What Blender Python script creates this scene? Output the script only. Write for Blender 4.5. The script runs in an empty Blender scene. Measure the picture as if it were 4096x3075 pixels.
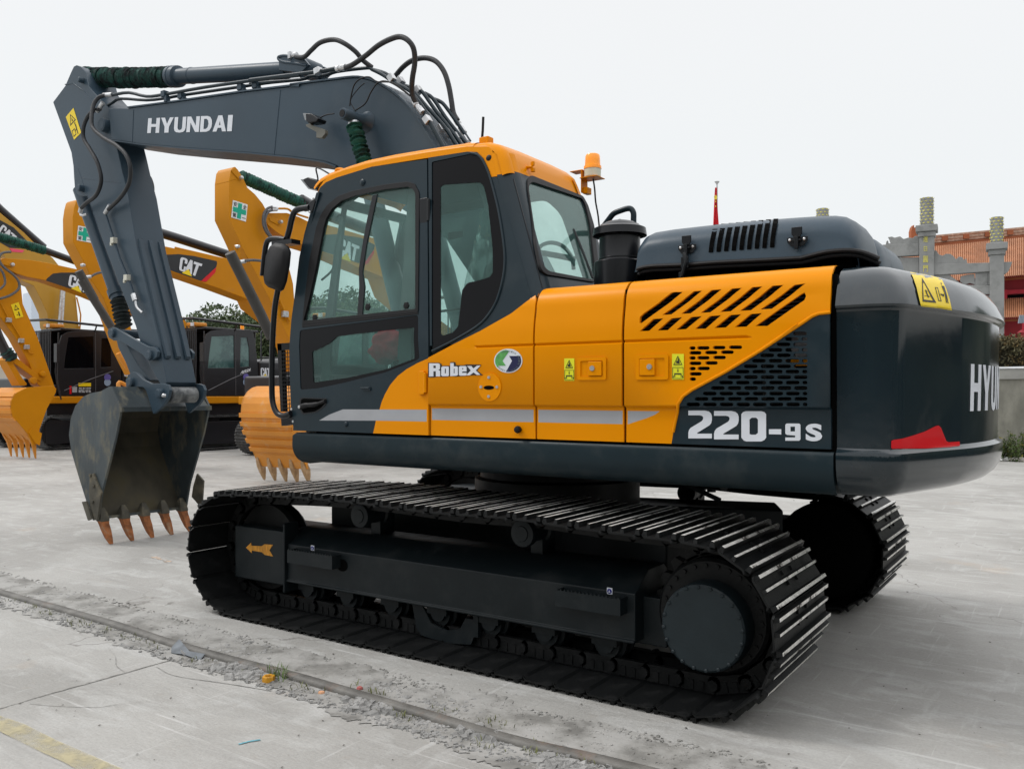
import bpy, bmesh, math, random
from mathutils import Vector, Matrix, noise as mnoise
from mathutils.geometry import delaunay_2d_cdt
random.seed(7)
R=math.radians; PI=math.pi
S=bpy.context.scene; COL=S.collection

# ------------------------------------------------ camera, sky, sun, exposure
FPX=3430.0; HX=2048.0; HY=1572.0; CH=1.53
TH=R(56.07); SN=math.sin(TH); CN=math.cos(TH)
RIGHT=Vector((SN,CN,0)); FWD=Vector((-CN,SN,0)); EYE=Vector((0,0,CH))
cd=bpy.data.cameras.new('camera'); cam=bpy.data.objects.new('camera',cd); COL.objects.link(cam)
cd.sensor_width=36; cd.lens=36*FPX/4096; cd.clip_start=.1; cd.clip_end=3000
cd.shift_y=(HY-1537.5)/4096
cam.matrix_world=Matrix((( RIGHT.x,0,-FWD.x,0),(RIGHT.y,0,-FWD.y,0),(0,1,0,CH),(0,0,0,1)))
S.camera=cam
SUN_EL=R(52)
sdir=Vector((-.62,-.30,0)).normalized()      # towards the sun (plan view)
w=bpy.data.worlds.new("World"); S.world=w; w.use_nodes=True
nt=w.node_tree; nt.nodes.clear(); N=nt.nodes.new; L=nt.links.new
out=N('ShaderNodeOutputWorld'); bg=N('ShaderNodeBackground'); L(bg.outputs[0],out.inputs[0])
sky=N('ShaderNodeTexSky'); sky.sky_type='NISHITA'; sky.sun_disc=False
sky.sun_elevation=SUN_EL; sky.sun_rotation=math.atan2(sdir.x,sdir.y)
hs=N('ShaderNodeHueSaturation'); hs.inputs['Saturation'].default_value=.25; L(sky.outputs[0],hs.inputs['Color'])
tc=N('ShaderNodeTexCoord'); sx=N('ShaderNodeSeparateXYZ'); L(tc.outputs['Generated'],sx.inputs[0])
cr=N('ShaderNodeValToRGB'); L(sx.outputs['Z'],cr.inputs[0])
e=cr.color_ramp.elements; e[0].position=0.0; e[0].color=(8.7,9.05,9.3,1); e[1].position=1; e[1].color=(19,19,19.3,1)
q=e.new(.22); q.color=(9.0,9.3,9.45,1); q=e.new(.42); q.color=(9.2,9.35,9.5,1); q=e.new(.6); q.color=(15,15,15.2,1)
cn=N('ShaderNodeTexNoise'); cn.inputs['Scale'].default_value=1.6; cn.inputs['Detail'].default_value=3; L(tc.outputs['Generated'],cn.inputs['Vector'])
mr=N('ShaderNodeMapRange'); mr.inputs['To Min'].default_value=.97; mr.inputs['To Max'].default_value=1.03; L(cn.outputs[0],mr.inputs[0])
ml=N('ShaderNodeMixRGB'); ml.blend_type='MULTIPLY'; ml.inputs[0].default_value=1; L(cr.outputs[0],ml.inputs[1]); L(mr.outputs[0],ml.inputs[2])
ms=N('ShaderNodeMixRGB'); ms.blend_type='MIX'; ms.inputs[0].default_value=.05; L(ml.outputs[0],ms.inputs[1]); L(hs.outputs[0],ms.inputs[2])
L(ms.outputs[0],bg.inputs[0]); bg.inputs[1].default_value=.1
sl=bpy.data.lights.new('sun','SUN'); sl.energy=1.15; sl.angle=R(11); sl.color=(1,.97,.93)
so=bpy.data.objects.new('sun',sl); COL.objects.link(so)
sv=Vector((sdir.x*math.cos(SUN_EL),sdir.y*math.cos(SUN_EL),math.sin(SUN_EL)))
so.rotation_euler=sv.to_track_quat('Z','Y').to_euler(); so.location=(0,0,30)
vs=S.view_settings; vs.view_transform='Standard'; vs.look='None'; vs.exposure=0; vs.gamma=1
S.cycles.use_denoising=True; S.cycles.max_bounces=8; S.cycles.transparent_max_bounces=24
S.cycles.sample_clamp_indirect=4

# ------------------------------------------------ reading the photograph's geometry
VW=dict(A=(0,100,.5425),B=(1000,100,.5425),C=(0,1000,.5425),D=(1000,800,.5425),E=(2000,500,.5425),F=(2896,600,.5425),
 G=(1100,1300,.5425),H=(2200,1300,.5425),I=(600,1850,.5425),J=(1600,1850,.5425),K=(2500,1850,.66225),L=(2896,1300,.5425),
 M=(0,2175,.5425),N=(1200,2475,.5425),R1=(0,750,.27125),R2=(0,1200,.27125),R3=(700,600,.27125),R4=(600,1000,.27125),
 R5=(700,1400,.3311),R6=(3496,750,.36123),R7=(1050,750,.27125),R8=(1650,850,.3311),Z1=(1150,1600,.27125),Z3=(2700,2000,.31646),
 Z5=(650,2000,.31646),Q=(250,1450,.46662),T1=(1950,550,.27125),T2=(1950,850,.31646),U1=(3300,1000,.36116),U2=(3300,1450,.36116),P=(0,0,1))
def px(v,*pts):
    a,b,s=VW[v]; return [(a+s*x,b+s*y) for x,y in pts]
def ray(p):
    return FWD+RIGHT*((p[0]-HX)/FPX)+Vector((0,0,(HY-p[1])/FPX))
def onY(p,y): d=ray(p); return EYE+d*(y/d.y)
def onX(p,x): d=ray(p); return EYE+d*(x/d.x)
def onZ(p,z=0.): d=ray(p); return EYE+d*((z-CH)/d.z)
def onP(p,q,n): d=ray(p); return EYE+d*((q-EYE).dot(n)/d.dot(n))
def onS(p,f):                      # surface y=f(z)
    y=f(2.)
    for _ in range(12): v=onY(p,y); y=f(v.z)
    return v
def flat(l):
    r=[]
    for i in l: r+=i
    return r

# ------------------------------------------------ materials
MT={}
def mat(name,rgb,rough=.5,metal=0,coat=0,var=.12,scale=3,bump=0,bscale=60,dirt=None,dscale=2,dlo=.55,dhi=.75,trans=0,emit=0,stretch=None,detail=5,spec=.4):
    if name in MT: return MT[name]
    m=bpy.data.materials.new(name); m.use_nodes=True; t=m.node_tree; n=t.nodes; l=t.links
    b=n['Principled BSDF']; b.inputs['Roughness'].default_value=rough; b.inputs['Metallic'].default_value=metal
    b.inputs['Specular IOR Level'].default_value=spec
    if coat: b.inputs['Coat Weight'].default_value=coat; b.inputs['Coat Roughness'].default_value=.06
    c=n.new('ShaderNodeTexCoord'); mp=n.new('ShaderNodeMapping'); l.new(c.outputs['Object'],mp.inputs[0])
    if stretch: mp.inputs['Scale'].default_value=stretch
    a=n.new('ShaderNodeTexNoise'); a.inputs['Scale'].default_value=scale; a.inputs['Detail'].default_value=detail; l.new(mp.outputs[0],a.inputs['Vector'])
    r=n.new('ShaderNodeValToRGB'); l.new(a.outputs[0],r.inputs[0])
    k=[max(0,1-var),1+var]
    r.color_ramp.elements[0].position=.3; r.color_ramp.elements[1].position=.7
    r.color_ramp.elements[0].color=tuple(min(1,x*k[0]) for x in rgb)+(1,); r.color_ramp.elements[1].color=tuple(min(1,x*k[1]) for x in rgb)+(1,)
    last=r.outputs[0]
    if dirt:
        d=n.new('ShaderNodeTexNoise'); d.inputs['Scale'].default_value=dscale; d.inputs['Detail'].default_value=8; d.inputs['Roughness'].default_value=.65; l.new(mp.outputs[0],d.inputs['Vector'])
        q=n.new('ShaderNodeMapRange'); q.inputs['From Min'].default_value=dlo; q.inputs['From Max'].default_value=dhi; l.new(d.outputs[0],q.inputs[0])
        x=n.new('ShaderNodeMixRGB'); l.new(q.outputs[0],x.inputs[0]); l.new(last,x.inputs[1]); x.inputs[2].default_value=tuple(dirt)+(1,); last=x.outputs[0]
        y=n.new('ShaderNodeMapRange'); y.inputs['To Min'].default_value=rough; y.inputs['To Max'].default_value=min(1,rough+.35); l.new(q.outputs[0],y.inputs[0]); l.new(y.outputs[0],b.inputs['Roughness'])
    l.new(last,b.inputs['Base Color'])
    if bump:
        e=n.new('ShaderNodeTexNoise'); e.inputs['Scale'].default_value=bscale; e.inputs['Detail'].default_value=3; l.new(mp.outputs[0],e.inputs['Vector'])
        u=n.new('ShaderNodeBump'); u.inputs['Strength'].default_value=bump; u.inputs['Distance'].default_value=.01; l.new(e.outputs[0],u.inputs['Height']); l.new(u.outputs[0],b.inputs['Normal'])
    if emit: b.inputs['Emission Color'].default_value=tuple(rgb)+(1,); b.inputs['Emission Strength'].default_value=emit
    MT[name]=m; return m
def glass(name,tint,gl=.10,haze=0.):
    m=bpy.data.materials.new(name); m.use_nodes=True; t=m.node_tree; n=t.nodes; l=t.links; n.clear()
    o=n.new('ShaderNodeOutputMaterial'); tr=n.new('ShaderNodeBsdfTransparent'); tr.inputs[0].default_value=tuple(tint)+(1,)
    g=n.new('ShaderNodeBsdfGlossy'); g.inputs['Roughness'].default_value=.03; g.inputs[0].default_value=(.9,1,.98,1)
    df=n.new('ShaderNodeBsdfDiffuse'); df.inputs[0].default_value=(.28,.52,.48,1)  # teal diffuse share stands in for reflection and haze on the glass
    tx=n.new('ShaderNodeTexCoord'); no=n.new('ShaderNodeTexNoise'); no.inputs['Scale'].default_value=3; no.inputs['Detail'].default_value=6; l.new(tx.outputs['Object'],no.inputs[0])
    mm=n.new('ShaderNodeMapRange'); mm.inputs['From Min'].default_value=.3; mm.inputs['From Max'].default_value=.8; mm.inputs['To Min'].default_value=haze*.4; mm.inputs['To Max'].default_value=haze*1.6; l.new(no.outputs[0],mm.inputs[0])
    m1=n.new('ShaderNodeMixShader'); l.new(mm.outputs[0],m1.inputs[0]); l.new(tr.outputs[0],m1.inputs[1]); l.new(df.outputs[0],m1.inputs[2])
    fr=n.new('ShaderNodeLayerWeight'); fr.inputs[0].default_value=.5; pw=n.new('ShaderNodeMath'); pw.operation='POWER'; pw.inputs[1].default_value=4; l.new(fr.outputs[1],pw.inputs[0])
    ad=n.new('ShaderNodeMath'); ad.operation='MULTIPLY_ADD'; ad.inputs[1].default_value=.5; ad.inputs[2].default_value=gl; l.new(pw.outputs[0],ad.inputs[0]); ad.use_clamp=True
    m2=n.new('ShaderNodeMixShader'); l.new(ad.outputs[0],m2.inputs[0]); l.new(m1.outputs[0],m2.inputs[1]); l.new(g.outputs[0],m2.inputs[2]); l.new(m2.outputs[0],o.inputs[0])
    MT[name]=m; return m
ORG=mat('orange_paint',(.755,.262,.0),.30,coat=0,spec=.10,var=.035,scale=1.2,bump=.03,bscale=25,dirt=(.62,.24,.01),dscale=3,dlo=.62,dhi=.9)
DRK=mat('dark_blue_grey_paint',(.012,.024,.032),.30,coat=.0,spec=.25,var=.10,scale=2,bump=.04,bscale=40,dirt=(.03,.042,.048),dscale=3.5,dlo=.55,dhi=.95)
DRS=mat('skirt_paint',(.010,.021,.027),.38,coat=0,spec=.2,var=.12,scale=2,bump=.06,bscale=50,dirt=(.05,.056,.056),dscale=4,dlo=.5,dhi=.95)
BOOM=mat('boom_paint',(.033,.056,.078),.38,coat=.0,spec=.3,var=.10,scale=1.6,bump=.05,bscale=40,dirt=(.06,.082,.10),dscale=3,dlo=.55,dhi=.95)
TRKM=mat('track_black',(.0045,.0052,.0055),.5,coat=0,spec=.25,var=.25,scale=6,bump=.15,bscale=70,dirt=(.02,.02,.02),dscale=7,dlo=.5,dhi=.85)
WORN_GLINT=mat('worn_glint_steel',(.78,.77,.73),.34,metal=.45,var=.25,scale=25,bump=.15,bscale=120,dirt=(.05,.045,.04),dscale=8,dlo=.56,dhi=.62)  # worn grouser tips, diffuse colour lightened to stand in for sky glints
UND=mat('undercarriage_paint',(.005,.009,.011),.5,coat=0,spec=.3,var=.15,scale=5,bump=.08,bscale=50,dirt=(.03,.032,.032),dscale=5,dlo=.5,dhi=.9)
BLK=mat('black_rubber',(.007,.007,.008),.5,var=.2,bump=.1,spec=.25)
BLKG=mat('black_gloss_plastic',(.006,.007,.009),.28,var=.1,spec=.35)
HOSE=mat('hose_rubber',(.022,.024,.027),.55,var=.2,bump=.25,bscale=45,scale=15)
STL=mat('zinc_steel',(.55,.56,.57),.32,metal=.8,var=.2,scale=20,dirt=(.25,.24,.22),dscale=15)
GRN=mat('green_fabric_boot',(.010,.085,.062),.72,var=.35,scale=12,bump=.5,bscale=60,dirt=(.012,.02,.02),dscale=10,dlo=.48,dhi=.66)
GRND=mat('dark_green_fabric_boot',(.006,.048,.038),.72,var=.45,scale=14,bump=.7,bscale=40,dirt=(.01,.013,.014),dscale=10,dlo=.42,dhi=.58)
WHT=mat('white_lettering',(.66,.69,.74),.45,var=.04,scale=8,dirt=(.45,.46,.48),dscale=9,dlo=.6,dhi=.9)
STRP=mat('grey_stripe_film',(.34,.35,.37),.45,var=.05,scale=6)
YEL=mat('yellow_sticker',(.82,.60,.01),.4,var=.05)
YGR=mat('green_yellow_sticker',(.72,.72,.02),.4,var=.05)
INK=mat('black_ink',(.015,.015,.015),.5,var=.1)
RED=mat('red_film',(.58,.002,.008),.35,var=.06)
DARKIN=mat('dark_interior',(.002,.002,.002),.9,var=.3,spec=.05)  # near-black, stands in for shade inside openings, gaps and the body
INT=mat('cab_interior_grey',(.030,.034,.036),.7,var=.2,scale=5)
FIN=mat('radiator_fins',(.02,.019,.018),.6,var=.4,scale=40)
GALV=mat('pale_core_panel',(.28,.27,.28),.5,var=.1,scale=20)
RUST=mat('rusty_tooth',(.25,.085,.025),.75,var=.45,scale=14,bump=.5,bscale=60,dirt=(.28,.22,.15),dscale=11,dlo=.55,dhi=.75)
BUCK=mat('bucket_dark_steel',(.045,.058,.064),.5,var=.3,scale=4,bump=.2,bscale=30,dirt=(.15,.14,.105),dscale=6,dlo=.5,dhi=.66,stretch=(1,1,.45))
BUCI=mat('bucket_inside',(.075,.066,.046),.75,var=.4,scale=4,bump=.2,bscale=30,dirt=(.10,.085,.05),dscale=4,dlo=.5,dhi=.7,stretch=(1,1,.5))
CORG=mat('amber_paint',(.55,.215,.003),.42,coat=.0,spec=.18,var=.07,scale=1.5,bump=.04,bscale=30,dirt=(.45,.2,.05),dscale=3,dlo=.6,dhi=.9)
CYEL=mat('deep_yellow_paint',(.46,.25,.02),.42,coat=.1,var=.07,scale=1.5)
CBK=mat('bucket_orange_paint',(.64,.25,.03),.45,coat=0,spec=.3,var=.08,scale=2,bump=.1,bscale=20,dirt=(.6,.38,.2),dscale=4,dlo=.56,dhi=.8)
CBLK=mat('machine_black_paint',(.012,.012,.015),.35,coat=.25,var=.2,scale=3)
TMET=mat('tooth_worn_metal',(.42,.26,.13),.5,metal=.1,var=.35,scale=12,dirt=(.35,.32,.28),dscale=12)
GLS=glass("tinted_green_glass",(.86,.935,.915),.025,.09)
GLL=glass("lower_tinted_glass",(.72,.85,.82),.02,.05)
GLQ=glass("smoked_glass",(.74,.84,.82),.02,.07)
FRIT=mat('black_glass_frit',(.003,.003,.004),.08,var=.1,spec=.16)
AMB=mat('amber_lens',(.95,.30,.005),.18,coat=.5,var=.12,scale=30,emit=.25)
IVO=mat('ivory_plastic',(.62,.62,.50),.45,var=.05)

# ------------------------------------------------ mesh helpers
WM={}
def tag(o,label=None,cat=None,group=None,kind=None):
    if label: o['label']=label
    if cat: o['category']=cat
    if group: o['group']=group
    if kind: o['kind']=kind
    return o
def empty(name,loc,label,cat,group=None,rz=0):
    o=bpy.data.objects.new(name,None); COL.objects.link(o); o.location=loc; o.rotation_euler=(0,0,rz); o.empty_display_size=.3
    WM[o.name]=Matrix.Translation(Vector(loc))@Matrix.Rotation(rz,4,'Z'); return tag(o,label,cat,group)
class MB:
    def __init__(s): s.v=[]; s.f=[]; s.m=[]
    def add(s,vs,fs,mi=0,M=None):
        k=len(s.v)
        s.v+=[tuple(M@Vector(p)) if M else tuple(p) for p in vs]; s.f+=[tuple(k+i for i in f) for f in fs]
        s.m+=[mi]*len(fs) if isinstance(mi,int) else list(mi); return s
    def box(s,a,b,mi=0,M=None):
        x0,y0,z0=a; x1,y1,z1=b
        return s.add([(x0,y0,z0),(x1,y0,z0),(x1,y1,z0),(x0,y1,z0),(x0,y0,z1),(x1,y0,z1),(x1,y1,z1),(x0,y1,z1)],
          [(0,3,2,1),(4,5,6,7),(0,1,5,4),(1,2,6,5),(2,3,7,6),(3,0,4,7)],mi,M)
    def prism(s,pts,off,mi=0):          # 3D outline, extruded by a vector
        n=len(pts); off=Vector(off); a=[Vector(p) for p in pts]; b=[p+off for p in a]
        return s.add(a+b,[tuple(range(n)),tuple(range(2*n-1,n-1,-1))]+[(i,i+n,(i+1)%n+n,(i+1)%n) for i in range(n)],mi)
    def tube(s,path,r,n=8,mi=0,cap=True,up=None):
        path=[Vector(p) for p in path]; k=len(s.v); m=len(path); rs=r if isinstance(r,(list,tuple)) else [r]*m
        t0=(path[1]-path[0]).normalized(); u=up or (Vector((0,0,1)) if abs(t0.z)<.9 else Vector((0,1,0)))
        u=(u-t0*u.dot(t0)).normalized()
        for i,p in enumerate(path):
            t=(path[min(i+1,m-1)]-path[max(i-1,0)]).normalized(); u=(u-t*u.dot(t)).normalized(); w=t.cross(u)
            for j in range(n):
                a=2*PI*j/n; s.v.append(tuple(p+(u*math.cos(a)+w*math.sin(a))*rs[i]))
        for i in range(m-1):
            for j in range(n):
                s.f.append((k+i*n+j,k+i*n+(j+1)%n,k+(i+1)*n+(j+1)%n,k+(i+1)*n+j)); s.m.append(mi)
        if cap:
            s.f.append(tuple(k+j for j in range(n-1,-1,-1))); s.f.append(tuple(k+(m-1)*n+j for j in range(n))); s.m+=[mi,mi]
        return s
    def cyl(s,a,b,r,n=20,mi=0): return s.tube([a,b],r,n,mi)
    def lathe(s,prof,c,n=24,mi=0,axis='Z'):   # prof (r,h)
        c=Vector(c); pts=[]
        for r,h in prof:
            for j in range(n):
                a=2*PI*j/n; x,y=r*math.cos(a),r*math.sin(a)
                pts.append(c+(Vector((x,y,h)) if axis=='Z' else Vector((x,h,y)) if axis=='Y' else Vector((h,x,y))))
        f=[(i*n+j,i*n+(j+1)%n,(i+1)*n+(j+1)%n,(i+1)*n+j) for i in range(len(prof)-1) for j in range(n)]
        f+=[tuple(range(n-1,-1,-1)),tuple((len(prof)-1)*n+j for j in range(n))]
        return s.add(pts,f,mi)
    def grid(s,rows,mi=0,close=False):
        k=len(s.v); n=len(rows[0])
        for r in rows: s.v+=[tuple(p) for p in r]
        for i in range(len(rows)-1):
            for j in range(n if close else n-1):
                s.f.append((k+i*n+j,k+i*n+(j+1)%n,k+(i+1)*n+(j+1)%n,k+(i+1)*n+j)); s.m.append(mi)
        return s
    def build(s,name,mats,parent=None,world=True,bevel=0,smooth=35,seg=2):
        me=bpy.data.meshes.new(name); me.from_pydata(s.v,[],s.f)
        mats=mats if isinstance(mats,(list,tuple)) else [mats]
        for m in mats: me.materials.append(m)
        if len(mats)>1:
            for p,i in zip(me.polygons,s.m): p.material_index=i
        me.update()
        bm=bmesh.new(); bm.from_mesh(me); bmesh.ops.recalc_face_normals(bm,faces=bm.faces); bm.to_mesh(me); bm.free()
        if smooth:
            me.polygons.foreach_set('use_smooth',[True]*len(me.polygons)); me.set_sharp_from_angle(angle=R(smooth))
        return link(name,me,parent,world,bevel,seg)
def link(name,me,parent=None,world=True,bevel=0,seg=2):
    o=bpy.data.objects.new(name,me); COL.objects.link(o)
    M=Matrix.Identity(4)
    if parent:
        o.parent=parent
        if world: o.matrix_parent_inverse=WM[parent.name].inverted()
        else: M=WM[parent.name]
    WM[o.name]=M.copy()
    if bevel:
        b=o.modifiers.new('bevel','BEVEL'); b.width=bevel; b.segments=seg; b.limit_method='ANGLE'; b.angle_limit=R(40); b.harden_normals=True
    return o
def smooth(pts,n=6,closed=False):
    P=[Vector(p) for p in pts]; m=len(P); out=[]
    rng=m if closed else m-1
    for i in range(rng):
        a=P[(i-1)%m] if closed or i>0 else P[0]*2-P[1]
        b=P[i]; c=P[(i+1)%m]; d=P[(i+2)%m] if closed or i<m-2 else P[-1]*2-P[-2]
        for k in range(n):
            t=k/n; out.append(.5*((2*b)+(c-a)*t+(2*a-5*b+4*c-d)*t*t+(3*b-a-3*c+d)*t**3))
    if not closed: out.append(P[-1])
    return out
def rnd(pts,rad,n=4):                   # round the corners of a 2D polygon
    P=[Vector(p) for p in pts]; out=[]; m=len(P)
    for i in range(m):
        a=P[i-1]; b=P[i]; c=P[(i+1)%m]; r=rad[i] if isinstance(rad,(list,tuple)) else rad
        if r<=0: out.append(b); continue
        u=(a-b); v=(c-b); r1=min(r,u.length*.48,v.length*.48); u=b+u.normalized()*r1; v=b+v.normalized()*r1
        for k in range(n+1):
            t=k/n; out.append(u*(1-t)**2+b*2*t*(1-t)+v*t*t)
    return out
def inside(p,poly):
    x,y=p; c=False; n=len(poly); j=n-1
    for i in range(n):
        xi,yi=poly[i][0],poly[i][1]; xj,yj=poly[j][0],poly[j][1]
        if (yi>y)!=(yj>y) and x<(xj-xi)*(y-yi)/(yj-yi)+xi: c=not c
        j=i
    return c
def plate(mb,outline,holes,fn,thick,regions=(),cuts=(),backmi=None,vcuts=()):
    """2D outline with holes -> sheet fn(u,v) with thickness vector; regions [(poly,mi)], cuts = v levels"""
    V=[];E=[]
    def loop(p,closed=True):
        k=len(V); V.extend(Vector((q[0],q[1])) for q in p); n=len(p)
        for i in range(n if closed else n-1): E.append((k+i,k+(i+1)%n))
    loop(outline)
    for h in holes: loop(h)
    for r,_ in regions: loop(r)
    xs=[p[0] for p in outline]; lo,hi=min(xs)-.01,max(xs)+.01; ys=[p[1] for p in outline]
    for c in cuts:
        if min(ys)<c<max(ys): loop([(lo,c),(hi,c)],False)
    for c in vcuts:
        if lo<c<hi: loop([(c,min(ys)-.01),(c,max(ys)+.01)],False)
    vs,es,fs,_,_,_=delaunay_2d_cdt(V,E,[],0,1e-6)
    keep=[];mi=[]
    for f in fs:
        c=sum((vs[i] for i in f),Vector((0,0)))/len(f)
        if not inside(c,outline) or any(inside(c,h) for h in holes): continue
        m=0
        for r,k in regions:
            if inside(c,r): m=k
        keep.append(tuple(f)); mi.append(m)
    fr=[Vector(fn(p.x,p.y)) for p in vs]; th=Vector(thick); bk=[p+th for p in fr]; n=len(fr)
    cnt={}
    for f,m in zip(keep,mi):
        for a,b in zip(f,f[1:]+f[:1]): 
            e=(min(a,b),max(a,b)); cnt.setdefault(e,[]).append((a,b,m))
    rim=[(a,a+n,b+n,b) for e,l in cnt.items() if len(l)==1 for a,b,_ in l]; rm=[l[0][2] for l in cnt.values() if len(l)==1]
    mb.add(fr+bk,keep+[tuple(i+n for i in reversed(f)) for f in keep]+rim,mi+(mi if backmi is None else [backmi]*len(mi))+rm)
    return mb
def quadmap(q):                         # unit square -> quad of px corners (bl,br,tr,tl)
    bl,br,tr,tl=[Vector(p) for p in q]
    return lambda u,v: (bl*(1-u)+br*u)*(1-v)+(tl*(1-u)+tr*u)*v
def decal(name,polys,q,surf,material,parent,off,holes=(),th=.0012,mb=None,mi=0):
    """flat shapes in a unit box mapped on px quad q, projected by surf(px)->point, off = outward vector"""
    f=quadmap(q); b=mb or MB(); off=Vector(off)
    for P in polys:
        hs=[h for h in holes if inside(h[0],P)]
        plate(b,P,hs,lambda u,v: surf(tuple(f(u,v)))+off,-off.normalized()*th)
        b.m[len(b.m)-0:]=[]
    if mb: return b
    return b.build(name,material,parent,smooth=0)
def txt(s,bold=.0,shear=0):
    c=bpy.data.curves.new('t','FONT'); c.body=s; c.size=1; c.offset=bold; c.shear=shear; c.resolution_u=4
    o=bpy.data.objects.new('t',c); COL.objects.link(o)
    bpy.context.view_layer.update(); me=bpy.data.meshes.new_from_object(o.evaluated_get(bpy.context.evaluated_depsgraph_get()))
    vs=[v.co.copy() for v in me.vertices]; fs=[tuple(p.vertices) for p in me.polygons]
    bpy.data.objects.remove(o); bpy.data.curves.remove(c); bpy.data.meshes.remove(me)
    x0=min(v.x for v in vs);x1=max(v.x for v in vs);y0=min(v.y for v in vs);y1=max(v.y for v in vs)
    return [((v.x-x0)/(x1-x0),(v.y-y0)/(y1-y0)) for v in vs],fs
def letters(name,s,q,surf,material,parent,off,bold=.0,shear=0,mb=None,mi=0):
    vs,fs=txt(s,bold,shear); f=quadmap(q); b=mb or MB()
    b.add([surf(tuple(f(u,v)))+Vector(off) for u,v in vs],fs,mi)
    return b if mb else b.build(name,material,parent,smooth=0)
def rect(x0,y0,x1,y1): return [(x0,y0),(x1,y0),(x1,y1),(x0,y1)]
def bellows(mb,a,b,r,rings,depth=.12,n=18,seed=1,mi=0,sag=0,jit=.03):
    a=Vector(a);b=Vector(b); rr=random.Random(seed); path=[];rs=[]
    for i in range(rings):
        j=Vector((rr.uniform(-1,1),rr.uniform(-1,1),rr.uniform(-1,1)))*r*jit; k=1+rr.uniform(-.04,.04); w_=rr.uniform(-.08,.08)
        for u,q in ((0,1-depth),(.22,1-depth*.8),(.42+w_,.97),(.5+w_,1.02),(.58+w_,.97),(.8,1-depth*.8)):
            t=(i+u)/rings; path.append(a.lerp(b,t)+Vector((0,0,-sag*math.sin(PI*t)))+j); rs.append(r*q*k)
    path.append(b); rs.append(r*(1-depth))
    return mb.tube(path,rs,n,mi)
# ================================================= MAIN EXCAVATOR
CX,CY=-3.226,5.385
EX=empty('crawler_excavator',(CX,CY,0),'large orange and dark blue grey crawler excavator filling the middle of the yard','excavator')
Y0=4.015; NY=(0,-1,0)
YT=3.76; TW=.86
# ---- crawler tracks
def catmull(xs,zs,x):
    for i in range(len(xs)-1):
        if xs[i]>=x>=xs[i+1]:
            t=(xs[i]-x)/(xs[i]-xs[i+1]); t=t*t*(3-2*t)*.4+t*.6; return zs[i]+(zs[i+1]-zs[i])*t
    return zs[-1]
SPX,SPZ,IDX,IDZ,TR=-1.54,.432,-4.90,.432,.400
def trackpath():
    p=[]
    for i in range(41): x=IDX+(SPX-IDX)*i/40; p.append((x,SPZ-TR))          # bottom, rearwards
    for i in range(1,33): a=-PI/2+PI*i/32; p.append((SPX+TR*math.cos(a),SPZ+TR*math.sin(a)))
    xs=[SPX,-2.05,-2.55,-3.1,-3.7,-4.2,IDX]; zs=[SPZ+TR,.842,.862,.850,.866,.862,IDZ+TR]
    for i in range(1,41): x=SPX+(IDX-SPX)*i/40; p.append((x,catmull(xs,zs,x)))
    for i in range(1,32): a=PI/2+PI*i/32; p.append((IDX+TR*math.cos(a),IDZ+TR*math.sin(a)))
    return p
TP=trackpath()
def resample(p,n,off=0):
    L=[0]; q=p+[p[0]]
    for a,b in zip(q,q[1:]): L.append(L[-1]+math.hypot(b[0]-a[0],b[1]-a[1]))
    T=L[-1]; out=[]; 
    def at(s):
        s%=T; i=0
        while L[i+1]<s: i+=1
        t=(s-L[i])/(L[i+1]-L[i]); return Vector((q[i][0]+(q[i+1][0]-q[i][0])*t,q[i][1]+(q[i+1][1]-q[i][1])*t))
    d=T/n
    for k in range(n): a=at((k+off)*d-d/2); b=at((k+off)*d+d/2); out.append(((a+b)/2,(b-a).normalized(),(b-a).length))
    return out
def shoe_mesh(wd=TW,pt=.192,nm='track_shoe',gh=.028):
    mb=MB(); h=pt/2; y0,y1=-wd/2,wd/2; c=.025
    # plate (outer side = +z local) with chamfered corners and overlapping lip
    prof=[(-h+.004,-.012),(-h+.020,.0),(h-.014,0),(h-.004,.006),(h-.004,.016),(h-.016,.010),(-h+.016,.010),(-h+.004,-.002)]
    rows=[[(x,y,z) for x,z in prof] for y in (y0,y0+c,y1-c,y1)]
    rows[0]=[(x*.80,y,z) for x,y,z in rows[0]]; rows[3]=[(x*.80,y,z) for x,y,z in rows[3]]
    mb.grid(rows,0,True); k=len(mb.v); 
    mb.f.append(tuple(range(k-8,k))); mb.m.append(0); mb.f.append(tuple(range(k-25,k-33,-1))); mb.m.append(0)
    for gx,wt,g in ((-h+.014,.008,gh),(.0,.006,gh*.86),(h-.03,.008,gh)):
        a,b=y0+.006,y1-.006
        v=[(gx-wt-.006,a,.009),(gx+wt+.006,a,.009),(gx+wt+.006,b,.009),(gx-wt-.006,b,.009),(gx-wt,a+.004,.009+g),(gx+wt,a+.004,.009+g),(gx+wt,b-.004,.009+g),(gx-wt,b-.004,.009+g)]
        mb.add(v,[(0,1,5,4),(1,2,6,5),(2,3,7,6),(3,0,4,7),(4,5,6,7)],[0,0,0,0,1])
    for s in (-1,1):                                     # bolt heads and link seats
        mb.box((-.03,s*.07-.012,.009),(-.008,s*.07+.012,.022)); mb.box((.022,s*.07-.012,.009),(.044,s*.07+.012,.022))
    me=mb.build(nm,[TRKM,WORN_GLINT],None,smooth=0); m=me.data; bpy.data.objects.remove(me); return m
SHOE=shoe_mesh()
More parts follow.
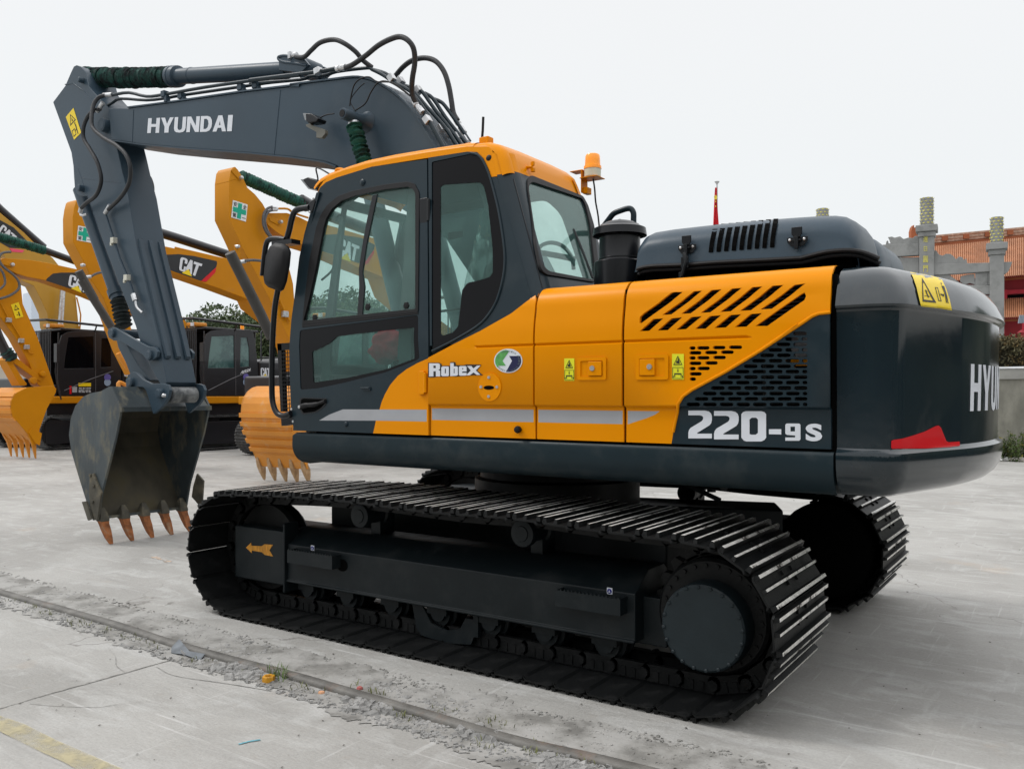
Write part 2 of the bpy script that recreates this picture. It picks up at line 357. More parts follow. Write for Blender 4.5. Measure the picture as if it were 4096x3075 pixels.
def link_mesh(pt=.192,s=1.):
    mb=MB()
    for sd in (-1,1):
        pr=[(-.115,-.075),(-.10,-.092),(.10,-.092),(.118,-.075),(.118,-.03),(.085,-.004),(-.085,-.004),(-.112,-.03)]
        mb.prism([(x*s,sd*.085*s-.016*s,z*s) for x,z in pr],(0,.032*s,0))
        mb.cyl((.085*s,sd*.105*s,-.05*s),(.085*s,sd*.12*s,-.05*s),.028*s,10)
        mb.box((-.05*s,sd*.1*s-.004,-.06*s),(-.02*s,sd*.1*s+.006,-.01*s)); mb.box((.01*s,sd*.1*s-.004,-.06*s),(.035*s,sd*.1*s+.006,-.01*s))
    mb.cyl((.085,-.11,-.05),(.085,.11,-.05),.018,8)
    o=mb.build('t',[TRKM],None,smooth=0); m=o.data; bpy.data.objects.remove(o); return m
LINKM=link_mesh()
def crawler(yc,first):
    fr=MB(); out=1 if first else -1      # track chain is the part; shoes are its sub-parts
    # chain of links as one mesh
    rs=resample(TP,49,.35 if first else .1)
    for c,t,l in rs:
        n=Vector((t.y,-t.x)); X=Vector((t.x,0,t.y)); Z=Vector((n.x,0,n.y)); Yv=Z.cross(X)
        M=Matrix(((X.x,Yv.x,Z.x,c.x),(X.y,Yv.y,Z.y,yc),(X.z,Yv.z,Z.z,c.y),(0,0,0,1)))
        fr.add([v.co for v in LINKM.vertices],[tuple(p.vertices) for p in LINKM.polygons],0,M)
    ch=fr.build('track_chain',TRKM,EX,smooth=0)
    for i,(c,t,l) in enumerate(rs):
        n=Vector((t.y,-t.x)); X=Vector((t.x,0,t.y)); Z=Vector((n.x,0,n.y)); Yv=Z.cross(X)
        o=link('track_shoe',SHOE,ch,True); rz=random.uniform(-.004,.004)
        o.matrix_basis=Matrix(((X.x,Yv.x,Z.x,c.x),(X.y,Yv.y,Z.y,yc+rz),(X.z,Yv.z,Z.z,c.y),(0,0,0,1)))
    return ch
mb=MB(); mb.lathe([(.02,0),(.30,0),(.33,.02),(.33,.30),(.02,.30)],(SPX,6.18,SPZ),28,0,'Y'); mb.box((-2.2,6.2,.2),(SPX,6.5,.62)); mb.build('far_track_dark_fill',DARKIN,EX,bevel=.02)  # near-black disc and box added to fill the far track's dark inside
crawler(YT+TW/2,True); crawler(YT+TW/2+2.39,False)
def frame_side(y0,s):        # y0 = outer face, s=+1 inwards is +y
    def q(y): return y0+s*y
    mb=MB()
    sec=[(0,.262),(0,.50),(.03,.515),(.16,.60),(.36,.60),(.5,.51),(.5,.262),(.47,.245),(-.014,.245),(-.014,.262)]
    a=[(-4.56,q(y),z) for y,z in sec]; b=[(-1.93,q(y),z) for y,z in sec]; mb.grid([a,b],0,True); mb.f.append(tuple(range(len(mb.v)-10,len(mb.v)))); mb.m.append(0)
    mb.f.append(tuple(range(len(mb.v)-11,len(mb.v)-21,-1))); mb.m.append(0)
    mb.box((-2.0,min(q(.10),q(.42)),.22),(-1.80,max(q(.10),q(.42)),.47))
    f=mb.build('track_frame',UND,EX,bevel=.012)
    mb=MB(); y=sorted((q(-.012),q(.45))); mb.box((-5.075,y[0],.215),(-4.545,y[1],.585))
    y=sorted((q(-.03),q(.10))); mb.box((-4.555,y[0],.17),(-4.535,y[1],.645))
    mb.build('idler_yoke',UND,EX,bevel=.02)
    mb=MB(); cy=q(.19)
    mb.lathe([(.02,-.07),(.30,-.07),(.32,-.04),(.27,-.03),(.27,.03),(.32,.04),(.30,.07),(.02,.07)],(IDX+.02,cy,IDZ),32,0,'Y'); mb.build('idler_wheel',TRKM,EX)
    # sprocket and final drive
    mb=MB()
    for k in range(21):
        a=2*PI*k/21; mb.prism([(SPX+math.cos(a+d)*r,cy-.03,SPZ+math.sin(a+d)*r) for d,r in ((-.13,.29),(-.05,.345),(.05,.345),(.13,.29))],(0,.06,0))
    mb.lathe([(.02,-.03),(.30,-.03),(.30,.03),(.02,.03)],(SPX,cy,SPZ),42,0,'Y')
    sp=mb.build('drive_sprocket',TRKM,EX)
    mb=MB(); o=-s
    pr=[(.01,-.075),(.200,-.075),(.210,-.068),(.214,-.05),(.214,.2),(.01,.2)]
    mb.lathe([(r,s*h) for r,h in pr],(SPX,q(.0),SPZ-.032),40,0,'Y')
    for k in range(20):
        a=2*PI*k/20+.1; c=(SPX+.199*math.cos(a),q(-.075),SPZ-.032+.199*math.sin(a)); mb.lathe([(.010,0),(.010,-s*.006),(.006,-s*.009)],c,6,0,'Y')
    mb.build('final_drive_cover',mat('drive_cover_paint',(.014,.022,.026),.45,var=.15,scale=6,spec=.3,bump=.1,bscale=50),EX)
    mb=MB(); mb.lathe([(.01,s*.05),(.27,s*.05),(.285,s*.065),(.285,s*.2),(.01,s*.2)],(SPX,q(.0),SPZ),40,0,'Y')
    for k in range(26):
        a=2*PI*k/26; c=(SPX+.25*math.cos(a),q(.05),SPZ+.25*math.sin(a)); mb.lathe([(.012,0),(.012,-s*.010)],c,6,0,'Y')
    mb.build('sprocket_hub',TRKM,EX)
    # rollers
    for k,x in enumerate((-4.42,-4.05,-3.66,-3.28,-2.90,-2.52,-2.14)):
        mb=MB(); mb.lathe([(.02,-.10),(.075,-.10),(.075,-.06),(.095,-.055),(.095,-.04),(.07,-.035),(.07,.035),(.095,.04),(.095,.055),(.075,.06),(.075,.1),(.02,.1)],(x,cy,.19),20,0,'Y')
        mb.lathe([(.055,-.125),(.055,.125)],(x,cy,.2),14,0,'Y')
        mb.box((x-.075,cy-.135,.19),(x+.075,cy-.105,.262)); mb.box((x-.075,cy+.105,.19),(x+.075,cy+.135,.262))
        mb.build('track_roller',UND,EX)
    for x in (-2.66,-3.92):
        mb=MB(); mb.lathe([(.02,-.14),(.05,-.14),(.075,-.135),(.078,-.09),(.06,-.085),(.06,.05),(.075,.06),(.075,.1),(.02,.1)][::1],(x,cy,.735),20,0,'Y')
        mb.lathe([(.03,-.146),(.042,-.146),(.045,-.14)],(x,cy,.735),16,0,'Y')
        mb.box((x-.04,cy+.02,.58),(x+.04,cy+.16,.735)); mb.build('carrier_roller',UND,EX)
    # track guard in the middle
    mb=MB(); g=[(-3.48,.262),(-3.44,.09),(-3.40,.045),(-3.2,.03),(-3.02,.05),(-2.99,.12),(-2.97,.20),(-3.06,.20),(-3.10,.13),(-3.2,.105),(-3.32,.13),(-3.37,.20),(-3.42,.262)]
    mb.prism([(x,q(.055),z) for x,z in g],(0,s*.014,0)); mb.box((-3.0,min(q(.05),q(.08)),.10),(-2.965,max(q(.05),q(.08)),.262)); mb.build('track_guard',UND,EX)
    return f
fs=frame_side(4.0,1); frame_side(4.0+2.39+.37,-1)
# near-black oval laid on the near frame for a hole's shade, steps, arrow
mb=MB(); c=onY(px('I',(1418,755))[0],3.999); mb.prism([(c.x+.048*math.cos(a*PI/8)*(1),3.9975,c.z+.040*math.sin(a*PI/8)) for a in range(16)],(0,-.0015,0)); mb.build('opening_shade',DARKIN,EX)
for pts in (px('I',(1020,640),(1350,740)),px('J',(1150,935),(1630,1080))):
    a=onY(pts[0],3.93); b=onY(pts[1],3.93); mb=MB(); z1=a.z if pts[0][0]<1300 else a.z-.0; z0=z1-.085
    mb.box((a.x,3.92,z0),(b.x,3.928,z1)); mb.box((b.x-.008,3.928,z0),(b.x,4.0,z1)); mb.box((a.x,3.928,z0),(a.x+.008,4.0,z1)); mb.box((a.x+.008,3.928,z0),(b.x-.008,4.0,z0+.008))
    n=17
    for k in range(n):
        x=a.x+(b.x-a.x)*(k+.2)/n; d=(b.x-a.x)/n*.62
        mb.prism([(x,3.921,z1-.001),(x+d,3.921,z1-.001),(x+d/2,3.921,z1+.012)],(0,.006,0))
    mb.build('step',UND,EX)
    mb=MB(); x=b.x-.10 if pts[0][0]>1300 else a.x+.16; mb.box((x-.016,3.9965,z1+.000),(x+.016,3.9985,z1+.034)); st=mb.build('sticker',WHT,EX)
    mb=MB(); mb.lathe([(.013,-.0),(.013,-.0015),(.001,-.0015)],(x,3.996,z1+.016),16,0,'Y'); mb.build('blue_ring',mat('navy_ink',(.03,.03,.25),.5),st)
    mb=MB(); mb.prism([(x-.006,3.9935,z1+.010),(x+.006,3.9935,z1+.010),(x,3.9935,z1+.023)],(0,-.001,0)); mb.build('white_triangle',WHT,st)
arrow=px('Z5',(1055,598),(1118,535),(1124,573),(1250,580),(1290,555),(1397,562),(1350,632),(1397,710),(1290,690),(1255,655),(1128,635),(1130,668))
mb=MB(); mb.prism([onY(p,3.985) for p in arrow],(0,.001,0)); mb.build('arrow_mark',mat('worn_orange_arrow',(.55,.24,.02),.5,var=.25,scale=20,dirt=(.2,.1,.02),dscale=25,stretch=(3,1,.6)),EX)
# car body, slew ring
mb=MB(); mb.lathe([(.60,.70),(.60,.92),(.56,.93),(.56,.99),(.70,.995),(.70,1.045),(.55,1.05)],(CX,CY,0),48); mb.build('slew_ring',TRKM,EX,bevel=.004)
mb=MB()
mb.box((CX-.75,4.75,.42),(CX+.75,6.05,.72))
for sx in (-1,1):
    for sy in (-1,1):
        a=Vector((CX+sx*.35,CY+sy*.35,0)); b=Vector((CX+sx*1.38,CY+sy*.80,0)); d=(b-a).normalized(); n=Vector((-d.y,d.x,0))*.24
        v=[a-n+Vector((0,0,.42)),a+n+Vector((0,0,.42)),b+n*.9+Vector((0,0,.30)),b-n*.9+Vector((0,0,.30)),a-n+Vector((0,0,.735)),a+n+Vector((0,0,.735)),b+n*.9+Vector((0,0,.72)),b-n*.9+Vector((0,0,.72))]
        mb.add(v,[(0,3,2,1),(4,5,6,7),(0,1,5,4),(1,2,6,5),(2,3,7,6),(3,0,4,7)])
mb.build('car_body',UND,EX,bevel=.015)
mb=MB(); mb.cyl((CX+1.05,CY+.2,.93),(CX+1.22,CY+.12,.93),.05,16); mb.cyl((CX+1.1,CY+.2,.86),(CX+1.1,CY+.2,.95),.03,10); mb.tube(smooth([(CX+1.2,CY+.1,.82),(CX+.9,CY-.1,.98),(CX+.7,CY-.3,1.02)],4),.016); mb.build('travel_hose_swivel',UND,EX)

# ---- revolving frame and side skirt
mb=MB(); mb.box((-4.36,4.16,1.10),(-.80,6.61,1.26)); mb.box((-2.50,4.32,1.26),(-1.02,6.60,2.105)); mb.box((-4.3,5.75,1.26),(-2.5,6.6,2.0)); mb.build('revolving_frame',DARKIN,EX)  # upper block is added near-black backing for the dark seen through seams and vents
def skY(z):
    if z>1.242: return Y0+.004+.012*((z-1.242)/.02)**2
    if z>1.19: return Y0+.004
    t=min(1,(1.19-z)/.128); return Y0+.004+.10*(1-math.sqrt(max(0,1-t*t*.98)))
def SK(p): v=onS(p,skY); return v
o=[(SK(p).x,SK(p).z) for p in px('Z1',(100,487),(75,520),(70,640),(85,750),(135,845),(210,905),(330,932))]
o=[(-4.456,1.262)]+o[1:]+[(o[-1][0]+.12,1.062),(-.957,1.062),(-.957,1.262)]
o[0]=(o[1][0]+.03,1.262)
mb=MB(); plate(mb,o,[],lambda x,z:(x,skY(z),z),(0,.14,0),cuts=[1.257,1.252,1.242]+[1.19-.128*k/10 for k in range(10)])
mb.build('side_skirt',DRS,EX,bevel=0)
mb=MB(); mb.box((-4.44,4.12,1.12),(-.97,4.2,1.255)); mb.build('skirt_backing',DRS,EX)

# ---- side panels
GX0,GX1=-9,9
def pY(v,x=0):
    if v<1.452: return .010
    if v<1.468: t=(v-1.452)/.016; t=t*t*(3-2*t); return .010-.026*t
    g=1 if GX0<x<GX1 else 0
    if v<1.786: return -.016
    if v<1.796: return -.016+.013*g*(v-1.786)/.010
    if v<1.806: return -.016+.013*g*(1.806-v)/.010
    return -.016
RV,RR=1.985,.115
def PAN(x,v):
    if v<=1.815: return (x,Y0+pY(v,x),v)
    if v<=RV:
        t=(v-1.815)/(RV-1.815); return (x,Y0-.016+.020*t*t,v)
    a=(v-RV)/RR
    if a<=PI/2: return (x,Y0+.004+RR*(1-math.cos(a))*1.0,RV+.135*math.sin(a))
    d=v-RV-RR*PI/2; return (x,Y0+.004+RR+d,RV+.135)
VT=RV+RR*PI/2+.34
def panxv(p):
    v=onY(p,Y0-.01)
    if v.z<RV: return (v.x,v.z)
    best=None
    for k in range(60):       # search the roll
        vv=RV+RR*PI/2*k/59; q=PAN(0,vv); h=onY(p,q[1]); d=abs(h.z-q[2])
        if best is None or d<best[0]: best=(d,h.x,vv)
    return best[1:]
PC=[1.452,1.456,1.46,1.464,1.468,1.786,1.796,1.806,1.86,1.92]+[RV+RR*PI/2*k/8 for k in range(9)]
def PS(p): x,v=panxv(p); return Vector(PAN(x,v))
_g=(panxv(px('D',(1675,1080))[0])[0],panxv(px('H',(1450,90))[0])[0]); GX0,GX1=_g[0]-.001,_g[1]+.001; VG=(_g[0]-.02,_g[0],_g[1],_g[1]+.03)
XS1,XS2,XS3=panxv(px('G',(1912,700))[0])[0],panxv(px('H',(540,700))[0])[0],-.962
X0=panxv(px('G',(1128,500))[0])[0]
ZB=1.276
STT=[panxv(p)[1] for p in px('H',(525,632),(525,731))]
def stripe(x0,x1): return rect(x0,STT[1],x1,STT[0])
# panel 1 (behind the door, below the cab)
d1=[panxv(p) for p in px('D',(1500,1066),(1700,965),(1900,845),(2000,780),(2060,735),(2105,690))]
x1=XS1-.006
o=[(X0+.006,ZB),(x1,ZB),(x1,VT),(d1[-1][0]+.02,VT)]+[(d1[-1][0]+.02,RV+.05)]+d1[::-1]+[(X0+.006,panxv(px('D',(1315,1163))[0])[1])]
mb=MB(); plate(mb,o,[],PAN,(0,.02,0),[(stripe(X0+.014,x1-.012),1)],PC,vcuts=VG)
P1=mb.build('side_door_panel',[ORG,STRP],EX,smooth=50)
# panel 2
mb=MB(); plate(mb,rect(XS1+.006,ZB,XS2-.007,VT),[],PAN,(0,.02,0),[(stripe(XS1+.014,XS2-.014),1)],PC)
P2=mb.build('side_door_panel',[ORG,STRP],EX,smooth=50)
# panel 3 with vents
sl=[]
def sv(v,*pts): sl.append([panxv(p) for p in px(v,*pts)])
sv('E',(1030,1458),(1030,1415),(1060,1385),(1262,1238),(1285,1230),(1347,1229),(1300,1268),(1045,1460))
for a in [(1195,1400,1430,1225,1490,1219,1262,1396),(1335,1392,1560,1215,1634,1211,1405,1388),(1478,1385,1710,1205,1783,1199,1550,1380),(1622,1378,1862,1195,1934,1189,1700,1373),(1768,1370,2010,1187,2090,1181,1850,1365),
          (1035,1520,1130,1430,1205,1425,1103,1518),(1165,1515,1265,1425,1344,1417,1240,1513),(1303,1510,1410,1415,1488,1410,1375,1505),(1443,1503,1550,1408,1631,1402,1520,1502),(1585,1497,1700,1400,1779,1395,1668,1493),(1735,1490,1850,1393,1931,1387,1820,1487)]:
    sv('E',*[(a[i],a[i+1]) for i in (0,2,4,6)])
sv('F',(268,1175),(520,992),(600,985),(352,1170))
sv('F',(235,1298),(560,1062),(594,1048),(600,1075),(590,1105),(322,1298))
pl=[]
def pill(x0,x1,y,h=14,v='H'):
    q=[]
    c=[(x0+h,y+h),(x1-h,y+h),(x1-h,y-h),(x0+h,y-h)]
    q=[(x0+h,y-h),(x0+h*.3,y-h*.7),(x0,y),(x0+h*.3,y+h*.7),(x0+h,y+h),(x1-h,y+h),(x1-h*.3,y+h*.7),(x1,y),(x1-h*.3,y-h*.7),(x1-h,y-h)]
    return [panxv(p) for p in px(v,*q)]
for y,l in ((170,((1030,1077),(1088,1180),(1203,1297),(1322,1420))),(205,((1030,1120),(1145,1238),(1263,1358))),(243,((1030,1078),(1088,1180),(1205,1300))),(282,((1030,1120),(1147,1240))),(321,((1030,1078),(1090,1182))),(360,((1032,1122),)),(398,((1032,1080),))):
    for a,b in l: pl.append(pill(a,b,y-(a-1030)*.022,13))
dk=[]
for i in range(14):
    y=63+40.1*i; x=1795-60.5*i
    while x<1890:
        b=min(x+102,1901)
        if b-x>30: dk.append(pill(x,b,y-(1900-x)*-.0,13.5))
        x+=122.5
b0=[panxv(p) for p in px('H',(885,868),(898,790),(912,720),(930,640),(950,580),(985,525),(1050,478),(1300,343),(1560,185),(1834,-2))]+[panxv(p) for p in px('F',(300,1460),(600,1262),(650,1226),(700,1206),(786,1196),(830,1195))]
x2,x3=XS2+.008,XS3-.006
dark=[(b0[0][0],ZB-.01)]+b0+[(x3+.1,b0[-1][1]),(x3+.1,ZB-.01)]
st3=[panxv(p) for p in px('H',(562,643),(797,643),(760,662),(690,690),(620,712),(562,722))]; st3=[(x2+.008,STT[0]),(st3[1][0],STT[0])]+st3[2:5]+[(x2+.008,STT[1])]
# the pale orange sheet ends in a raised edge
mb=MB(); tr=[(x3+.0,VT)]
top=[(x2,ZB),(x3,ZB)]+[(x3,VT),(x2,VT)]
plate(mb,top,sl+pl+dk,PAN,(0,.02,0),[(dark,2),(st3,1)],PC,vcuts=VG)
P3=mb.build('side_door_panel',[ORG,STRP,DRK],EX,smooth=50)
mb=MB(); pth=[Vector(PAN(x,v))+Vector((0,-.003,0)) for x,v in b0[1:-1]]
mb.tube(pth,.008,8); mb.build('panel_edge_bead',ORG,P3)
# radiator fins behind the vents
mb=MB(); y=4.10
for k in range(34):
    z=1.42+k*.0185; mb.box((-1.95,y,z),(-1.0,y+.05,z+.007))
for x in (-1.95,-1.62,-1.30,-1.06): mb.box((x,y-.01,1.38),(x+.018,y+.06,2.05))
mb.build('radiator_screen',FIN,EX,smooth=0)
mb=MB(); a=onY(px('H',(1783,50))[0],4.075); b=onY(px('H',(1912,238))[0],4.075); mb.box((a.x,4.07,b.z),(b.x,4.085,a.z)); mb.build('pale_filter_panel',GALV,EX)
mb=MB(); a=onY(px('H',(1778,255))[0],4.075); b=onY(px('H',(1912,300))[0],4.075); mb.prism([(a.x,4.07,a.z),(b.x,4.07,a.z),(b.x,4.07,b.z),(a.x,4.07,a.z-.03)],(0,.02,0)); mb.build('orange_bracket',ORG,EX)
# near-black backing put behind the panel gaps for their inside shade
mb=MB()
for x in (X0,XS1,XS2,XS3+.004): mb.box((x-.012,Y0+.03,ZB-.01),(x+.012,Y0+.06,2.07 if x>X0+.1 else 1.6))
mb.box((-4.3,Y0+.025,1.245),(-.97,Y0+.1,ZB+.01)); mb.build('seam_dark_backing',DARKIN,EX)
# upper crease line continuing, latches
def latch(c0,c1,knob_right,par):
    a=PS(c0);b=PS(c1); y=a.y; mb=MB(); cx=(a.x+b.x)/2; wd=abs(b.x-a.x)/2; hh=abs(a.z-b.z)/2; cz=(a.z+b.z)/2
    fr=rnd([(cx-wd,cz-hh),(cx+wd,cz-hh),(cx+wd,cz+hh),(cx-wd,cz+hh)],.012); inn=rnd([(cx-wd+.02,cz-hh+.018),(cx+wd-.02,cz-hh+.018),(cx+wd-.02,cz+hh-.018),(cx-wd+.02,cz+hh-.018)],.006)
    plate(mb,fr,[inn],lambda x,z:(x,y-.009,z),(0,.007,0)); plate(mb,inn,[],lambda x,z:(x,y-.0025,z),(0,.001,0)); f=mb.build('latch_frame',ORG,par,bevel=.002)
    mb=MB(); s=1 if knob_right else -1; x0=cx+(-.006 if s>0 else -wd+.022); x1=x0+wd*1.15
    if s<0: x0,x1=cx-wd+.024,cx+.018
    else: x0,x1=cx-.018,cx+wd-.024
    mb.box((x0,y-.016,cz-hh+.022),(x1,y-.003,cz+hh-.022)); h=mb.build('latch_handle',ORG,f,bevel=.003)
    mb=MB(); kx=x0+.028 if s>0 else x1-.026; mb.lathe([(.014,-.004),(.014,.004),(.002,.004)],(kx,y-.018,cz+.002),20,0,'Y'); mb.build('lock',STL,f)
latch(*px('H',(210,242),(422,404)),True,P2); latch(*px('H',(640,222),(880,402)),False,P3)
def sfc(p): return PS(p)
def sticker2(x0,y0,x1,y1,par):
    q=px('H',(x0,y1),(x1,y1),(x1,y0),(x0,y0)); o=(0,-.003,0)
    s=decal('warning_sticker',[rect(0,0,1,1)],q,sfc,YGR,par,o)
    k=[[(.12,.56),(.88,.56),(.5,.93)]]; 
    mb=MB()
    def ring(P,P2): 
        f=quadmap(q); plate(mb,P,[P2],lambda u,v: sfc(tuple(f(u,v)))+Vector((0,-.0045,0)),(0,.0008,0))
    ring([(.12,.57),(.88,.57),(.5,.93)],[(.2,.60),(.8,.60),(.5,.88)])
    ring([(.04,.04),(.96,.04),(.96,.48),(.04,.48)],[(.07,.055),(.93,.055),(.93,.465),(.07,.465)])
    for P in ([(.35,.64),(.62,.62),(.66,.66),(.56,.80),(.5,.84),(.48,.72),(.38,.74)],[(.44,.36),(.56,.36),(.5,.28)],[(.48,.44),(.52,.44),(.52,.35),(.48,.35)],[(.2,.1),(.26,.1),(.26,.2),(.74,.2),(.74,.1),(.8,.1),(.8,.25),(.2,.25)],[(.05,.09),(.14,.09),(.14,.15),(.05,.15)],[(.86,.09),(.95,.09),(.95,.15),(.86,.15)]):
        f=quadmap(q); plate(mb,P,[],lambda u,v: sfc(tuple(f(u,v)))+Vector((0,-.0045,0)),(0,.0008,0))
    mb.build('pictogram',INK,s,smooth=0)
sticker2(111,246,185,411,P2); sticker2(905,213,992,402,P3)
# round fuel cover, oval emission badge, rubber stops
def disc(v,c,rx,ry,mt,nm,par,off=-.004,th=.004,n=36):
    cc=px(v,c)[0]; s=VW[v][2]; mb=MB(); o=[PS((cc[0]+rx*s*math.cos(2*PI*k/n),cc[1]+ry*s*math.sin(2*PI*k/n)))+Vector((0,off,0)) for k in range(n)]
    mb.prism(o,(0,th,0)); return mb.build(nm,mt,par)
fc=disc('G',(1590,457),84,104,ORG,'round_cover_plate',P1,-.006,.006)
disc('G',(1586,461),38,15,DARKIN,'slot',fc,-.0075,.001)
for c in ((1587,386),(1529,456),(1646,457),(1585,526)): disc('G',c,10,11,STL,'screw',fc,-.010,.004,12)
em=disc('G',(1726,264),104,89,WHT,'emission_badge',P1,-.003,.001,48)
def badge(P,mt,nm): decal(nm,[P],px('G',(1622,353),(1830,353),(1830,175),(1622,175)),sfc,mt,em,(0,-.0045,0))
ar=lambda a0,a1,r=.47,n=14:[(.5+r*math.cos(R(a0+(a1-a0)*k/n)),.5+r*math.sin(R(a0+(a1-a0)*k/n))) for k in range(n+1)]
badge([(.42,.30),(.30,.50),(.54,.90)]+ar(100,218,.46)+[(.16,.30)],mat('badge_green',(.10,.36,.09),.4,var=.3,scale=30),'green_field')
badge([(.54,.70),(.64,.5),(.46,.12)]+ar(-100,20,.46)+[(.94,.70)],mat('badge_navy',(.01,.012,.06),.4),'navy_field')
for wd,a0,a1,r,up in (('LOW EMISSION ENGINE',165,-25,.40,1),('GREEN & CLEAN',215,325,.42,0)):
    n=len(wd); mb=MB(); f=quadmap(px('G',(1622,353),(1830,353),(1830,175),(1622,175)))
    for i,c in enumerate(wd):
        if c==' ': continue
        a=R(a0+(a1-a0)*(i+.5)/n); cx,cy=.5+r*math.cos(a),.5+r*math.sin(a); vs,fs_=txt(c,.02); rot=a-PI/2 if up else a+PI/2; w_,h_=.038,.062
        mb.add([sfc(tuple(f(cx+((u-.5)*w_*math.cos(rot)-(v-.5)*h_*math.sin(rot)),cy+((u-.5)*w_*math.sin(rot)+(v-.5)*h_*math.cos(rot)))))+Vector((0,-.0055,0)) for u,v in vs],fs_)
    mb.build('badge_lettering',mat('grey_ink',(.12,.15,.15),.5),em,smooth=0)
def knob(v,c,r,surf,par,out=.035):
    p=surf(px(v,c)[0]); mb=MB(); mb.lathe([(r*.5,0),(r*.9,-.006),(r,-out*.6),(r*.8,-out*.9),(r*.3,-out)],p,18,0,'Y'); return mb.build('rubber_stop',BLK,par)
knob('G',(1788,770),.021,PS,P1)
# Robex lettering
def blk(polys,holes,q,mt,nm,par,off,surf=sfc): 
    mb=MB(); f=quadmap(q)
    for P in polys: plate(mb,P,[h for h in holes if inside(((h[0][0]+h[2][0])/2,(h[0][1]+h[2][1])/2),P)],lambda u,v: surf(tuple(f(u,v)))+Vector((0,off,0)),(0,.0008,0))
    return mb.build(nm,mt,par,smooth=0)
q=px('D',(1320,1305),(1720,1298),(1720,1200),(1320,1200))
bk=[[(0,-.02),(0,1.0),(.20,1.0),(.25,.90),(.25,.78),(.40,.78),(.41,1.05),(.50,1.05),(.51,.82),(.66,.82),(.70,.88),(.98,.86),(.90,.42),(1.01,.06),(.82,.08),(.72,.05),(.50,.0),(.42,.05),(.36,.0),(.22,.0),(.20,.05),(.12,-.02)]]
rb=blk(bk,[],q,INK,'lettering_outline',P1,-.003)
wt=[[(.02,.04),(.02,.96),(.19,.96),(.22,.90),(.22,.56),(.19,.5),(.225,.42),(.225,.04),(.145,.04),(.145,.40),(.10,.40),(.10,.04)],
    [(.245,.10),(.245,.68),(.27,.74),(.37,.74),(.385,.68),(.385,.10),(.37,.04),(.27,.04)],
    [(.41,.04),(.41,.98),(.475,.98),(.475,.74),(.53,.74),(.55,.68),(.55,.12),(.53,.06)],
    [(.57,.12),(.57,.70),(.595,.76),(.69,.76),(.71,.70),(.71,.36),(.63,.36),(.63,.26),(.71,.26),(.71,.10),(.69,.06),(.59,.06)],
    [(.72,.76),(.80,.76),(.835,.58),(.90,.78),(.97,.80),(.88,.43),(.965,.10),(.90,.10),(.84,.28),(.77,.08),(.70,.08),(.79,.43)]]
hl=[rect(.10,.62,.145,.80),rect(.31,.24,.33,.58),rect(.475,.24,.49,.58),rect(.63,.52,.65,.62)]
blk(wt,hl,q,WHT,'lettering_white',rb,-.0042)
# 220-9S
def qq(x0,y0,x1,y1,d=.0): return px('H',(x0,y1+d),(x1,y1+d),(x1,y0),(x0,y0))
two=[(0,0),(1,0),(1,.17),(.38,.17),(.38,.20),(.90,.47),(.97,.55),(1,.66),(1,.80),(.96,.90),(.86,.97),(.70,1.0),(0,1.0),(0,.83),(.48,.83),(.58,.81),(.63,.76),(.63,.70),(.60,.65),(.55,.61),(.10,.38),(.03,.30),(0,.20)]
zero=[(.10,0),(.20,-.03),(.80,-.03),(.93,.02),(1,.10),(1,.90),(.93,.97),(.82,1.0),(.18,1.0),(.07,.97),(0,.90),(0,.10)]
zh=[(.33,.22),(.42,.20),(.58,.20),(.67,.26),(.67,.72),(.60,.78),(.42,.78),(.33,.72)]
nine=[(0,0),(0,.19),(.65,.19),(.65,.30),(.10,.34),(0,.42),(0,.93),(.08,1),(.92,1),(1,.93),(1,.08),(.92,0)]
for P,h,q_ in ((two,[],qq(1010,630,1184,834,2)),(two,[],qq(1200,633,1382,840,3)),(zero,[zh],qq(1402,635,1585,850,2)),([(0,0),(1,-.05),(1,1),(0,1)],[],qq(1606,768,1697,804,1)),(nine,[rect(.34,.54,.64,.82)],qq(1727,726,1839,852,1))):
    blk([P],h,q_,WHT,'model_number',P3,-.003)
letters('model_number','S',px('H',(1877,857),(2000,857),(2000,727),(1877,727)),sfc,WHT,P3,(0,-.003,0),bold=.045)
# ---- counterweight
def plan(inset,n=9):                 # plan outline of the rear, from near front edge round to far front edge
    hw=1.372-inset; rt=2.83-inset; rc=.20; P=[]
    x0=-.945
    xa=CX+math.sqrt(rt*rt-hw*hw)
    corner=rnd([(x0,CY-hw),(xa+.055,CY-hw),(CX+rt*math.cos(R(-15)),CY+rt*math.sin(R(-15)))],[0,.32,0],10)
    P+=[Vector((x0,CY-hw)),Vector((x0+.02,CY-hw))]+corner[1:-1]
    for k in range(0,31): a=R(-15+30*k/30); P.append(Vector((CX+rt*math.cos(a),CY+rt*math.sin(a))))
    P+=[Vector((p.x,2*CY-p.y)) for p in reversed(corner[1:-1])]+[Vector((x0+.02,CY+hw)),Vector((x0,CY+hw))]
    return P
CWP=[(1.058,.16),(1.062,.12),(1.08,.075),(1.11,.04),(1.15,.015),(1.20,.003),(1.248,0),(1.262,.004),(1.272,.018),(1.282,.026),(1.40,.026),(1.6,.022),(1.895,.018),(1.905,.012),(1.912,-.004),(1.922,-.010),(1.94,-.004),(2.0,.022),(2.05,.055),(2.085,.095),(2.105,.14),(2.115,.20),(2.118,.30),(2.119,.5)]
def cwin(z):
    for (a,b),(c,d) in zip(CWP,CWP[1:]):
        if a<=z<=c: return b+(d-b)*(z-a)/(c-a)
    return .3
rows=[]
for z,i in CWP: rows.append([(p.x if (k>1 and k<len(plan(i))-2) else p.x,p.y,z) for k,p in enumerate(plan(i))])
mb=MB(); n=len(rows[0]); mb.grid(rows,0,False)
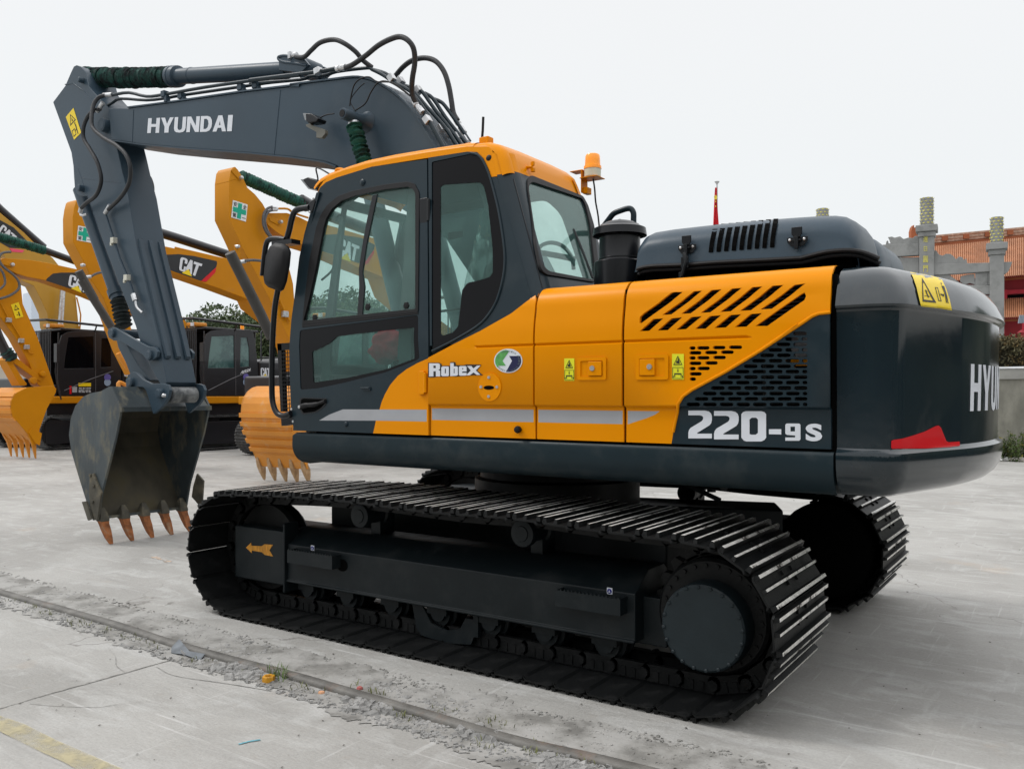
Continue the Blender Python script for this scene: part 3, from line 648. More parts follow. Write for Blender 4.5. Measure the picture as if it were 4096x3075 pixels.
k=len(mb.v)-n; mb.f.append(tuple(range(k,k+n))); mb.m.append(0); mb.f.append(tuple(range(n-1,-1,-1))); mb.m.append(0)
mb.f.append(tuple(i*n for i in range(len(rows)))+tuple(i*n+n-1 for i in reversed(range(len(rows))))); mb.m.append(0)
CWT=mat('counterweight_paint',(.010,.019,.025),.14,coat=.25,spec=.5,var=.15,scale=1.5,bump=.10,bscale=7,dirt=(.05,.052,.05),dscale=2.2,dlo=.55,dhi=.95)
CW=mb.build('counterweight',CWT,EX,smooth=30)
def onCW(p,off=.003):            # march the ray to the counterweight skin
    d=ray(p); t=3.2
    def dist(t):
        q=EYE+d*t; i=cwin(q.z); P=plan(i); r=1e9
        for a,b in zip(P[1:],P[2:-1]):
            ab=b-a; w_=Vector((q.x,q.y))-a; s=max(0,min(1,w_.dot(ab)/max(1e-9,ab.dot(ab)))); v=w_-ab*s; dd=v.length
            if dd<abs(r): r=dd*(1 if (ab.x*w_.y-ab.y*w_.x)<=0 else -1)
        return r
    for _ in range(60):
        e=dist(t)
        t+=e*.8
        if abs(e)<5e-4: break
    return EYE+d*t-d.normalized()*off
def grp(name,polys,mt,par,sub=None,off=.004,fn=onCW,cell=40):
    mb=MB()
    for P in polys:
        xs=[p[0] for p in P]; ys=[p[1] for p in P]
        # split into cells so the film follows the curve
        V=[];E_=[]
        def loop(p):
            k=len(V); V.extend(Vector(q) for q in p); E_.extend((k+i,k+(i+1)%len(p)) for i in range(len(p)))
        loop(P)
        x=min(xs)+cell
        while x<max(xs): k=len(V); V.extend([Vector((x,min(ys)-5)),Vector((x,max(ys)+5))]); E_.append((k,k+1)); x+=cell
        y=min(ys)+cell
        while y<max(ys): k=len(V); V.extend([Vector((min(xs)-5,y)),Vector((max(xs)+5,y))]); E_.append((k,k+1)); y+=cell
        vs_,_,fs_,_,_,_=delaunay_2d_cdt(V,E_,[],0,1e-6)
        ks=[tuple(f) for f in fs_ if inside(sum((vs_[i] for i in f),Vector((0,0)))/3,P)]
        used={i for f in ks for i in f}; mp={i:j for j,i in enumerate(sorted(used))}
        mb.add([fn((vs_[i].x,vs_[i].y),off) for i in sorted(used)],[tuple(mp[i] for i in f) for f in ks])
    return mb.build(name,mt,par,smooth=60)
grp('red_marker',[px('U2',(735,866),(760,855),(860,840),(980,805),(1100,765),(1230,700),(1262,697),(1285,720),(1345,868),(1370,880),(1440,876),(1492,873),(1494,920),(1380,934),(1100,950),(740,953),(733,940))],RED,CW)
ws=grp('warning_sticker',[px('R6',(400,936),(560,960),(735,1003),(755,1025),(800,1120),(838,1240),(864,1360),(700,1335),(523,1316),(505,1250),(470,1100),(430,990))],YEL,CW,off=.014,cell=12)
grp('pictogram',[px('R6',*p) for p in (((530,995),(560,1045),(551,1060),(538,1038)),((551,1043),(560,1045),(690,1275),(660,1258)),((530,995),(540,1030),(552,1240),(540,1262)),((540,1238),(672,1256),(690,1276),(540,1262)),((566,1135),(576,1130),(612,1215),(603,1220)),((585,1140),(591,1140),(588,1185),(582,1185)),((560,1195),(628,1203),(628,1208),(560,1200)),
  ((676,1102),(702,1106),(704,1112),(678,1108)),((676,1102),(684,1103),(722,1254),(716,1254)),((702,1106),(708,1107),(750,1258),(743,1258)),((718,1248),(750,1254),(750,1260),(720,1256)),
  ((747,1085),(778,1092),(806,1180),(828,1283),(818,1282),(800,1200),(808,1278),(800,1276),(785,1180)),((738,1052),(748,1055),(752,1075),(742,1072)),((735,1172),(760,1180),(776,1178),(778,1206),(765,1208),(760,1192),(745,1196)),
  ((527,1303),(862,1344),(863,1348),(527,1307)))],INK,ws,off=.019,cell=12)
# lettering on the rear: built on the arc from its left edge on; letters as outlines in (u along the arc, v up)
H_=[[(0,0),(.30,0),(.30,.41),(.70,.41),(.70,0),(1,0),(1,1),(.70,1),(.70,.60),(.30,.60),(.30,1),(0,1)]]
Y_=[[(.33,0),(.67,0),(.67,.38),(1,1),(.70,1),(.5,.58),(.30,1),(0,1),(.33,.38)]]
U_=[[(0,.28),(.05,.12),(.2,.02),(.5,-.02),(.8,.02),(.95,.12),(1,.28),(1,1),(.70,1),(.70,.30),(.63,.18),(.5,.15),(.37,.18),(.30,.30),(.30,1),(0,1)]]
N_=[[(0,0),(.28,0),(.28,.62),(.70,0),(1,0),(1,1),(.72,1),(.72,.40),(.30,1),(0,1)]]
D_=[[(0,0),(.55,0),(.82,.08),(.97,.28),(1,.5),(.97,.72),(.82,.92),(.55,1),(0,1)]]
A_=[[(0,0),(.29,0),(.37,.23),(.63,.23),(.71,0),(1,0),(.65,1),(.35,1)]]
I_=[[(0,0),(1,0),(1,1),(0,1)]]
HL={'D':[(.29,.18),(.5,.18),(.64,.28),(.70,.5),(.64,.72),(.5,.82),(.29,.82)],'A':[(.435,.40),(.565,.40),(.5,.66)]}
LT=dict(H=H_,Y=Y_,U=U_,N=N_,D=D_,A=A_,I=I_); LW=dict(H=.76,Y=.80,U=.74,N=.80,D=.74,A=.86,I=.30)
def word(w,gap=.10):
    x=0; out=[]
    for c in w: out.append((c,x,LW[c])); x+=LW[c]+gap
    T=x-gap; return [(c,a/T,b/T) for c,a,b in out]
a0=onCW(px('U2',(1612,15))[0],0); a1=onCW(px('U2',(1617,537))[0],0); 
za=(a0.z); zb=a1.z; th0=math.atan2(a0.y-CY,a0.x-CX); half=-th0; mb=MB()
def rearpt(u,v,off=.003):
    a=th0+(2*half)*u; z=zb+(za-zb)*v; r=2.83-cwin(z)+off; return (CX+r*math.cos(a),CY+r*math.sin(a),z)
for c,x,wd in word('HYUNDAI',.14):
    h=[[(x+p[0]*wd,p[1]) for p in HL[c]]] if c in HL else []
    plate(mb,[(x+p[0]*wd,p[1]) for p in LT[c][0]],h,lambda u,v: rearpt(u,v),(-.001,0,0),cuts=[.25,.5,.75])
mb.build('lettering',WHT,CW,smooth=0)
# ---- engine hood
def hood(x0,x1,y0,y1,zb_,zt,r,nm,slots=None):
    mb=MB()
    def sect(x,zt_,yin=0):
        P=[(y0+yin,zb_),(y0+yin+.01,zb_+.08)]
        for k in range(9): a=PI/2*k/8; P.append((y0+yin+.025+r*(1-math.cos(a)),zt_-r*.8+r*.8*math.sin(a)))
        for k in range(9): a=PI/2*(1-k/8); P.append((y1-yin-.025-r*(1-math.cos(a)),zt_-r*.8+r*.8*math.sin(a)))
        P+=[(y1-yin-.01,zb_+.08),(y1-yin,zb_)]
        return [(x,y,z) for y,z in P]
    return mb,sect
y0h=4.30; zb_=2.215
def hsec(x,zt,z0,yin=0,y0=y0h,y1=4.80,r=.17):
    P=[(y0+yin,z0)]
    for k in range(11): a=PI/2*k/10; P.append((y0+yin+.02+r*(1-math.cos(a)),zt-r*.75+r*.75*math.sin(a)))
    for k in range(5): a=PI/2*(1-k/4); P.append((y1-.0-.08*(1-math.cos(a))-.0,zt-.10+.10*math.sin(a)))
    P.append((y1,z0)); return [(x,y,z) for y,z in P]
base=[onY(p,y0h-.012) for p in px('E',(1012,1075),(1030,1058),(1120,1042),(1350,1032),(1600,1014),(1900,1000),(2200,984))+px('F',(560,800),(640,780),(760,752),(900,741),(1000,750),(1080,775),(1140,802))]
def bz(x):
    for p,q_ in zip(base,base[1:]):
        if p.x<=x<=q_.x: return p.z+(q_.z-p.z)*(x-p.x)/(q_.x-p.x)
    return base[0].z if x<base[0].x else base[-1].z
xs=[(-2.088,2.26,.03),(-2.082,2.35,.01),(-2.072,2.395,0),(-2.05,2.422,0),(-2.01,2.436,0),(-1.9,2.441,0),(-1.75,2.441,0),(-1.6,2.44,0),(-1.45,2.437,0),(-1.35,2.434,0),(-1.27,2.431,0),(-1.20,2.428,0),(-1.12,2.424,0),(-1.05,2.418,0),(-1.0,2.406,.0),(-.96,2.38,.0),(-.93,2.335,.004),(-.915,2.28,.008),(-.91,2.22,.012)]
xs=[(a_,b_,bz(a_)-.004,c_) for a_,b_,c_ in xs]
mb=MB(); mb.grid([hsec(x,zt,z0,yi) for x,zt,z0,yi in xs]); n=18
mb.f.append(tuple(range(17,-1,-1))); mb.m.append(0); k=len(mb.v)-18; mb.f.append(tuple(range(k,k+18))); mb.m.append(0)
HD=mb.build('engine_hood',BOOM,EX,smooth=45)
mb=MB(); mb.grid([hsec(x,zt-.02,min(z0,2.2),yi,4.82,5.62,.14) for x,zt,z0,yi in xs[1:]]); k=len(mb.v)-18; mb.f.append(tuple(range(k,k+18))); mb.m.append(0); mb.f.append(tuple(range(17,-1,-1))); mb.m.append(0)
mb.build('rear_hood',BOOM,EX,smooth=45)
# hood skin solver
def onHood(p,off=.0):
    r=.17; best=None
    for k in range(121):
        a=PI/2*k/120; y=y0h+.02+r*(1-math.cos(a)); z=2.436-r*.75+r*.75*math.sin(a); h=onY(p,y); d=abs(h.z-z)
        if best is None or d<best[0]: best=(d,h)
    lo=onY(p,y0h+.012)
    v=best[1] if best[0]<.01 else lo
    return v+Vector((0,-off,off*.4))
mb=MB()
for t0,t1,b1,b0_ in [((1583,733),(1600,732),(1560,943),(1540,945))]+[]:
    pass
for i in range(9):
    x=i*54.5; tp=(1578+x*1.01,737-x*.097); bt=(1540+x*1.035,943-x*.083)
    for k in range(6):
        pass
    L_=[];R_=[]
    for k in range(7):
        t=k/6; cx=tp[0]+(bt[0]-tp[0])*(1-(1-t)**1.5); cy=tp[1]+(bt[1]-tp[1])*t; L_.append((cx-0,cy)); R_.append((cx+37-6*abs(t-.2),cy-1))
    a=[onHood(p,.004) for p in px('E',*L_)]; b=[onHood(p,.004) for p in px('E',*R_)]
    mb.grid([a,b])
mb.build('hood_slot_shade',DARKIN,HD,smooth=0)  # near-black strips laid on the skin stand in for shaded slots
mb=MB(); mb.tube(smooth(base,4),.012,8); mb.tube([v+Vector((.004,.012,-.021)) for v in smooth(base,4)],.011,8); mb.build('rubber_seal',BLK,HD)
mb=MB(); mb.box((-2.04,4.36,2.06),(-.95,4.44,2.225)); mb.build('hood_wall',DARKIN,EX)
mb=MB(); mb.lathe([(.01,0),(.13,0),(.13,.01),(.01,.012)],(0,0,0),24); 
for c in (px('E',(1388,905))[0],px('F',(547,665))[0]):
    p=onHood(c,.0)+Vector((0,-.012,0)); s=.00075*VW['E'][2]*1.65
    mb=MB()
    X,Z=p.x,p.z
    def bx(x0,z0,x1,z1,y0=0,y1=.012): mb.box((X+x0*s,p.y-y1,Z+z0*s),(X+x1*s,p.y-y0,Z+z1*s))
    mb.prism([(X+x*s,p.y,Z+z*s) for x,z in ((-75,20),(75,20),(75,-12),(45,-48),(-45,-48),(-75,-12))],(0,-.005,0))
    mb.prism([(X+x*s,p.y-.006,Z+z*s) for x,z in ((-38,90),(38,90),(38,40),(20,15),(-20,15),(-38,40))],(0,-.012,0))
    bx(-14,-70,14,20,.006,.03); bx(-30,-14,30,2,.006,.022)
    lt=mb.build('hood_latch',BLKG,HD,bevel=.002)
    for dx in (-52,52):
        mb=MB(); mb.lathe([(11*s,0),(10*s,-.008),(5*s,-.010)],(X+dx*s,p.y-.005,Z),8,0,'Y'); mb.build('latch_screw',STL,lt)
for x in (onY(px('E',(1375,1050))[0],4.29).x,):
    mb=MB(); mb.tube([(x-.005,4.27,2.27),(x+.01,4.26,2.22),(x-.02,4.27,2.14)],.012,8); mb.box((x-.02,4.262,2.19),(x+.02,4.275,2.25)); mb.box((x-.035,4.265,2.11),(x-.015,4.275,2.17)); mb.build('toggle_clamp',BLKG,HD,bevel=.002)
# ---- air pre-cleaner, handrail
ac=(-2.25,4.46,0)
mb=MB(); mb.lathe([(.148,2.06),(.148,2.282),(.142,2.288),(.122,2.29),(.118,2.30),(.118,2.425)],ac,40); PCN=mb.build('air_precleaner',BLKG,EX)
mb=MB(); mb.lathe([(.118,2.298),(.121,2.30),(.121,2.306),(.118,2.308)],ac,40); mb.build('clamp_band',BLKG,PCN)
mb=MB()
for k in range(64):
    for j in range(5):
        a=2*PI*(k+.5*(j%2))/64; z=2.432+j*.008
        mb.box((-.0022,-.1185,-.0045),(.0022,-.1165,.0045),0,Matrix.Translation((ac[0],ac[1],z))@Matrix.Rotation(a,4,'Z'))
for j in range(6): mb.lathe([(.1165,2.427+j*.008),(.1185,2.427+j*.008),(.1185,2.4285+j*.008),(.1165,2.4285+j*.008)],ac,40)
mb.build('mesh_band',BLKG,PCN,smooth=0)
mb=MB(); mb.lathe([(.118,2.472),(.150,2.462),(.156,2.436),(.150,2.478),(.118,2.492),(.112,2.500),(.088,2.510),(.082,2.515),(.055,2.522),(.012,2.526),(.012,2.532),(.004,2.535)],ac,44); mb.build('rain_cap',BLKG,PCN)
mb=MB(); mb.tube(smooth([onY(p,5.05) for p in px('E',(700,850),(745,775),(800,700),(838,655),(890,632),(940,617),(968,622),(984,650),(985,700),(985,800))],5),.019,12); mb.build('handrail',DRK,EX)
mb=MB(); p=[onY(q_,5.6) for q_ in px('E',(1026,910),(1040,912),(1050,940),(1050,1020),(1026,1025))]; mb.prism(p,(0,.03,0)); mb.build('far_mirror',mat('brown_mirror_glass',(.25,.10,.05),.25),EX)
mb=MB(); mb.tube([onY(q_,5.6) for q_ in px('E',(1026,908),(1042,914),(1050,945),(1048,1020),(1030,1028))],.008,6); mb.build('mirror_rim',BLK,EX)
# ================================================= CAB
def YC(z): return Y0 if z<1.85 else Y0+(z-1.85)*.115
FARC=9.17
def CB(p): return onS(p,YC)
def cxz(v,*pts): return [(w_.x,w_.z) for w_ in (CB(p) for p in px(v,*pts))]
fc_=lambda off:(lambda x,z:(x,YC(z)+off,z))
CC=[1.85]
def cplate(name,o,holes,mt,off=0,th=.03,regions=(),par=None,bevel=0,mir=False):
    mb=MB(); plate(mb,o,holes,fc_(off),(0,th,0),regions,CC)
    if mir:
        mb.v=[(x,FARC-y,z) for x,y,z in mb.v]
    return mb.build(name,mt,par,bevel=bevel)
# side frame outline
fr_=cxz('B',(372,1640),(400,1540),(440,1400),(470,1310),(492,1250))
front=cxz('D',(318,1665),(300,1500),(290,1250),(292,1050),(305,880),(330,700),(362,430))+fr_[1:]
rooflo=cxz('B',(492,1250),(515,1200),(560,1160),(640,1125),(900,1045),(1320,978),(1600,935),(1675,938),(1722,985),(1752,1050),(1775,1120))
rear_top=(-2.80,2.80); rear_bot=(-2.55,2.08)
xr=lambda z: -2.517-(z-2.10)*(.275/.735)
RB=.10                              # rear corner radius
seamx=X0
door_o=front[:-1]+rooflo[1:6]; 
dx=cxz('B',(1308,990))[0]
door=front+rooflo[1:5]+[(dx[0]-.004,dx[1]),(X0-.006,1.85),(X0-.006,ZB),(front[0][0],ZB)]
door[0]=(front[0][0],ZB+.03)
w1=rnd(cxz('D',(388,918),(1243,828))+cxz('B',(1252,1240),(1218,1172),(1165,1157),(1000,1177),(760,1225),(650,1265),(570,1330),(520,1410),(490,1500))+cxz('D',(440,450),(410,700)),.015)
w2=rnd(cxz('D',(368,960),(1240,848),(1249,1165),(1230,1180),(1000,1270),(700,1345),(500,1388),(372,1398)),.02)
orr=cxz('G',(1130,245),(1050,280),(970,325),(905,375),(850,440),(810,510),(785,570),(766,640),(745,700),(722,806),(722,830),(1140,840))
st1=cxz('G',(325,703),(400,660),(500,621),(1118,623),(1118,711),(760,704))
ow=[(X0-.012,STT[0])]
CAB=cplate('cab',[(-4.30,1.30),(-4.28,2.0),(-4.24,2.5),(-4.20,2.85),(-4.1,2.93),(-3.2,2.96),(-2.98,2.9),(-2.70,2.14),(-2.70,1.9),(-3.45,1.5),(-3.5,1.30)],[[(-4.22,1.45),(-4.18,2.80),(-4.05,2.86),(-3.62,2.88),(-3.60,1.62)],[(-3.50,1.68),(-3.50,2.88),(-3.10,2.86),(-2.80,2.2),(-2.85,2.0)]],INT,.06,.025,par=EX)
DOOR=cplate('door',door,[w1,w2],[DRK,ORG,STRP],0,.04,[(orr,1),(st1,2)],par=CAB)
# rubber frame and panes
def ringp(o,d):
    c=sum((Vector(p) for p in o),Vector((0,0)))/len(o); out=[]
    m=len(o)
    for i in range(m):
        a=Vector(o[i-1]);b=Vector(o[i]);e_=Vector(o[(i+1)%m]); t=(e_-a)
        if t.length<1e-6: out.append(tuple(b)); continue
        n_=Vector((-t.y,t.x)).normalized(); 
        if n_.dot(c-b)<0: n_=-n_
        out.append(tuple(b+n_*d))
    return out
w1i=rnd(cxz('D',(398,890),(1222,802))+cxz('B',(1222,1245),(1205,1212),(1165,1195),(1000,1215),(780,1262),(680,1298),(610,1355),(565,1430),(548,1490),(528,1590))+cxz('D',(490,500),(440,730)),.01)
cplate('window_rubber',w1,[w1i],BLK,-.006,.03,par=DOOR,bevel=.004)
cplate('window_glass',w1i,[],GLS,.012,.003,par=DOOR)
w2i=rnd(cxz('D',(455,1118),(525,1088),(590,1050),(640,1005),(900,972),(1206,938),(1212,1168),(1000,1248),(720,1310),(465,1345)),.012)
cplate('glass_border',w2,[w2i],FRIT,.004,.008,par=DOOR)
cplate('lower_glass',w2i,[],GLL,.008,.003,par=DOOR)
bar=cxz('R7',(1612,120),(1680,100),(1600,480),(1520,850),(1462,1250))+cxz('D',(838,640),(822,846),(786,850),(800,640))+cxz('R7',(1410,1200),(1470,800),(1530,480))
cplate('sash_bar',rnd(bar[:1]+bar[1:],.0),[],BLKG,.006,.014,par=DOOR)
cplate('window_sill',cxz('D',(385,905),(1240,815),(1243,842),(386,940)),[],BLK,-.004,.02,par=DOOR,bevel=.003)
for c in ((468,868),(858,788),(1143,778)):
    p=CB(px('D',c)[0]); mb=MB(); mb.lathe([(.004,.03),(.02,.028),(.026,.02),(.022,.012),(.01,.01)],p+Vector((0,-.005,0)),6,0,'Y'); mb.build('sash_knob',BLK,DOOR)
mb=MB(); mb.tube(smooth([CB(p)+Vector((0,.06,0)) for p in px('R7',(985,480),(1030,395),(1075,395),(1108,450),(1075,590),(1000,790),(970,960),(950,1150),(900,1240),(775,1350))],5),.008,8); mb.build('inner_grab_bar',BLK,DOOR)
# door handle, lock, hinges
hd=rnd(cxz('G',(180,545),(200,533),(385,540),(383,580),(350,615),(300,645),(200,658),(187,620)),.02)
h_=cplate('handle_recess',hd,[],BLKG,-.003,.004,par=DOOR)
cplate('handle_bowl',[(Vector(p)*.86+sum((Vector(a) for a in hd),Vector((0,0)))/len(hd)*.14) for p in hd],[],DARKIN,-.0045,.002,par=h_)
g_=[CB(p)+Vector((0,-.012,0)) for p in px('G',(200,605),(240,592),(310,585),(380,560))]
mb=MB(); mb.tube(smooth(g_,4),[.020]*5+[.017]*4+[.012]*4,10); mb.build('door_handle',BLK,h_)
mb=MB(); mb.lathe([(.011,0),(.011,-.006),(.004,-.008)],CB(px('G',(203,603))[0])+Vector((0,-.026,0)),14,0,'Y'); mb.build('key_lock',STL,h_)
mb=MB(); c=CB(px('G',(685,470))[0]); mb.prism(rnd3:=[(c.x+x,c.y-.001,c.z+z) for x,z in ((-.03,-.012),(.026,-.012),(.03,.0),(.026,.012),(-.026,.012),(-.03,.004))],(0,-.008,0)); mb.tube([(c.x-.055,c.y-.012,c.z+.006),(c.x+.02,c.y-.012,c.z+.004)],.005,6); mb.build('small_latch',DRK,DOOR,bevel=.002)
for v,c,r in (('B',(832,1163),.022),('G',(526,730),.016)):
    p=CB(px(v,c)[0]); mb=MB(); mb.lathe([(r,.001),(r,-.006),(r*.7,-.011),(.002,-.012)],p,20,0,'Y'); mb.build('dome_cap',DRK,DOOR)
for v,a,b,mt_ in (('B',(1262,1285),(1318,1455),BLKG),('G',(1072,340),(1122,512),ORG)):
    a=CB(px(v,a)[0]); b=CB(px(v,b)[0]); mb=MB(); mb.box((a.x,a.y-.018,b.z),(b.x-.012,a.y-.001,a.z)); mb.cyl((b.x-.006,a.y-.012,b.z+.01),(b.x-.006,a.y-.012,a.z-.01),.011,10); mb.build('hinge',mt_,DOOR,bevel=.004)
# rear quarter: dark side plate with smoked quarter window
qg=rnd(cxz('B',(1340,1010),(1625,950),(1680,965),(1720,1010),(1760,1100),(1795,1220),(1835,1400))+cxz('D',(1872,330),(1874,480),(1850,620),(1800,770),(1700,905),(1520,1022),(1345,1112)),.012)
low=cxz('D',(1316,1163),(1500,1066),(1700,965),(1900,845))+[(d1[3][0]+.02,d1[3][1])]
lp=[(x,min(v,RV)) for x,v in d1]
side=[(dx[0]+.006,dx[1]+.006)]+[p for p in rooflo[6:]]
side=[(X0+.006,1.85),(dx[0]+.006,rooflo[5][1])]+rooflo[6:11]+[(xr(2.80)-RB,2.795),(xr(2.0)-RB+.02,2.0),(d1[-1][0],1.98)]+[(x,min(v,1.98)+.004) for x,v in d1[::-1][1:]]+[(X0+.006,lp[0][1]-.0)]
QP=cplate('quarter_panel',side,[qg],DRK,0,.04,par=CAB)
cplate('roof_side_strip',rooflo+[(xr(2.80)-RB+.01,2.80),(xr(2.96)-RB+.01,2.96)]+cxz('B',(1760,900),(1600,896),(1300,940),(900,1018),(700,1068),(600,1106),(540,1152),(507,1203)),[],ORG,.002,.03,par=CAB)
qi=rnd(cxz('B',(1400,1190),(1425,1176),(1690,1158),(1722,1190),(1752,1330))+cxz('D',(1785,360),(1786,535),(1762,568),(1690,590),(1600,610),(1560,660),(1545,800),(1528,935),(1490,975),(1418,1000),(1400,985)),.012)
cplate('quarter_glass_border',qg,[qi],FRIT,.006,.006,par=QP)
cplate('quarter_glass',qi,[],GLQ,.008,.003,par=QP)
mb=MB(); mb.tube(smooth([CB(p)+Vector((0,-.002,0)) for p in px('D',(1345,1114),(1520,1026),(1705,908),(1808,770),(1858,620),(1880,470),(1872,320))+px('B',(1838,1390),(1797,1215),(1762,1095),(1722,1005),(1682,960),(1625,945))],4),.008,8); mb.build('quarter_seal',DRK,QP)
# rear face with rounded corners (leans forward)
nR=Vector((1,0,.275/.735)).normalized(); qR=Vector((-2.517,0,2.10))
def RP(p): return onP(p,qR,nR)
def ryz(v,*pts): return [(w_.y,w_.z) for w_ in (RP(p) for p in px(v,*pts))]
def rf(off): return lambda y,z:(xr(z)-off,y,z)
zt=2.83
rout=[(YC(2.0)+RB,2.0),(FARC-YC(2.0)-RB,2.0),(FARC-YC(2.3)-RB,2.3),(FARC-YC(zt)-RB,zt),(YC(zt)+RB,zt),(YC(2.3)+RB,2.3)]
rw=rnd(ryz('T1',(1395,865),(640,560),(575,620),(575,760))+ryz('T2',(590,380),(650,690),(690,760),(740,792),(1330,884),(1390,860),(1395,700))+ryz('T1',(1560,1300),(1470,1000)),.02)
rwi=rnd(ryz('T1',(1380,905),(650,662),(600,700),(596,780))+ryz('T2',(612,420),(650,590),(715,700),(770,742),(1330,850),(1350,830),(1345,700))+ryz('T1',(1500,1300),(1430,1000)),.02)
mb=MB(); plate(mb,rout,[rw],rf(0),(-.03,0,0)); RPN=mb.build('rear_panel',DRK,CAB)
mb=MB(); plate(mb,rw,[rwi],rf(-.010),(-.02,0,0)); mb.build('rear_window_rubber',BLK,RPN,bevel=.004)
mb=MB(); plate(mb,rwi,[],rf(.004),(-.003,0,0)); mb.build('rear_glass',GLS,RPN)
mb=MB(); g1=[];
for z in [1.95+.02*k for k in range(51)]:
    row=[]
    for k in range(9):
        a=PI/2*k/8; row.append((xr(z)-RB+RB*math.sin(a),YC(z)+RB-RB*math.cos(a),z))
    g1.append(row)
for g2 in (g1,[[(x,FARC-y,z) for x,y,z in r] for r in g1]):
    mb=MB(); mb.grid(g2); mb.m=[1 if sum(mb.v[i][2] for i in f_)/4>2.812+.02*(sum(mb.v[i][0] for i in f_)/4+2.85)/.05 else 0 for f_ in mb.f]; mb.build('corner_post',[DRK,ORG],CAB,smooth=60)
for k,(x0_,) in enumerate(((.35,),)):
    mb=MB(); mb.tube([(xr(z)-RB+RB*math.sin(.95)+.001,YC(z)+RB-RB*math.cos(.95)-.001,z) for z in (2.12,2.4,2.78)],.003,6); mb.build('post_seam',BLKG,CAB)
# far side wall, front, roof, floor
fw=[(-4.44,1.30),(-4.46,1.9),(-4.42,2.4),(-4.38,2.85),(-4.2,2.96),(-3.0,2.96),(-2.86,2.85),(-2.56,2.0),(-2.6,1.30)]
fh=[rnd([(-4.36,1.72),(-4.32,2.78),(-4.16,2.86),(-3.55,2.87),(-3.52,1.66)],.06),rnd([(-3.42,1.66),(-3.44,2.86),(-3.1,2.86),(-2.98,2.75),(-2.72,1.95),(-2.8,1.66)],.06)]
mb=MB(); plate(mb,fw,fh,lambda x,z:(x,FARC-YC(z)-.03,z),(0,.03,0),(),CC); FWL=mb.build('far_side_wall',INT,CAB)
mb=MB(); [plate(mb,h,[],lambda x,z:(x,FARC-YC(z)-.015,z),(0,.003,0),(),CC) for h in fh]; mb.build('far_glass',GLS,FWL)
def xf(z):
    P=sorted([(z_,x_) for x_,z_ in front]); 
    for (a,b),(c,d) in zip(P,P[1:]):
        if a<=z<=c: return b+(d-b)*(z-a)/(c-a)
    return P[0][1] if z<P[0][0] else P[-1][1]
mb=MB(); plate(mb,[(4.05,1.28),(5.12,1.28),(5.12,2.9),(4.12,2.9)],[rnd([(4.085,1.72),(5.03,1.72),(5.0,2.84),(4.15,2.84),(4.10,2.1)],.02),rnd([(4.08,1.34),(5.03,1.34),(5.03,1.66),(4.08,1.66)],.03)],lambda y,z:(xf(z)+.012,y,z),(.03,0,0),(),[1.3,1.5,1.7,1.9,2.1,2.3,2.5,2.7,2.8]); FRN=mb.build('windshield_frame',DRK,CAB)
mb=MB(); plate(mb,[(4.08,1.72),(5.03,1.72),(5.0,2.84),(4.14,2.84),(4.09,2.1)],[],lambda y,z:(xf(z)+.02,y,z),(.004,0,0),(),[1.9,2.1,2.3,2.5,2.7]); mb.build('windshield',GLS,FRN)
mb=MB(); mb.box((-4.42,4.06,1.265),(-2.6,5.12,1.31)); mb.box((-2.75,4.08,1.31),(-2.62,5.1,2.0)); mb.build('cab_floor',INT,CAB)
# roof: side profile swept over the width with rounded edges
rp=[onY(p,4.22) for p in px('B',(512,1200),(527,1172),(560,1132),(620,1095),(760,1045),(900,1000),(1100,958),(1300,925),(1450,902),(1600,880),(1700,872))]
rp=[(v.x,v.z) for v in rp]+[(-3.10,3.045),(-2.98,3.035),(-2.90,3.005),(-2.85,2.96),(-2.825,2.90),(-2.803,2.84),(-2.795,2.818)]
rows=[]
for i,(x,z) in enumerate(rp):
    row=[]; a=rp[max(0,i-1)]; b=rp[min(len(rp)-1,i+1)]; t=Vector((b[0]-a[0],b[1]-a[1])).normalized(); n_=Vector((-t.y,t.x)); 
    if n_.y<0 and x<-3.2: n_=-n_
    if x>-3.2 and n_.x<0: n_=-n_
    rr=.05; yb=YC(z)-.003
    for k in range(7):
        q_=PI/2*k/6; row.append((x-n_.x*rr*(1-math.sin(q_)),yb+rr*1.3*(1-math.cos(q_)),z-n_.y*rr*(1-math.sin(q_))))
    row+= [(x,y,z+.006) for y in (4.4,4.585,4.77)]
    row+=[(r[0],FARC-r[1],r[2]) for r in row[6::-1]]
    rows.append(row)
mb=MB(); mb.grid(rows); ROOF=mb.build('roof',ORG,CAB,smooth=60)
mb=MB(); plate(mb,[(-4.22,4.17),(-2.98,4.17),(-2.98,5.0),(-4.22,5.0)],[],lambda x,y:(x,y,2.93),(0,0,.02)); mb.build('headlining',INT,CAB)
for c,w_ in (((1735,850),.05),((1152,955),.03),((732,1058),.03),((1618,876),.03)):
    p=onY(px('B',c)[0],4.26); mb=MB(); mb.box((p.x-w_*.7,4.24,p.z-.03),(p.x+w_*.7,4.30,p.z+(.018 if w_>.04 else .002))); mb.build('roof_lug',ORG,ROOF,bevel=.006)
a=onY(px('B',(1715,825))[0],4.5); mb=MB(); mb.tube([onY(p,4.5) for p in px('B',(1710,850),(1716,780),(1720,680))],.0085,8); mb.build('antenna',BLK,ROOF)
p=[onY(q_,4.24) for q_ in px('B',(632,1092),(640,1070),(660,1064),(685,1070),(692,1078))]; mb=MB(); mb.tube(smooth(p,4),.012,8); mb.build('lifting_eye',ORG,ROOF)
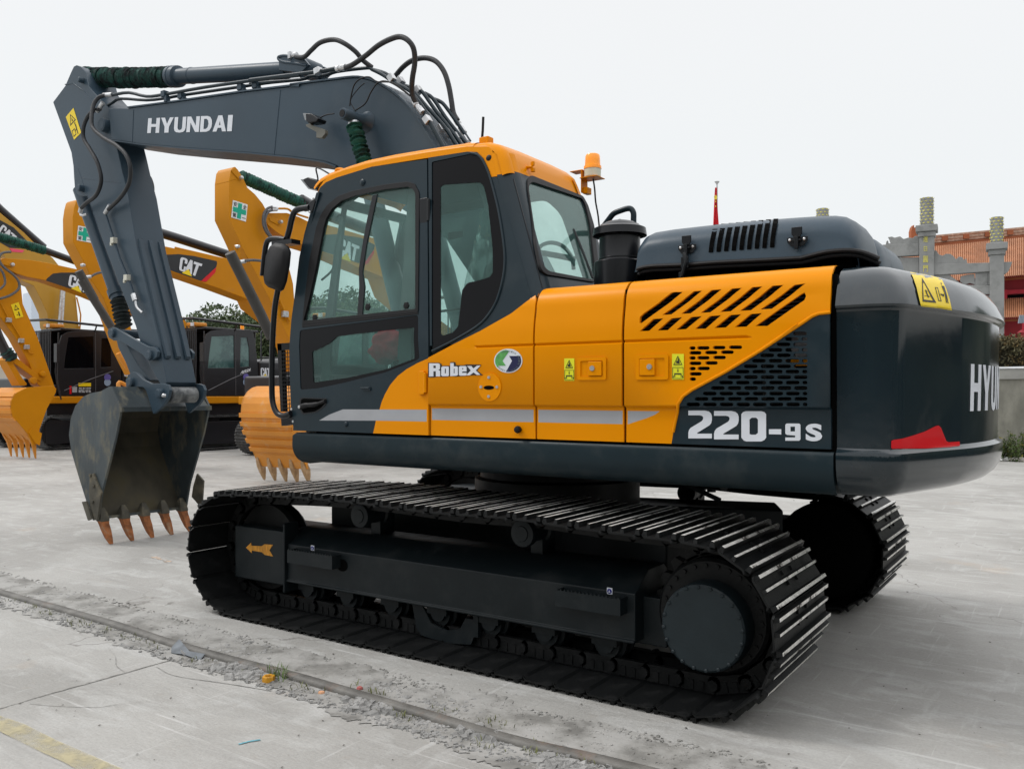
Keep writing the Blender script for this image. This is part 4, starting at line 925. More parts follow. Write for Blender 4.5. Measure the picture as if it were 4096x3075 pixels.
# ball stop, wing bolt, beacon
p=onY(px('B',(1806,995))[0],4.19); mb=MB(); mb.lathe([(.030,.03),(.034,-.0),(.02,-.02)],p,18,0,'Y'); mb.build('stop_seat',ORG,ROOF)
mb=MB(); mb.lathe([(.012,.0),(.022,-.01),(.026,-.024),(.02,-.04),(.008,-.047)],p+Vector((-.01,-.01,0)),20,0,'Y'); mb.build('rubber_stop',BLK,ROOF)
p=RP(px('T1',(600,440))[0]); mb=MB(); mb.tube([p-Vector((.02,0,0)),p+Vector((.035,-.008,-.004))],.010,8); mb.box(p+Vector((.022,-.008,.004)),p+Vector((.042,.010,.030))); mb.box(p+Vector((.022,-.010,-.034)),p+Vector((.046,.010,-.010))); mb.build('wing_bolt',ORG,ROOF,bevel=.003)
bc=RP(px('T1',(1550,600))[0]); bx_,by_,bz_=bc.x+.085,bc.y-.0,RP(px('T1',(1550,600))[0]).z
D=[onP(px('T1',(1550,y))[0],Vector((bx_,by_,0)),nh:=Vector((-SN*0+FWD.x,FWD.y,0))).z for y in (235,425,460,590,640)]
c0=onP(px('T1',(1550,600))[0],Vector((bx_,by_,0)),nh); r0=.058*1
c0=(c0.x,c0.y,0)
mb=MB(); mb.lathe([(r0*.92,D[3]),(r0*.98,D[3]+.004),(r0,D[2]),(r0,D[2]+.002)],c0,32); BCN=mb.build('beacon',IVO,CAB)
mb=MB(); z0,z1=D[2],D[0]; mb.lathe([(r0*1.06,z0-.004),(r0*1.06,z0+.014),(r0*.94,z0+.018),(r0*.90,z0+.5*(z1-z0)),(r0*.88,z0+.78*(z1-z0)),(r0*.78,z0+.90*(z1-z0)),(r0*.55,z1-.004),(.004,z1)],c0,32)
mb.build('beacon_lens',AMB,BCN)
mb=MB(); zb2=D[3]-.004; mb.box((c0[0]-.07,c0[1]-.062,zb2-.006),(c0[0]+.065,c0[1]+.062,zb2)); mb.box((c0[0]-.16,c0[1]-.04,zb2+.055),(c0[0]-.06,c0[1]+.05,zb2+.061)); mb.box((c0[0]-.072,c0[1]-.04,zb2-.1),(c0[0]-.066,c0[1]+.05,zb2+.061)); mb.box((c0[0]-.066,c0[1]-.02,zb2-.105),(c0[0]-.03,c0[1]+.04,zb2-.06)); mb.build('beacon_bracket',ORG,BCN,bevel=.003)
mb=MB(); mb.tube(smooth([(c0[0]+.01,c0[1]-.01,zb2-.01)]+[onY(p,c0[1]-.02) for p in px('T1',(1580,760),(1595,950),(1630,1150),(1655,1400))]+[onY(px('T1',(1660,1500))[0],c0[1])],5),.006,8); mb.build('beacon_cable',BLK,BCN)
# mirror and rails at the front
def FY(p,y=4.0): return onY(p,y)
mb=MB(); mb.tube(smooth([FY(p,4.05) for p in px('D',(440,55),(360,68),(325,95),(305,150),(290,220),(270,292))],5),.021,12); mb.build('mirror_arm',BLKG,CAB)
mb=MB(); mb.prism([FY(p,4.04) for p in px('D',(425,30),(452,5),(470,-8),(480,10),(455,95),(432,92),(420,60))],(0,.012,0)); mb.build('mirror_bracket',BLKG,CAB,bevel=.004)
mb=MB(); mb.tube(smooth([FY(p,4.03) for p in px('D',(92,560),(105,420),(122,320),(150,290),(200,286),(260,292))],5),.019,12); mb.box(FY(px('D',(225,352))[0],4.06),FY(px('D',(305,285))[0],3.98)); mb.build('mirror_yoke',BLKG,CAB)
mo=[(100,400),(125,335),(160,310),(215,318),(250,340),(264,375),(255,470),(232,600),(212,655),(190,670),(110,640),(85,615),(80,590)]
mb=MB(); P_=[FY(p,3.93) for p in px('D',*mo)]; c_=sum(P_,Vector())/len(P_)
mb.grid([[c_+(p-c_)*.80 for p in P_],[c_+(p-c_)*.95+Vector((0,.02,0)) for p in P_],[p+Vector((0,.03,0)) for p in P_],[p+Vector((0,.045,0)) for p in P_],[c_+(p-c_)*.92+Vector((0,.055,0)) for p in P_]],0,True)
m_=len(P_); mb.f.append(tuple(range(m_))); mb.f.append(tuple(range(4*m_,5*m_))); mb.m+=[0,0]; mb.build('rear_view_mirror',BLK,CAB,smooth=60)
mb=MB(); mb.tube(smooth([FY(p,4.0) for p in px('D',(205,665),(185,780),(170,960),(162,1200),(162,1420),(172,1510),(200,1570),(245,1590),(300,1572))],5),.020,12); mb.build('grab_rail',BLKG,CAB)
mb=MB(); mb.prism([FY(p,4.02) for p in px('D',(275,1568),(305,1532),(325,1535),(333,1640),(312,1650),(290,1610),(262,1600))],(0,.012,0)); mb.build('rail_bracket',BLKG,CAB,bevel=.003)
mb=MB()
for c in ((309,1543),(320,1632)): mb.lathe([(.009,0),(.009,-.006),(.003,-.008)],FY(px('D',c)[0],4.018),8,0,'Y')
for c in ((470,-6),(442,90)): mb.lathe([(.009,0),(.009,-.006),(.003,-.008)],FY(px('D',c)[0],4.038),8,0,'Y')
mb.build('bracket_bolts',STL,CAB)
# lower guard
def GP(p): return onY(p,4.10)
mb=MB(); mb.prism([GP(p) for p in px('D',(200,1060),(232,1060),(240,1300),(250,1560),(225,1560),(212,1300))],(0,.03,0)); mb.prism([GP(p) for p in px('D',(200,1058),(292,1052),(292,1100),(204,1110))],(0,.03,0)); mb.prism([GP(p) for p in px('D',(228,1600),(330,1580),(335,1650),(232,1665))],(0,.05,0)); GD=mb.build('lower_guard',BLK,CAB)
mb=MB()
for k in range(5):
    x=232+k*15; mb.tube([GP(px('D',(x,1110))[0]),GP(px('D',(x+14,1560))[0])],.0028,5)
for k in range(15): y=1125+k*29; mb.tube([GP(px('D',(228,y+6))[0]),GP(px('D',(310,y))[0])],.0028,5)
mb.build('guard_mesh',BLK,GD)
# cab interior
mb=MB(); st=mb
seat=[(-3.75,4.30),(-3.25,4.30),(-3.25,4.86),(-3.75,4.86)]
mb.box((-3.80,4.34,1.55),(-3.25,4.84,1.68)); mb.box((-3.72,4.40,1.31),(-3.35,4.78,1.55)); SEAT=mb.build('seat',mat('seat_fabric',(.02,.02,.022),.85),CAB,bevel=.03)
mb=MB(); mb.add([(-3.32,4.34,1.64),(-3.20,4.34,1.66),(-3.20,4.84,1.66),(-3.32,4.84,1.64),(-3.16,4.37,2.35),(-3.06,4.37,2.34),(-3.06,4.81,2.34),(-3.16,4.81,2.35)],[(0,3,2,1),(4,5,6,7),(0,1,5,4),(1,2,6,5),(2,3,7,6),(3,0,4,7)]); mb.build('seat_back',MT['seat_fabric'],SEAT,bevel=.04)
mb=MB(); mb.box((-3.14,4.45,2.38),(-3.04,4.72,2.60)); mb.build('headrest',MT['seat_fabric'],SEAT,bevel=.04)
PLS=glass('clear_plastic_wrap',(.93,.96,.95),.10,.22)
bm=bmesh.new(); bmesh.ops.create_icosphere(bm,subdivisions=4,radius=1)
for v in bm.verts:
    q_=mnoise.noise(v.co*3.5)*.18+mnoise.noise(v.co*8)*.08; v.co=v.co*(1+q_); v.co=Vector((-3.19+v.co.x*.14+(v.co.z)*.07,4.585+v.co.y*.30,2.18+v.co.z*.62))
me=bpy.data.meshes.new('wrap'); bm.to_mesh(me); bm.free(); me.materials.append(PLS); me.polygons.foreach_set('use_smooth',[True]*len(me.polygons)); link('plastic_cover',me,SEAT)
for y in (4.28,4.92):
    mb=MB(); mb.box((-3.75,y-.05,1.75),(-3.35,y+.05,1.84)); mb.tube([(-3.68,y,1.84),(-3.70,y,2.02)],.014,8); mb.lathe([(.01,0),(.028,.02),(.03,.07),(.012,.10)],(-3.70,y,2.0),12); mb.build('control_console',INT,CAB,bevel=.02)
bm=bmesh.new(); bmesh.ops.create_icosphere(bm,subdivisions=4,radius=1)
ca=CB(px('D',(880,1055))[0])
for v in bm.verts:
    q_=mnoise.noise(v.co*2.2+Vector((3,1,0)))*.3+mnoise.noise(v.co*6)*.12; v.co=v.co*(1+q_); v.co=Vector((ca.x-.10+v.co.x*.16,4.32+v.co.y*.12,ca.z+v.co.z*.11-.02*abs(v.co.x)))
me=bpy.data.meshes.new('cloth'); bm.to_mesh(me); bm.free(); me.materials.append(mat('red_cloth',(.45,.012,.03),.8,var=.3,scale=8)); me.polygons.foreach_set('use_smooth',[True]*len(me.polygons)); link('red_cloth',me,CAB)
mb=MB(); 
for dx_ in (0,.05): mb.tube([(ca.x-.10+dx_,4.33,1.31),(ca.x-.06+dx_,4.33,ca.z-.02)],.012,8)
mb.build('travel_levers',BLK,CAB)
mb=MB(); mb.tube(smooth([onY(p,4.62) for p in px('T2',(640,470),(680,420),(740,392),(810,382),(900,400),(980,450),(1045,530),(1075,600),(1090,720))],4),.013,8); mb.tube([onY(p,4.62) for p in px('T2',(620,500),(880,545),(1100,590))],.018,8); mb.tube([onY(p,4.7) for p in px('T2',(1085,210),(1200,480),(1330,830))],.008,6); mb.build('ring_shaped_frame',INT,CAB)
mb=MB(); mb.tube([CB(p)+Vector((0,.9,0)) for p in px('D',(440,785),(800,735),(1030,700),(1220,580))],.010,8); mb.build('far_grab_bar',BLK,CAB)
mb=MB(); v_=[RP(p)+Vector((-.9,.25,.0)) for p in px('T1',(782,1075),(978,1055),(988,1160),(800,1200))]; mb.prism(v_,(.01,0,0)); mb.build('inside_mirror',BLK,CAB)
# ================================================= BOOM
def rad(v,c,r,y): d=ray(px(v,c)[0]); return r*VW[v][2]*(y/d.y)/FPX
BY=5.175; BF=2*CY-BY
def bp(v,*pts,y=BY): return [onY(p,y) for p in px(v,*pts)]
top=bp('A',(800,612),(945,614),(1300,568),(1800,495),(2212,446))+bp('B',(300,446),(600,408),(720,393),(800,390),(880,405),(960,440),(1050,498),(1130,565),(1200,650),(1270,750),(1330,850),(1390,940))
bot=bp('B',(640,1040),(560,1010),(480,996),(300,972),(0,943))+bp('A',(1700,932),(1300,902),(1040,878),(930,862),(820,846))
top+= [Vector((-3.42,BY,2.55)),Vector((-3.10,BY,1.98)),Vector((-3.12,BY,1.80)),Vector((-3.30,BY,1.76))]
bot=[Vector((-3.55,BY,2.02)),Vector((-4.1,BY,2.72))]+bot
mb=MB(); o=[(p.x,p.z) for p in top+bot]
plate(mb,o,[],lambda x,z:(x,BY,z),(0,BF-BY,0))
BM=mb.build('boom',BOOM,EX,bevel=.008)
mb=MB(); pth=top[1:17]
w_=[Vector((p.x,0,p.z)) for p in smooth(pth,2)]
for i in range(len(w_)-1):
    a,b=w_[i],w_[i+1]; n_=Vector((-(b.z-a.z),0,b.x-a.x)).normalized()*.014
    mb.add([(a.x,BY-.012,a.z),(b.x,BY-.012,b.z),(b.x,BF+.012,b.z),(a.x,BF+.012,a.z),(a.x+n_.x,BY-.012,a.z+n_.z),(b.x+n_.x,BY-.012,b.z+n_.z),(b.x+n_.x,BF+.012,b.z+n_.z),(a.x+n_.x,BF+.012,a.z+n_.z)],[(0,3,2,1),(4,5,6,7),(0,1,5,4),(2,3,7,6)]+([(3,0,4,7)] if i==0 else [])+([(1,2,6,5)] if i==len(w_)-2 else []))
mb.build('top_flange',BOOM,BM,smooth=60)
mb=MB(); pth=bot[2:]
w_=[Vector((p.x,0,p.z)) for p in pth]
for i in range(len(w_)-1):
    a,b=w_[i],w_[i+1]; n_=Vector((-(b.z-a.z),0,b.x-a.x)).normalized()*.012
    mb.add([(a.x,BY-.014,a.z),(b.x,BY-.014,b.z),(b.x,BF+.014,b.z),(a.x,BF+.014,a.z),(a.x+n_.x,BY-.014,a.z+n_.z),(b.x+n_.x,BY-.014,b.z+n_.z),(b.x+n_.x,BF+.014,b.z+n_.z),(a.x+n_.x,BF+.014,a.z+n_.z)],[(0,3,2,1),(4,5,6,7),(0,1,5,4),(2,3,7,6),(3,0,4,7),(1,2,6,5)])
mb.build('bottom_flange',BOOM,BM,smooth=60)
for a,b in (((985,625),(975,868)),((2068,480),(2022,955))):
    mb=MB(); mb.tube(bp('A',a,b,y=BY-.001),.003,6); mb.build('weld_seam',BOOM,BM)
q=px('A',(1087,799),(1710,785),(1719,665),(1095,690))
mb=MB(); f=quadmap(q)
for c,x,wd in word('HYUNDAI',.07):
    h=[[(x+p[0]*wd,p[1]) for p in HL[c]]] if c in HL else []
    plate(mb,[(x+p[0]*wd,p[1]) for p in LT[c][0]],h,lambda u,v: onY(tuple(f(u,v)),BY)+Vector((0,-.003,0)),(0,.001,0))
mb.build('lettering',WHT,BM,smooth=0)
# boom head pin, boss, near boom cylinder with bellows
c=bp('B',(680,652),y=4.90)[0]; r=rad('B',(680,652),42,4.90)
mb=MB(); mb.lathe([(r*.2,0),(r*.9,0),(r,.01),(r,.05),(r*1.02,.055),(r*1.02,.20),(r*1.5,.255),(r*2.0,.275)],c,32,0,'Y'); mb.build('cylinder_pin_boss',BOOM,BM,bevel=.002)
mb=MB(); mb.lathe([(r*.60,0),(r*.64,0),(r*.64,-.004),(r*.60,-.004)],c,28,0,'Y'); mb.lathe([(.008,0),(.004,-.006)],c,8,0,'Y'); mb.build('pin_ring',BLK,BM)
a=bp('B',(765,730),y=5.02)[0]; b=bp('B',(848,1040),y=5.02)[0]; r=rad('B',(765,740),60,5.02)
mb=MB(); bellows(mb,a,b+(b-a)*.55,r,15,.42,24,3,jit=.06); mb.build('cylinder_boot',GRN,BM,smooth=25)
mb=MB(); d=(b-a).normalized(); mb.cyl(a-d*.10,a+d*.01,r*.62,20); mb.build('rod_end',BOOM,BM)
mb=MB(); mb.lathe([(r*.72,-.008),(r*.74,.008)],(0,0,0),20); M_=Matrix.Translation(a+d*.0)@d.to_track_quat('Z','Y').to_matrix().to_4x4(); mb.v=[tuple(M_@Vector(p)) for p in mb.v]; mb.build('boot_clamp',STL,BM)
mb=MB(); e_=Vector((-4.15,5.02,1.35)); mb.cyl(b+(b-a)*.5,e_,.075,20); mb.build('boom_cylinder',BOOM,EX)
mb=MB(); mb.cyl(Vector((a.x,2*CY-a.y,a.z)),Vector((e_.x,2*CY-e_.y,e_.z)),.075,20); mb.build('boom_cylinder',BOOM,EX)
# arm cylinder with bellows on top of the boom
ry=lambda v,*p:[onY(q_,CY) for q_ in px(v,*p)]
a=ry('A',(628,384))[0]; b=ry('A',(1262,384))[0]; r=rad('A',(900,384),72,CY)
mb=MB(); bellows(mb,a,b,r,28,.14,28,5,sag=.01); mb.build('cylinder_boot',GRND,EX,smooth=25)
c=ry('B',(285,335))[0]; r2=rad('A',(1800,375),60,CY)
d=(c-b).normalized(); L_=(c-b).length
g=[(0,r*.92),(.005,r*1.0),(.05,r*1.03),(.055,r*.97),(.075,r*.97),(.08,r*1.03),(.13,r*1.0),(.14,r2*1.05),(.16,r2),(.34,r2),(.345,r2*1.05),(.36,r2*1.05),(.365,r2),(L_-.03,r2),(L_,r2*.9)]
mb=MB(); mb.tube([b+d*t for t,_ in g],[x for _,x in g],32); AC=mb.build('arm_cylinder',BOOM,EX,smooth=30)
mb=MB(); e_=ry('B',(430,320))[0]; mb.cyl(c,e_,r2*.75,16); mb.lathe([(r2*1.0,-.12),(r2*1.0,.12)],e_,20,0,'Y'); p=ry('B',(300,285),(360,260),(480,280),(520,330),(460,390),(300,370)); mb.prism([q_+Vector((0,-.14,0)) for q_ in p],(0,.03,0)); mb.prism([q_+Vector((0,.11,0)) for q_ in p],(0,.03,0)); mb.build('cylinder_mount',BOOM,BM,bevel=.004)
mb=MB(); mb.tube(smooth(bp('B',(420,300),(330,285),(250,275),(215,258),(212,238),(250,228),(290,232),y=5.25),4),.014,10); mb.build('cylinder_port_pipe',BOOM,BM)
mb=MB(); c1=bp('B',(312,228),y=5.25)[0]; mb.box(c1-Vector((.03,.03,.03)),c1+Vector((.0,.03,.035))); mb.cyl(c1,c1+Vector((.06,0,0)),.022,10); mb.build('hose_fitting',STL,BM,bevel=.003)
# hoses over the boom
def hose(v,pts,y,r=.020,nm='hydraulic_hose',mt=None,par=None,sm=6,rings=False):
    ys=y if isinstance(y,(list,tuple)) else [y]*len(pts)
    P_=smooth([onY(p,yy) for p,yy in zip(px(v,*pts),ys)],sm)
    mb=MB(); mb.tube(P_,r,12); return mb.build(nm,mt or HOSE,par or BM,smooth=60)
hose('B',[(338,238),(400,236),(450,190),(520,130),(620,110),(700,140),(780,200),(830,260),(900,315)],[5.25,5.2,5.15,5.1,5.1,5.1,5.15,5.2,5.25])
hose('B',[(700,318),(760,292),(850,230),(950,150),(1050,100),(1115,90),(1170,120),(1207,180),(1215,280),(1197,400),(1195,500),(1222,575)],[5.15,5.12,5.08,5.04,5.0,5.0,5.0,5.02,5.06,5.08,5.12,5.16],.021)
hose('B',[(1065,385),(1130,310),(1200,262),(1290,245),(1370,270),(1430,345),(1465,450),(1485,560),(1500,650),(1530,705)],[5.6,5.6,5.6,5.6,5.6,5.6,5.6,5.6,5.6,5.6],.022)
for p0,p1,y in (((1210,570),(1275,650),5.165),((1520,700),(1580,800),5.62),((640,325),(705,312),5.15)):
    mb=MB(); a,b=[onY(q_,y) for q_ in px('B',p0,p1)]; d=(b-a); mb.tube([a,a+d*.3,a+d*.31,a+d*.55,a+d*.56,b],[.026,.026,.020,.020,.026,.026],10); mb.build('hose_fitting',STL,BM,smooth=30)
PIPE=[([(0,408),(480,348),(640,322)],5.17,.018),([(0,440),(40,430),(370,405),(440,380),(560,372),(640,345),(860,318),(900,330),(980,370),(1060,425),(1180,490),(1290,630),(1360,760),(1450,905)],5.24,.015),
 ([(1290,655),(1350,760),(1430,905)],5.18,.018),([(1215,500),(1300,600),(1440,760),(1530,900)],5.33,.016),([(1230,478),(1275,500),(1360,620),(1500,800),(1570,900)],5.42,.016),([(1290,505),(1350,545),(1440,680),(1560,830),(1610,890)],5.50,.016),([(1350,545),(1400,565),(1440,600),(1540,740),(1620,860)],5.58,.016),([(900,330),(1000,360),(1100,430),(1230,478)],5.42,.016)]
for pts,y,r in PIPE: hose('B',pts,y,r,'steel_pipe',DRK,BM,3)
for c,y in (((1308,702),5.175),((1405,770),5.32),((1465,800),5.41),((1527,830),5.49),((1590,850),5.57),((1045,395),5.24),((1110,415),5.33),((1240,480),5.42),((502,342),5.16)):
    p=onY(px('B',c)[0],y); mb=MB(); mb.box((-.026,-.026,-.032),(.026,.026,.032),0,Matrix.Translation(p)@Matrix.Rotation(R(-35) if c[0]>900 else R(80),4,'Y')); mb.build('pipe_clamp',STL,BM,bevel=.004)
for pts,r in (([(620,655),(560,665),(510,690),(470,720)],.005),([(735,600),(745,530),(770,440),(820,395),(880,385),(940,420),(1060,430),(1180,520)],.0055),([(780,630),(850,580),(890,500),(940,430),(1000,415),(1080,450),(1180,525)],.0055),([(800,700),(780,640),(740,560),(800,470),(845,430)],.004)):
    hose('B',pts,5.05,r,'cable',BLK,BM,4)
hose('A',[(830,517),(950,500),(1080,528),(1210,514),(1500,462),(1900,405),(2212,372)],5.17,.016,'steel_pipe',DRK,BM,3)
hose('A',[(775,605),(830,575),(890,545),(1080,556),(1230,540),(1340,520),(1850,446),(2000,425),(2212,405)],5.24,.015,'steel_pipe',DRK,BM,3)
for c,y in (((1215,512),5.17),((1340,525),5.2),((1780,462),5.2),((1890,448),5.22)):
    p=onY(px('A',c)[0],y); mb=MB(); mb.box((p.x-.03,p.y-.03,p.z-.03),(p.x+.03,p.y+.03,p.z+.03)); mb.box((p.x+.01,p.y-.02,p.z-.085),(p.x+.05,p.y+.03,p.z-.02)); mb.build('pipe_clamp',BOOM,BM,bevel=.004)
# work lamps
def lamp(v,body,face,brk,y,par,dp=.10):
    P_=[onY(p,y) for p in px(v,*body)]; mb=MB(); mb.prism(P_,(0,dp,0)); l=mb.build('work_lamp',BLKG,par,bevel=.006)
    mb=MB(); F_=[onY(p,y-.001) for p in px(v,*face)]; mb.prism(F_,(0,dp,0)); mb.build('lamp_lens',mat('lamp_glass',(.25,.27,.28),.15,var=.2,scale=20),l)
    if brk: mb=MB(); mb.prism([onY(p,y+.04) for p in px(v,*brk)],(0,.035,0)); mb.build('lamp_bracket',mat('bracket_grey',(.14,.14,.12),.5),l,bevel=.003)
lamp('B',[(408,652),(455,655),(502,690),(490,712),(425,722),(412,705)],[(390,652),(410,651),(414,706),(404,700)],[(410,735),(432,730),(435,712),(447,714),(448,735),(552,772),(555,800),(528,835),(488,832),(488,790),(415,750)],4.98,BM)
lamp('B',[(405,1130),(425,1122),(495,1150),(520,1178),(490,1212),(440,1205),(415,1180),(385,1140)],[(372,1140),(386,1138),(418,1182),(440,1206),(490,1214),(488,1220),(430,1210)],None,4.35,CAB,.16)
mb=MB(); mb.tube(smooth([onY(p,4.4) for p in px('B',(497,1190),(500,1130),(487,1060),(520,1062),(600,1108))],4),.006,6); mb.build('cable',BLK,CAB)
# ================================================= ARM
AY=5.215; AF=2*CY-AY
ap=lambda v,*p:[onY(q_,AY) for q_ in px(v,*p)]
ao=ap('A',(390,570),(480,450),(525,345),(543,308),(565,297),(600,310),(632,350),(656,455),(735,545),(800,610),(835,720),(850,860),(868,935),(900,1080),(942,1240),(1010,1640))+ap('C',(1170,650),(1232,975),(1215,1010),(1180,985),(1130,900),(1045,720),(1000,560),(925,370),(782,0))+ap('A',(706,1450),(660,1300),(640,1262),(590,1262),(562,1240),(550,1200),(545,1130),(540,1040),(525,940))
mb=MB(); plate(mb,[(p.x,p.z) for p in ao],[],lambda x,z:(x,AY,z),(0,AF-AY,0)); ARM=mb.build('arm',BOOM,EX,bevel=.006)
e0,e1,e2=ap('A',(1010,1640))[0],ap('C',(1170,650))[0],ap('C',(1232,975))[0]
ed=(e1-e0).normalized(); en=Vector((-ed.z,0,ed.x)); en=en if en.x>0 else -en
for yy in (AY+.055,CY,AF-.055):
    mb=MB(); s0,s1=-.12,(e1-e0).length+.22
    v=[]
    for s_,h in ((s0,0),(s0+.03,.022),(s1-.02,.022),(s1,.0)):
        for w__ in (-.032,-.022,.022,.032): v.append(e0+ed*s_+en*(h if abs(w__)<.03 else 0)+Vector((0,yy+w__-AY,0)))
    mb.grid([v[i*4:i*4+4] for i in range(4)]); mb.build('rib',BOOM,ARM,smooth=0)
mb=MB(); mb.tube(ap('A',(575,1060),(720,1480)),.003,6); mb.tube(ap('A',(610,1130),(890,1165)),.003,6); mb.tube(ap('A',(480,440),(540,432),(620,490),(700,590)),.006,6); mb.build('weld_seam',BOOM,ARM)
def pinb(v,c,r,y0,y1,nm,par,mt=None):
    p=onY(px(v,c)[0],y0); r=rad(v,c,r,y0); mb=MB(); mb.lathe([(r*.15,-.004),(r*.72,-.004),(r*.76,0),(r*.95,0),(r,.008),(r,y1-y0)],p,24,0,'Y'); return mb.build(nm,mt or BOOM,par,bevel=.002)
pinb('A',(575,1200),26,5.16,5.25,'pin_boss',ARM); pinb('A',(578,402),20,5.16,5.25,'pin_boss',ARM); pinb('A',(745,735),50,5.15,5.25,'pin_boss',BM)
# warning plate on the arm
q=px('A',(548,848),(600,795),(543,613),(487,680))
f=quadmap(q); sA=lambda p:onY(p,AY)
ws=decal('warning_sticker',[rect(0,0,1,1)],q,sA,YEL,ARM,(0,-.003,0))
mb=MB()
for P,H_ in (([(.12,.56),(.88,.56),(.5,.93)],[[(.22,.60),(.78,.60),(.5,.87)]]),(rect(.08,.1,.45,.35),[rect(.12,.13,.41,.32)]),([(.6,.05),(.68,.05),(.74,.42),(.62,.45)],[]),([(.60,.46),(.72,.46),(.72,.52),(.60,.52)],[]),([(.40,.22),(.6,.24),(.6,.28),(.40,.25)],[]),([(.42,.64),(.58,.64),(.52,.78)],[])):
    plate(mb,P,H_,lambda u,v:onY(tuple(f(u,v)),AY)+Vector((0,-.0045,0)),(0,.0008,0))
mb.build('pictogram',INK,ws,smooth=0)
# hoses and pipe on the arm
hose('A',[(790,516),(730,535),(690,590),(675,680),(685,760),(760,830),(860,890),(930,960),(962,1060),(950,1170),(890,1270),(800,1360)],[5.17,5.14,5.10,5.06,5.04,5.04,5.04,5.04,5.05,5.08,5.12,5.17],.021,par=ARM)
hose('A',[(740,620),(680,640),(640,690),(615,760),(618,840),(665,920),(715,1010),(745,1120),(735,1200),(700,1265),(640,1310),(595,1355)],[5.14,5.12,5.10,5.08,5.08,5.08,5.08,5.09,5.1,5.12,5.14,5.16],.021,par=ARM)
for v,a,b,y in (('A',(765,520),(830,515),5.17),('A',(812,1330),(775,1390),5.17),('A',(600,1350),(590,1385),5.16),('A',(760,575),(715,640),5.14)):
    mb=MB(); P_=[onY(q_,y) for q_ in px(v,a,b)]; mb.cyl(P_[0],P_[1],.024,10); mb.build('hose_fitting',STL,ARM,bevel=.003)
mb=MB(); mb.tube(smooth(ap('A',(590,1380),(600,1405),(640,1395)),3),.012,8); mb.build('elbow_pipe',STL,ARM)
P_=[onY(p,5.175) for p in px('A',(775,1390),(830,1560))+px('C',(880,60),(960,250),(985,330))]
mb=MB(); mb.tube(P_,.015,10); mb.build('steel_pipe',BOOM,ARM)
for c in (px('A',(842,1590))[0],px('C',(940,205))[0]):
    p=onY(c,5.165); mb=MB(); mb.box((p.x-.028,p.y-.03,p.z-.03),(p.x+.03,p.y+.02,p.z+.03)); mb.box((p.x-.06,p.y-.015,p.z-.05),(p.x-.03,p.y+.01,p.z-.01)); mb.build('pipe_clamp',mat('clamp_ivory',(.55,.54,.46),.5),ARM,bevel=.004)
mb=MB(); P_=[onY(p,5.165) for p in px('C',(985,325),(1000,375))]; mb.cyl(P_[0],P_[1],.03,6); P2=smooth([onY(p,5.16) for p in px('C',(1000,375),(1010,420),(1050,462))],4); mb.tube(P2,.014,8); mb.build('hose_fitting',STL,ARM,bevel=.003)
# bucket cylinder, links
c0_=onY(px('A',(590,1215))[0],CY); c1_=onY(px('C',(870,350))[0],CY); c2_=onY(px('C',(905,540))[0],CY)
r=rad('C',(870,350),62,CY); d=(c1_-c0_).normalized(); L_=(c1_-c0_).length
mb=MB(); mb.tube([c0_,c1_-d*.10,c1_-d*.095,c1_-d*.02,c1_-d*.015,c1_+d*.03],[r*.82,r*.82,r,r,r*.85,r*.85],24); mb.build('bucket_cylinder',BOOM,ARM,smooth=30)
mb=MB(); bellows(mb,c1_+d*.03,c2_+d*.05,r*.98,7,.22,20,9); mb.build('cylinder_boot',mat('black_torn_boot',(.012,.018,.018),.8,var=.4,scale=20,bump=.6),ARM,smooth=25)
def hl(yc,nm='side_link'):
    P_=[onY(p,5.165) for p in px('C',(790,605),(800,580),(825,568),(855,575),(960,640),(1090,710),(1140,718),(1163,748),(1155,790),(1120,815),(1080,810),(1048,770),(880,668),(835,668),(800,645))]
    mb=MB(); mb.prism([Vector((p.x,yc,p.z)) for p in P_],(0,.035,0)); return mb.build(nm,BOOM,ARM,bevel=.006)
hl(5.165); hl(2*CY-5.165-.035)
pinb('C',(818,612),32,5.14,5.63,'link_pin',ARM); pinb('C',(1090,775),38,5.14,5.22,'link_pin',ARM)
P_=[onY(p,5.30) for p in px('C',(850,640),(930,690),(1020,850),(1110,960),(1060,985),(975,960),(925,830),(870,720))]
mb=MB(); mb.prism(P_,(0,.17,0)); mb.build('bucket_link',BOOM,ARM,bevel=.01)
# arm end boss
p=onY(px('C',(1245,1068))[0],5.235); r=rad('C',(1245,1068),60,5.235); mb=MB(); mb.lathe([(r*.9,0),(r,.01),(r,.29),(r*.9,.30)],p,32,0,'Y'); mb.build('arm_end_boss',mat('boss_bare_steel',(.16,.165,.165),.42,metal=.2,var=.25,scale=14,dirt=(.05,.055,.06),dscale=9,dlo=.45,dhi=.65),ARM,smooth=30)
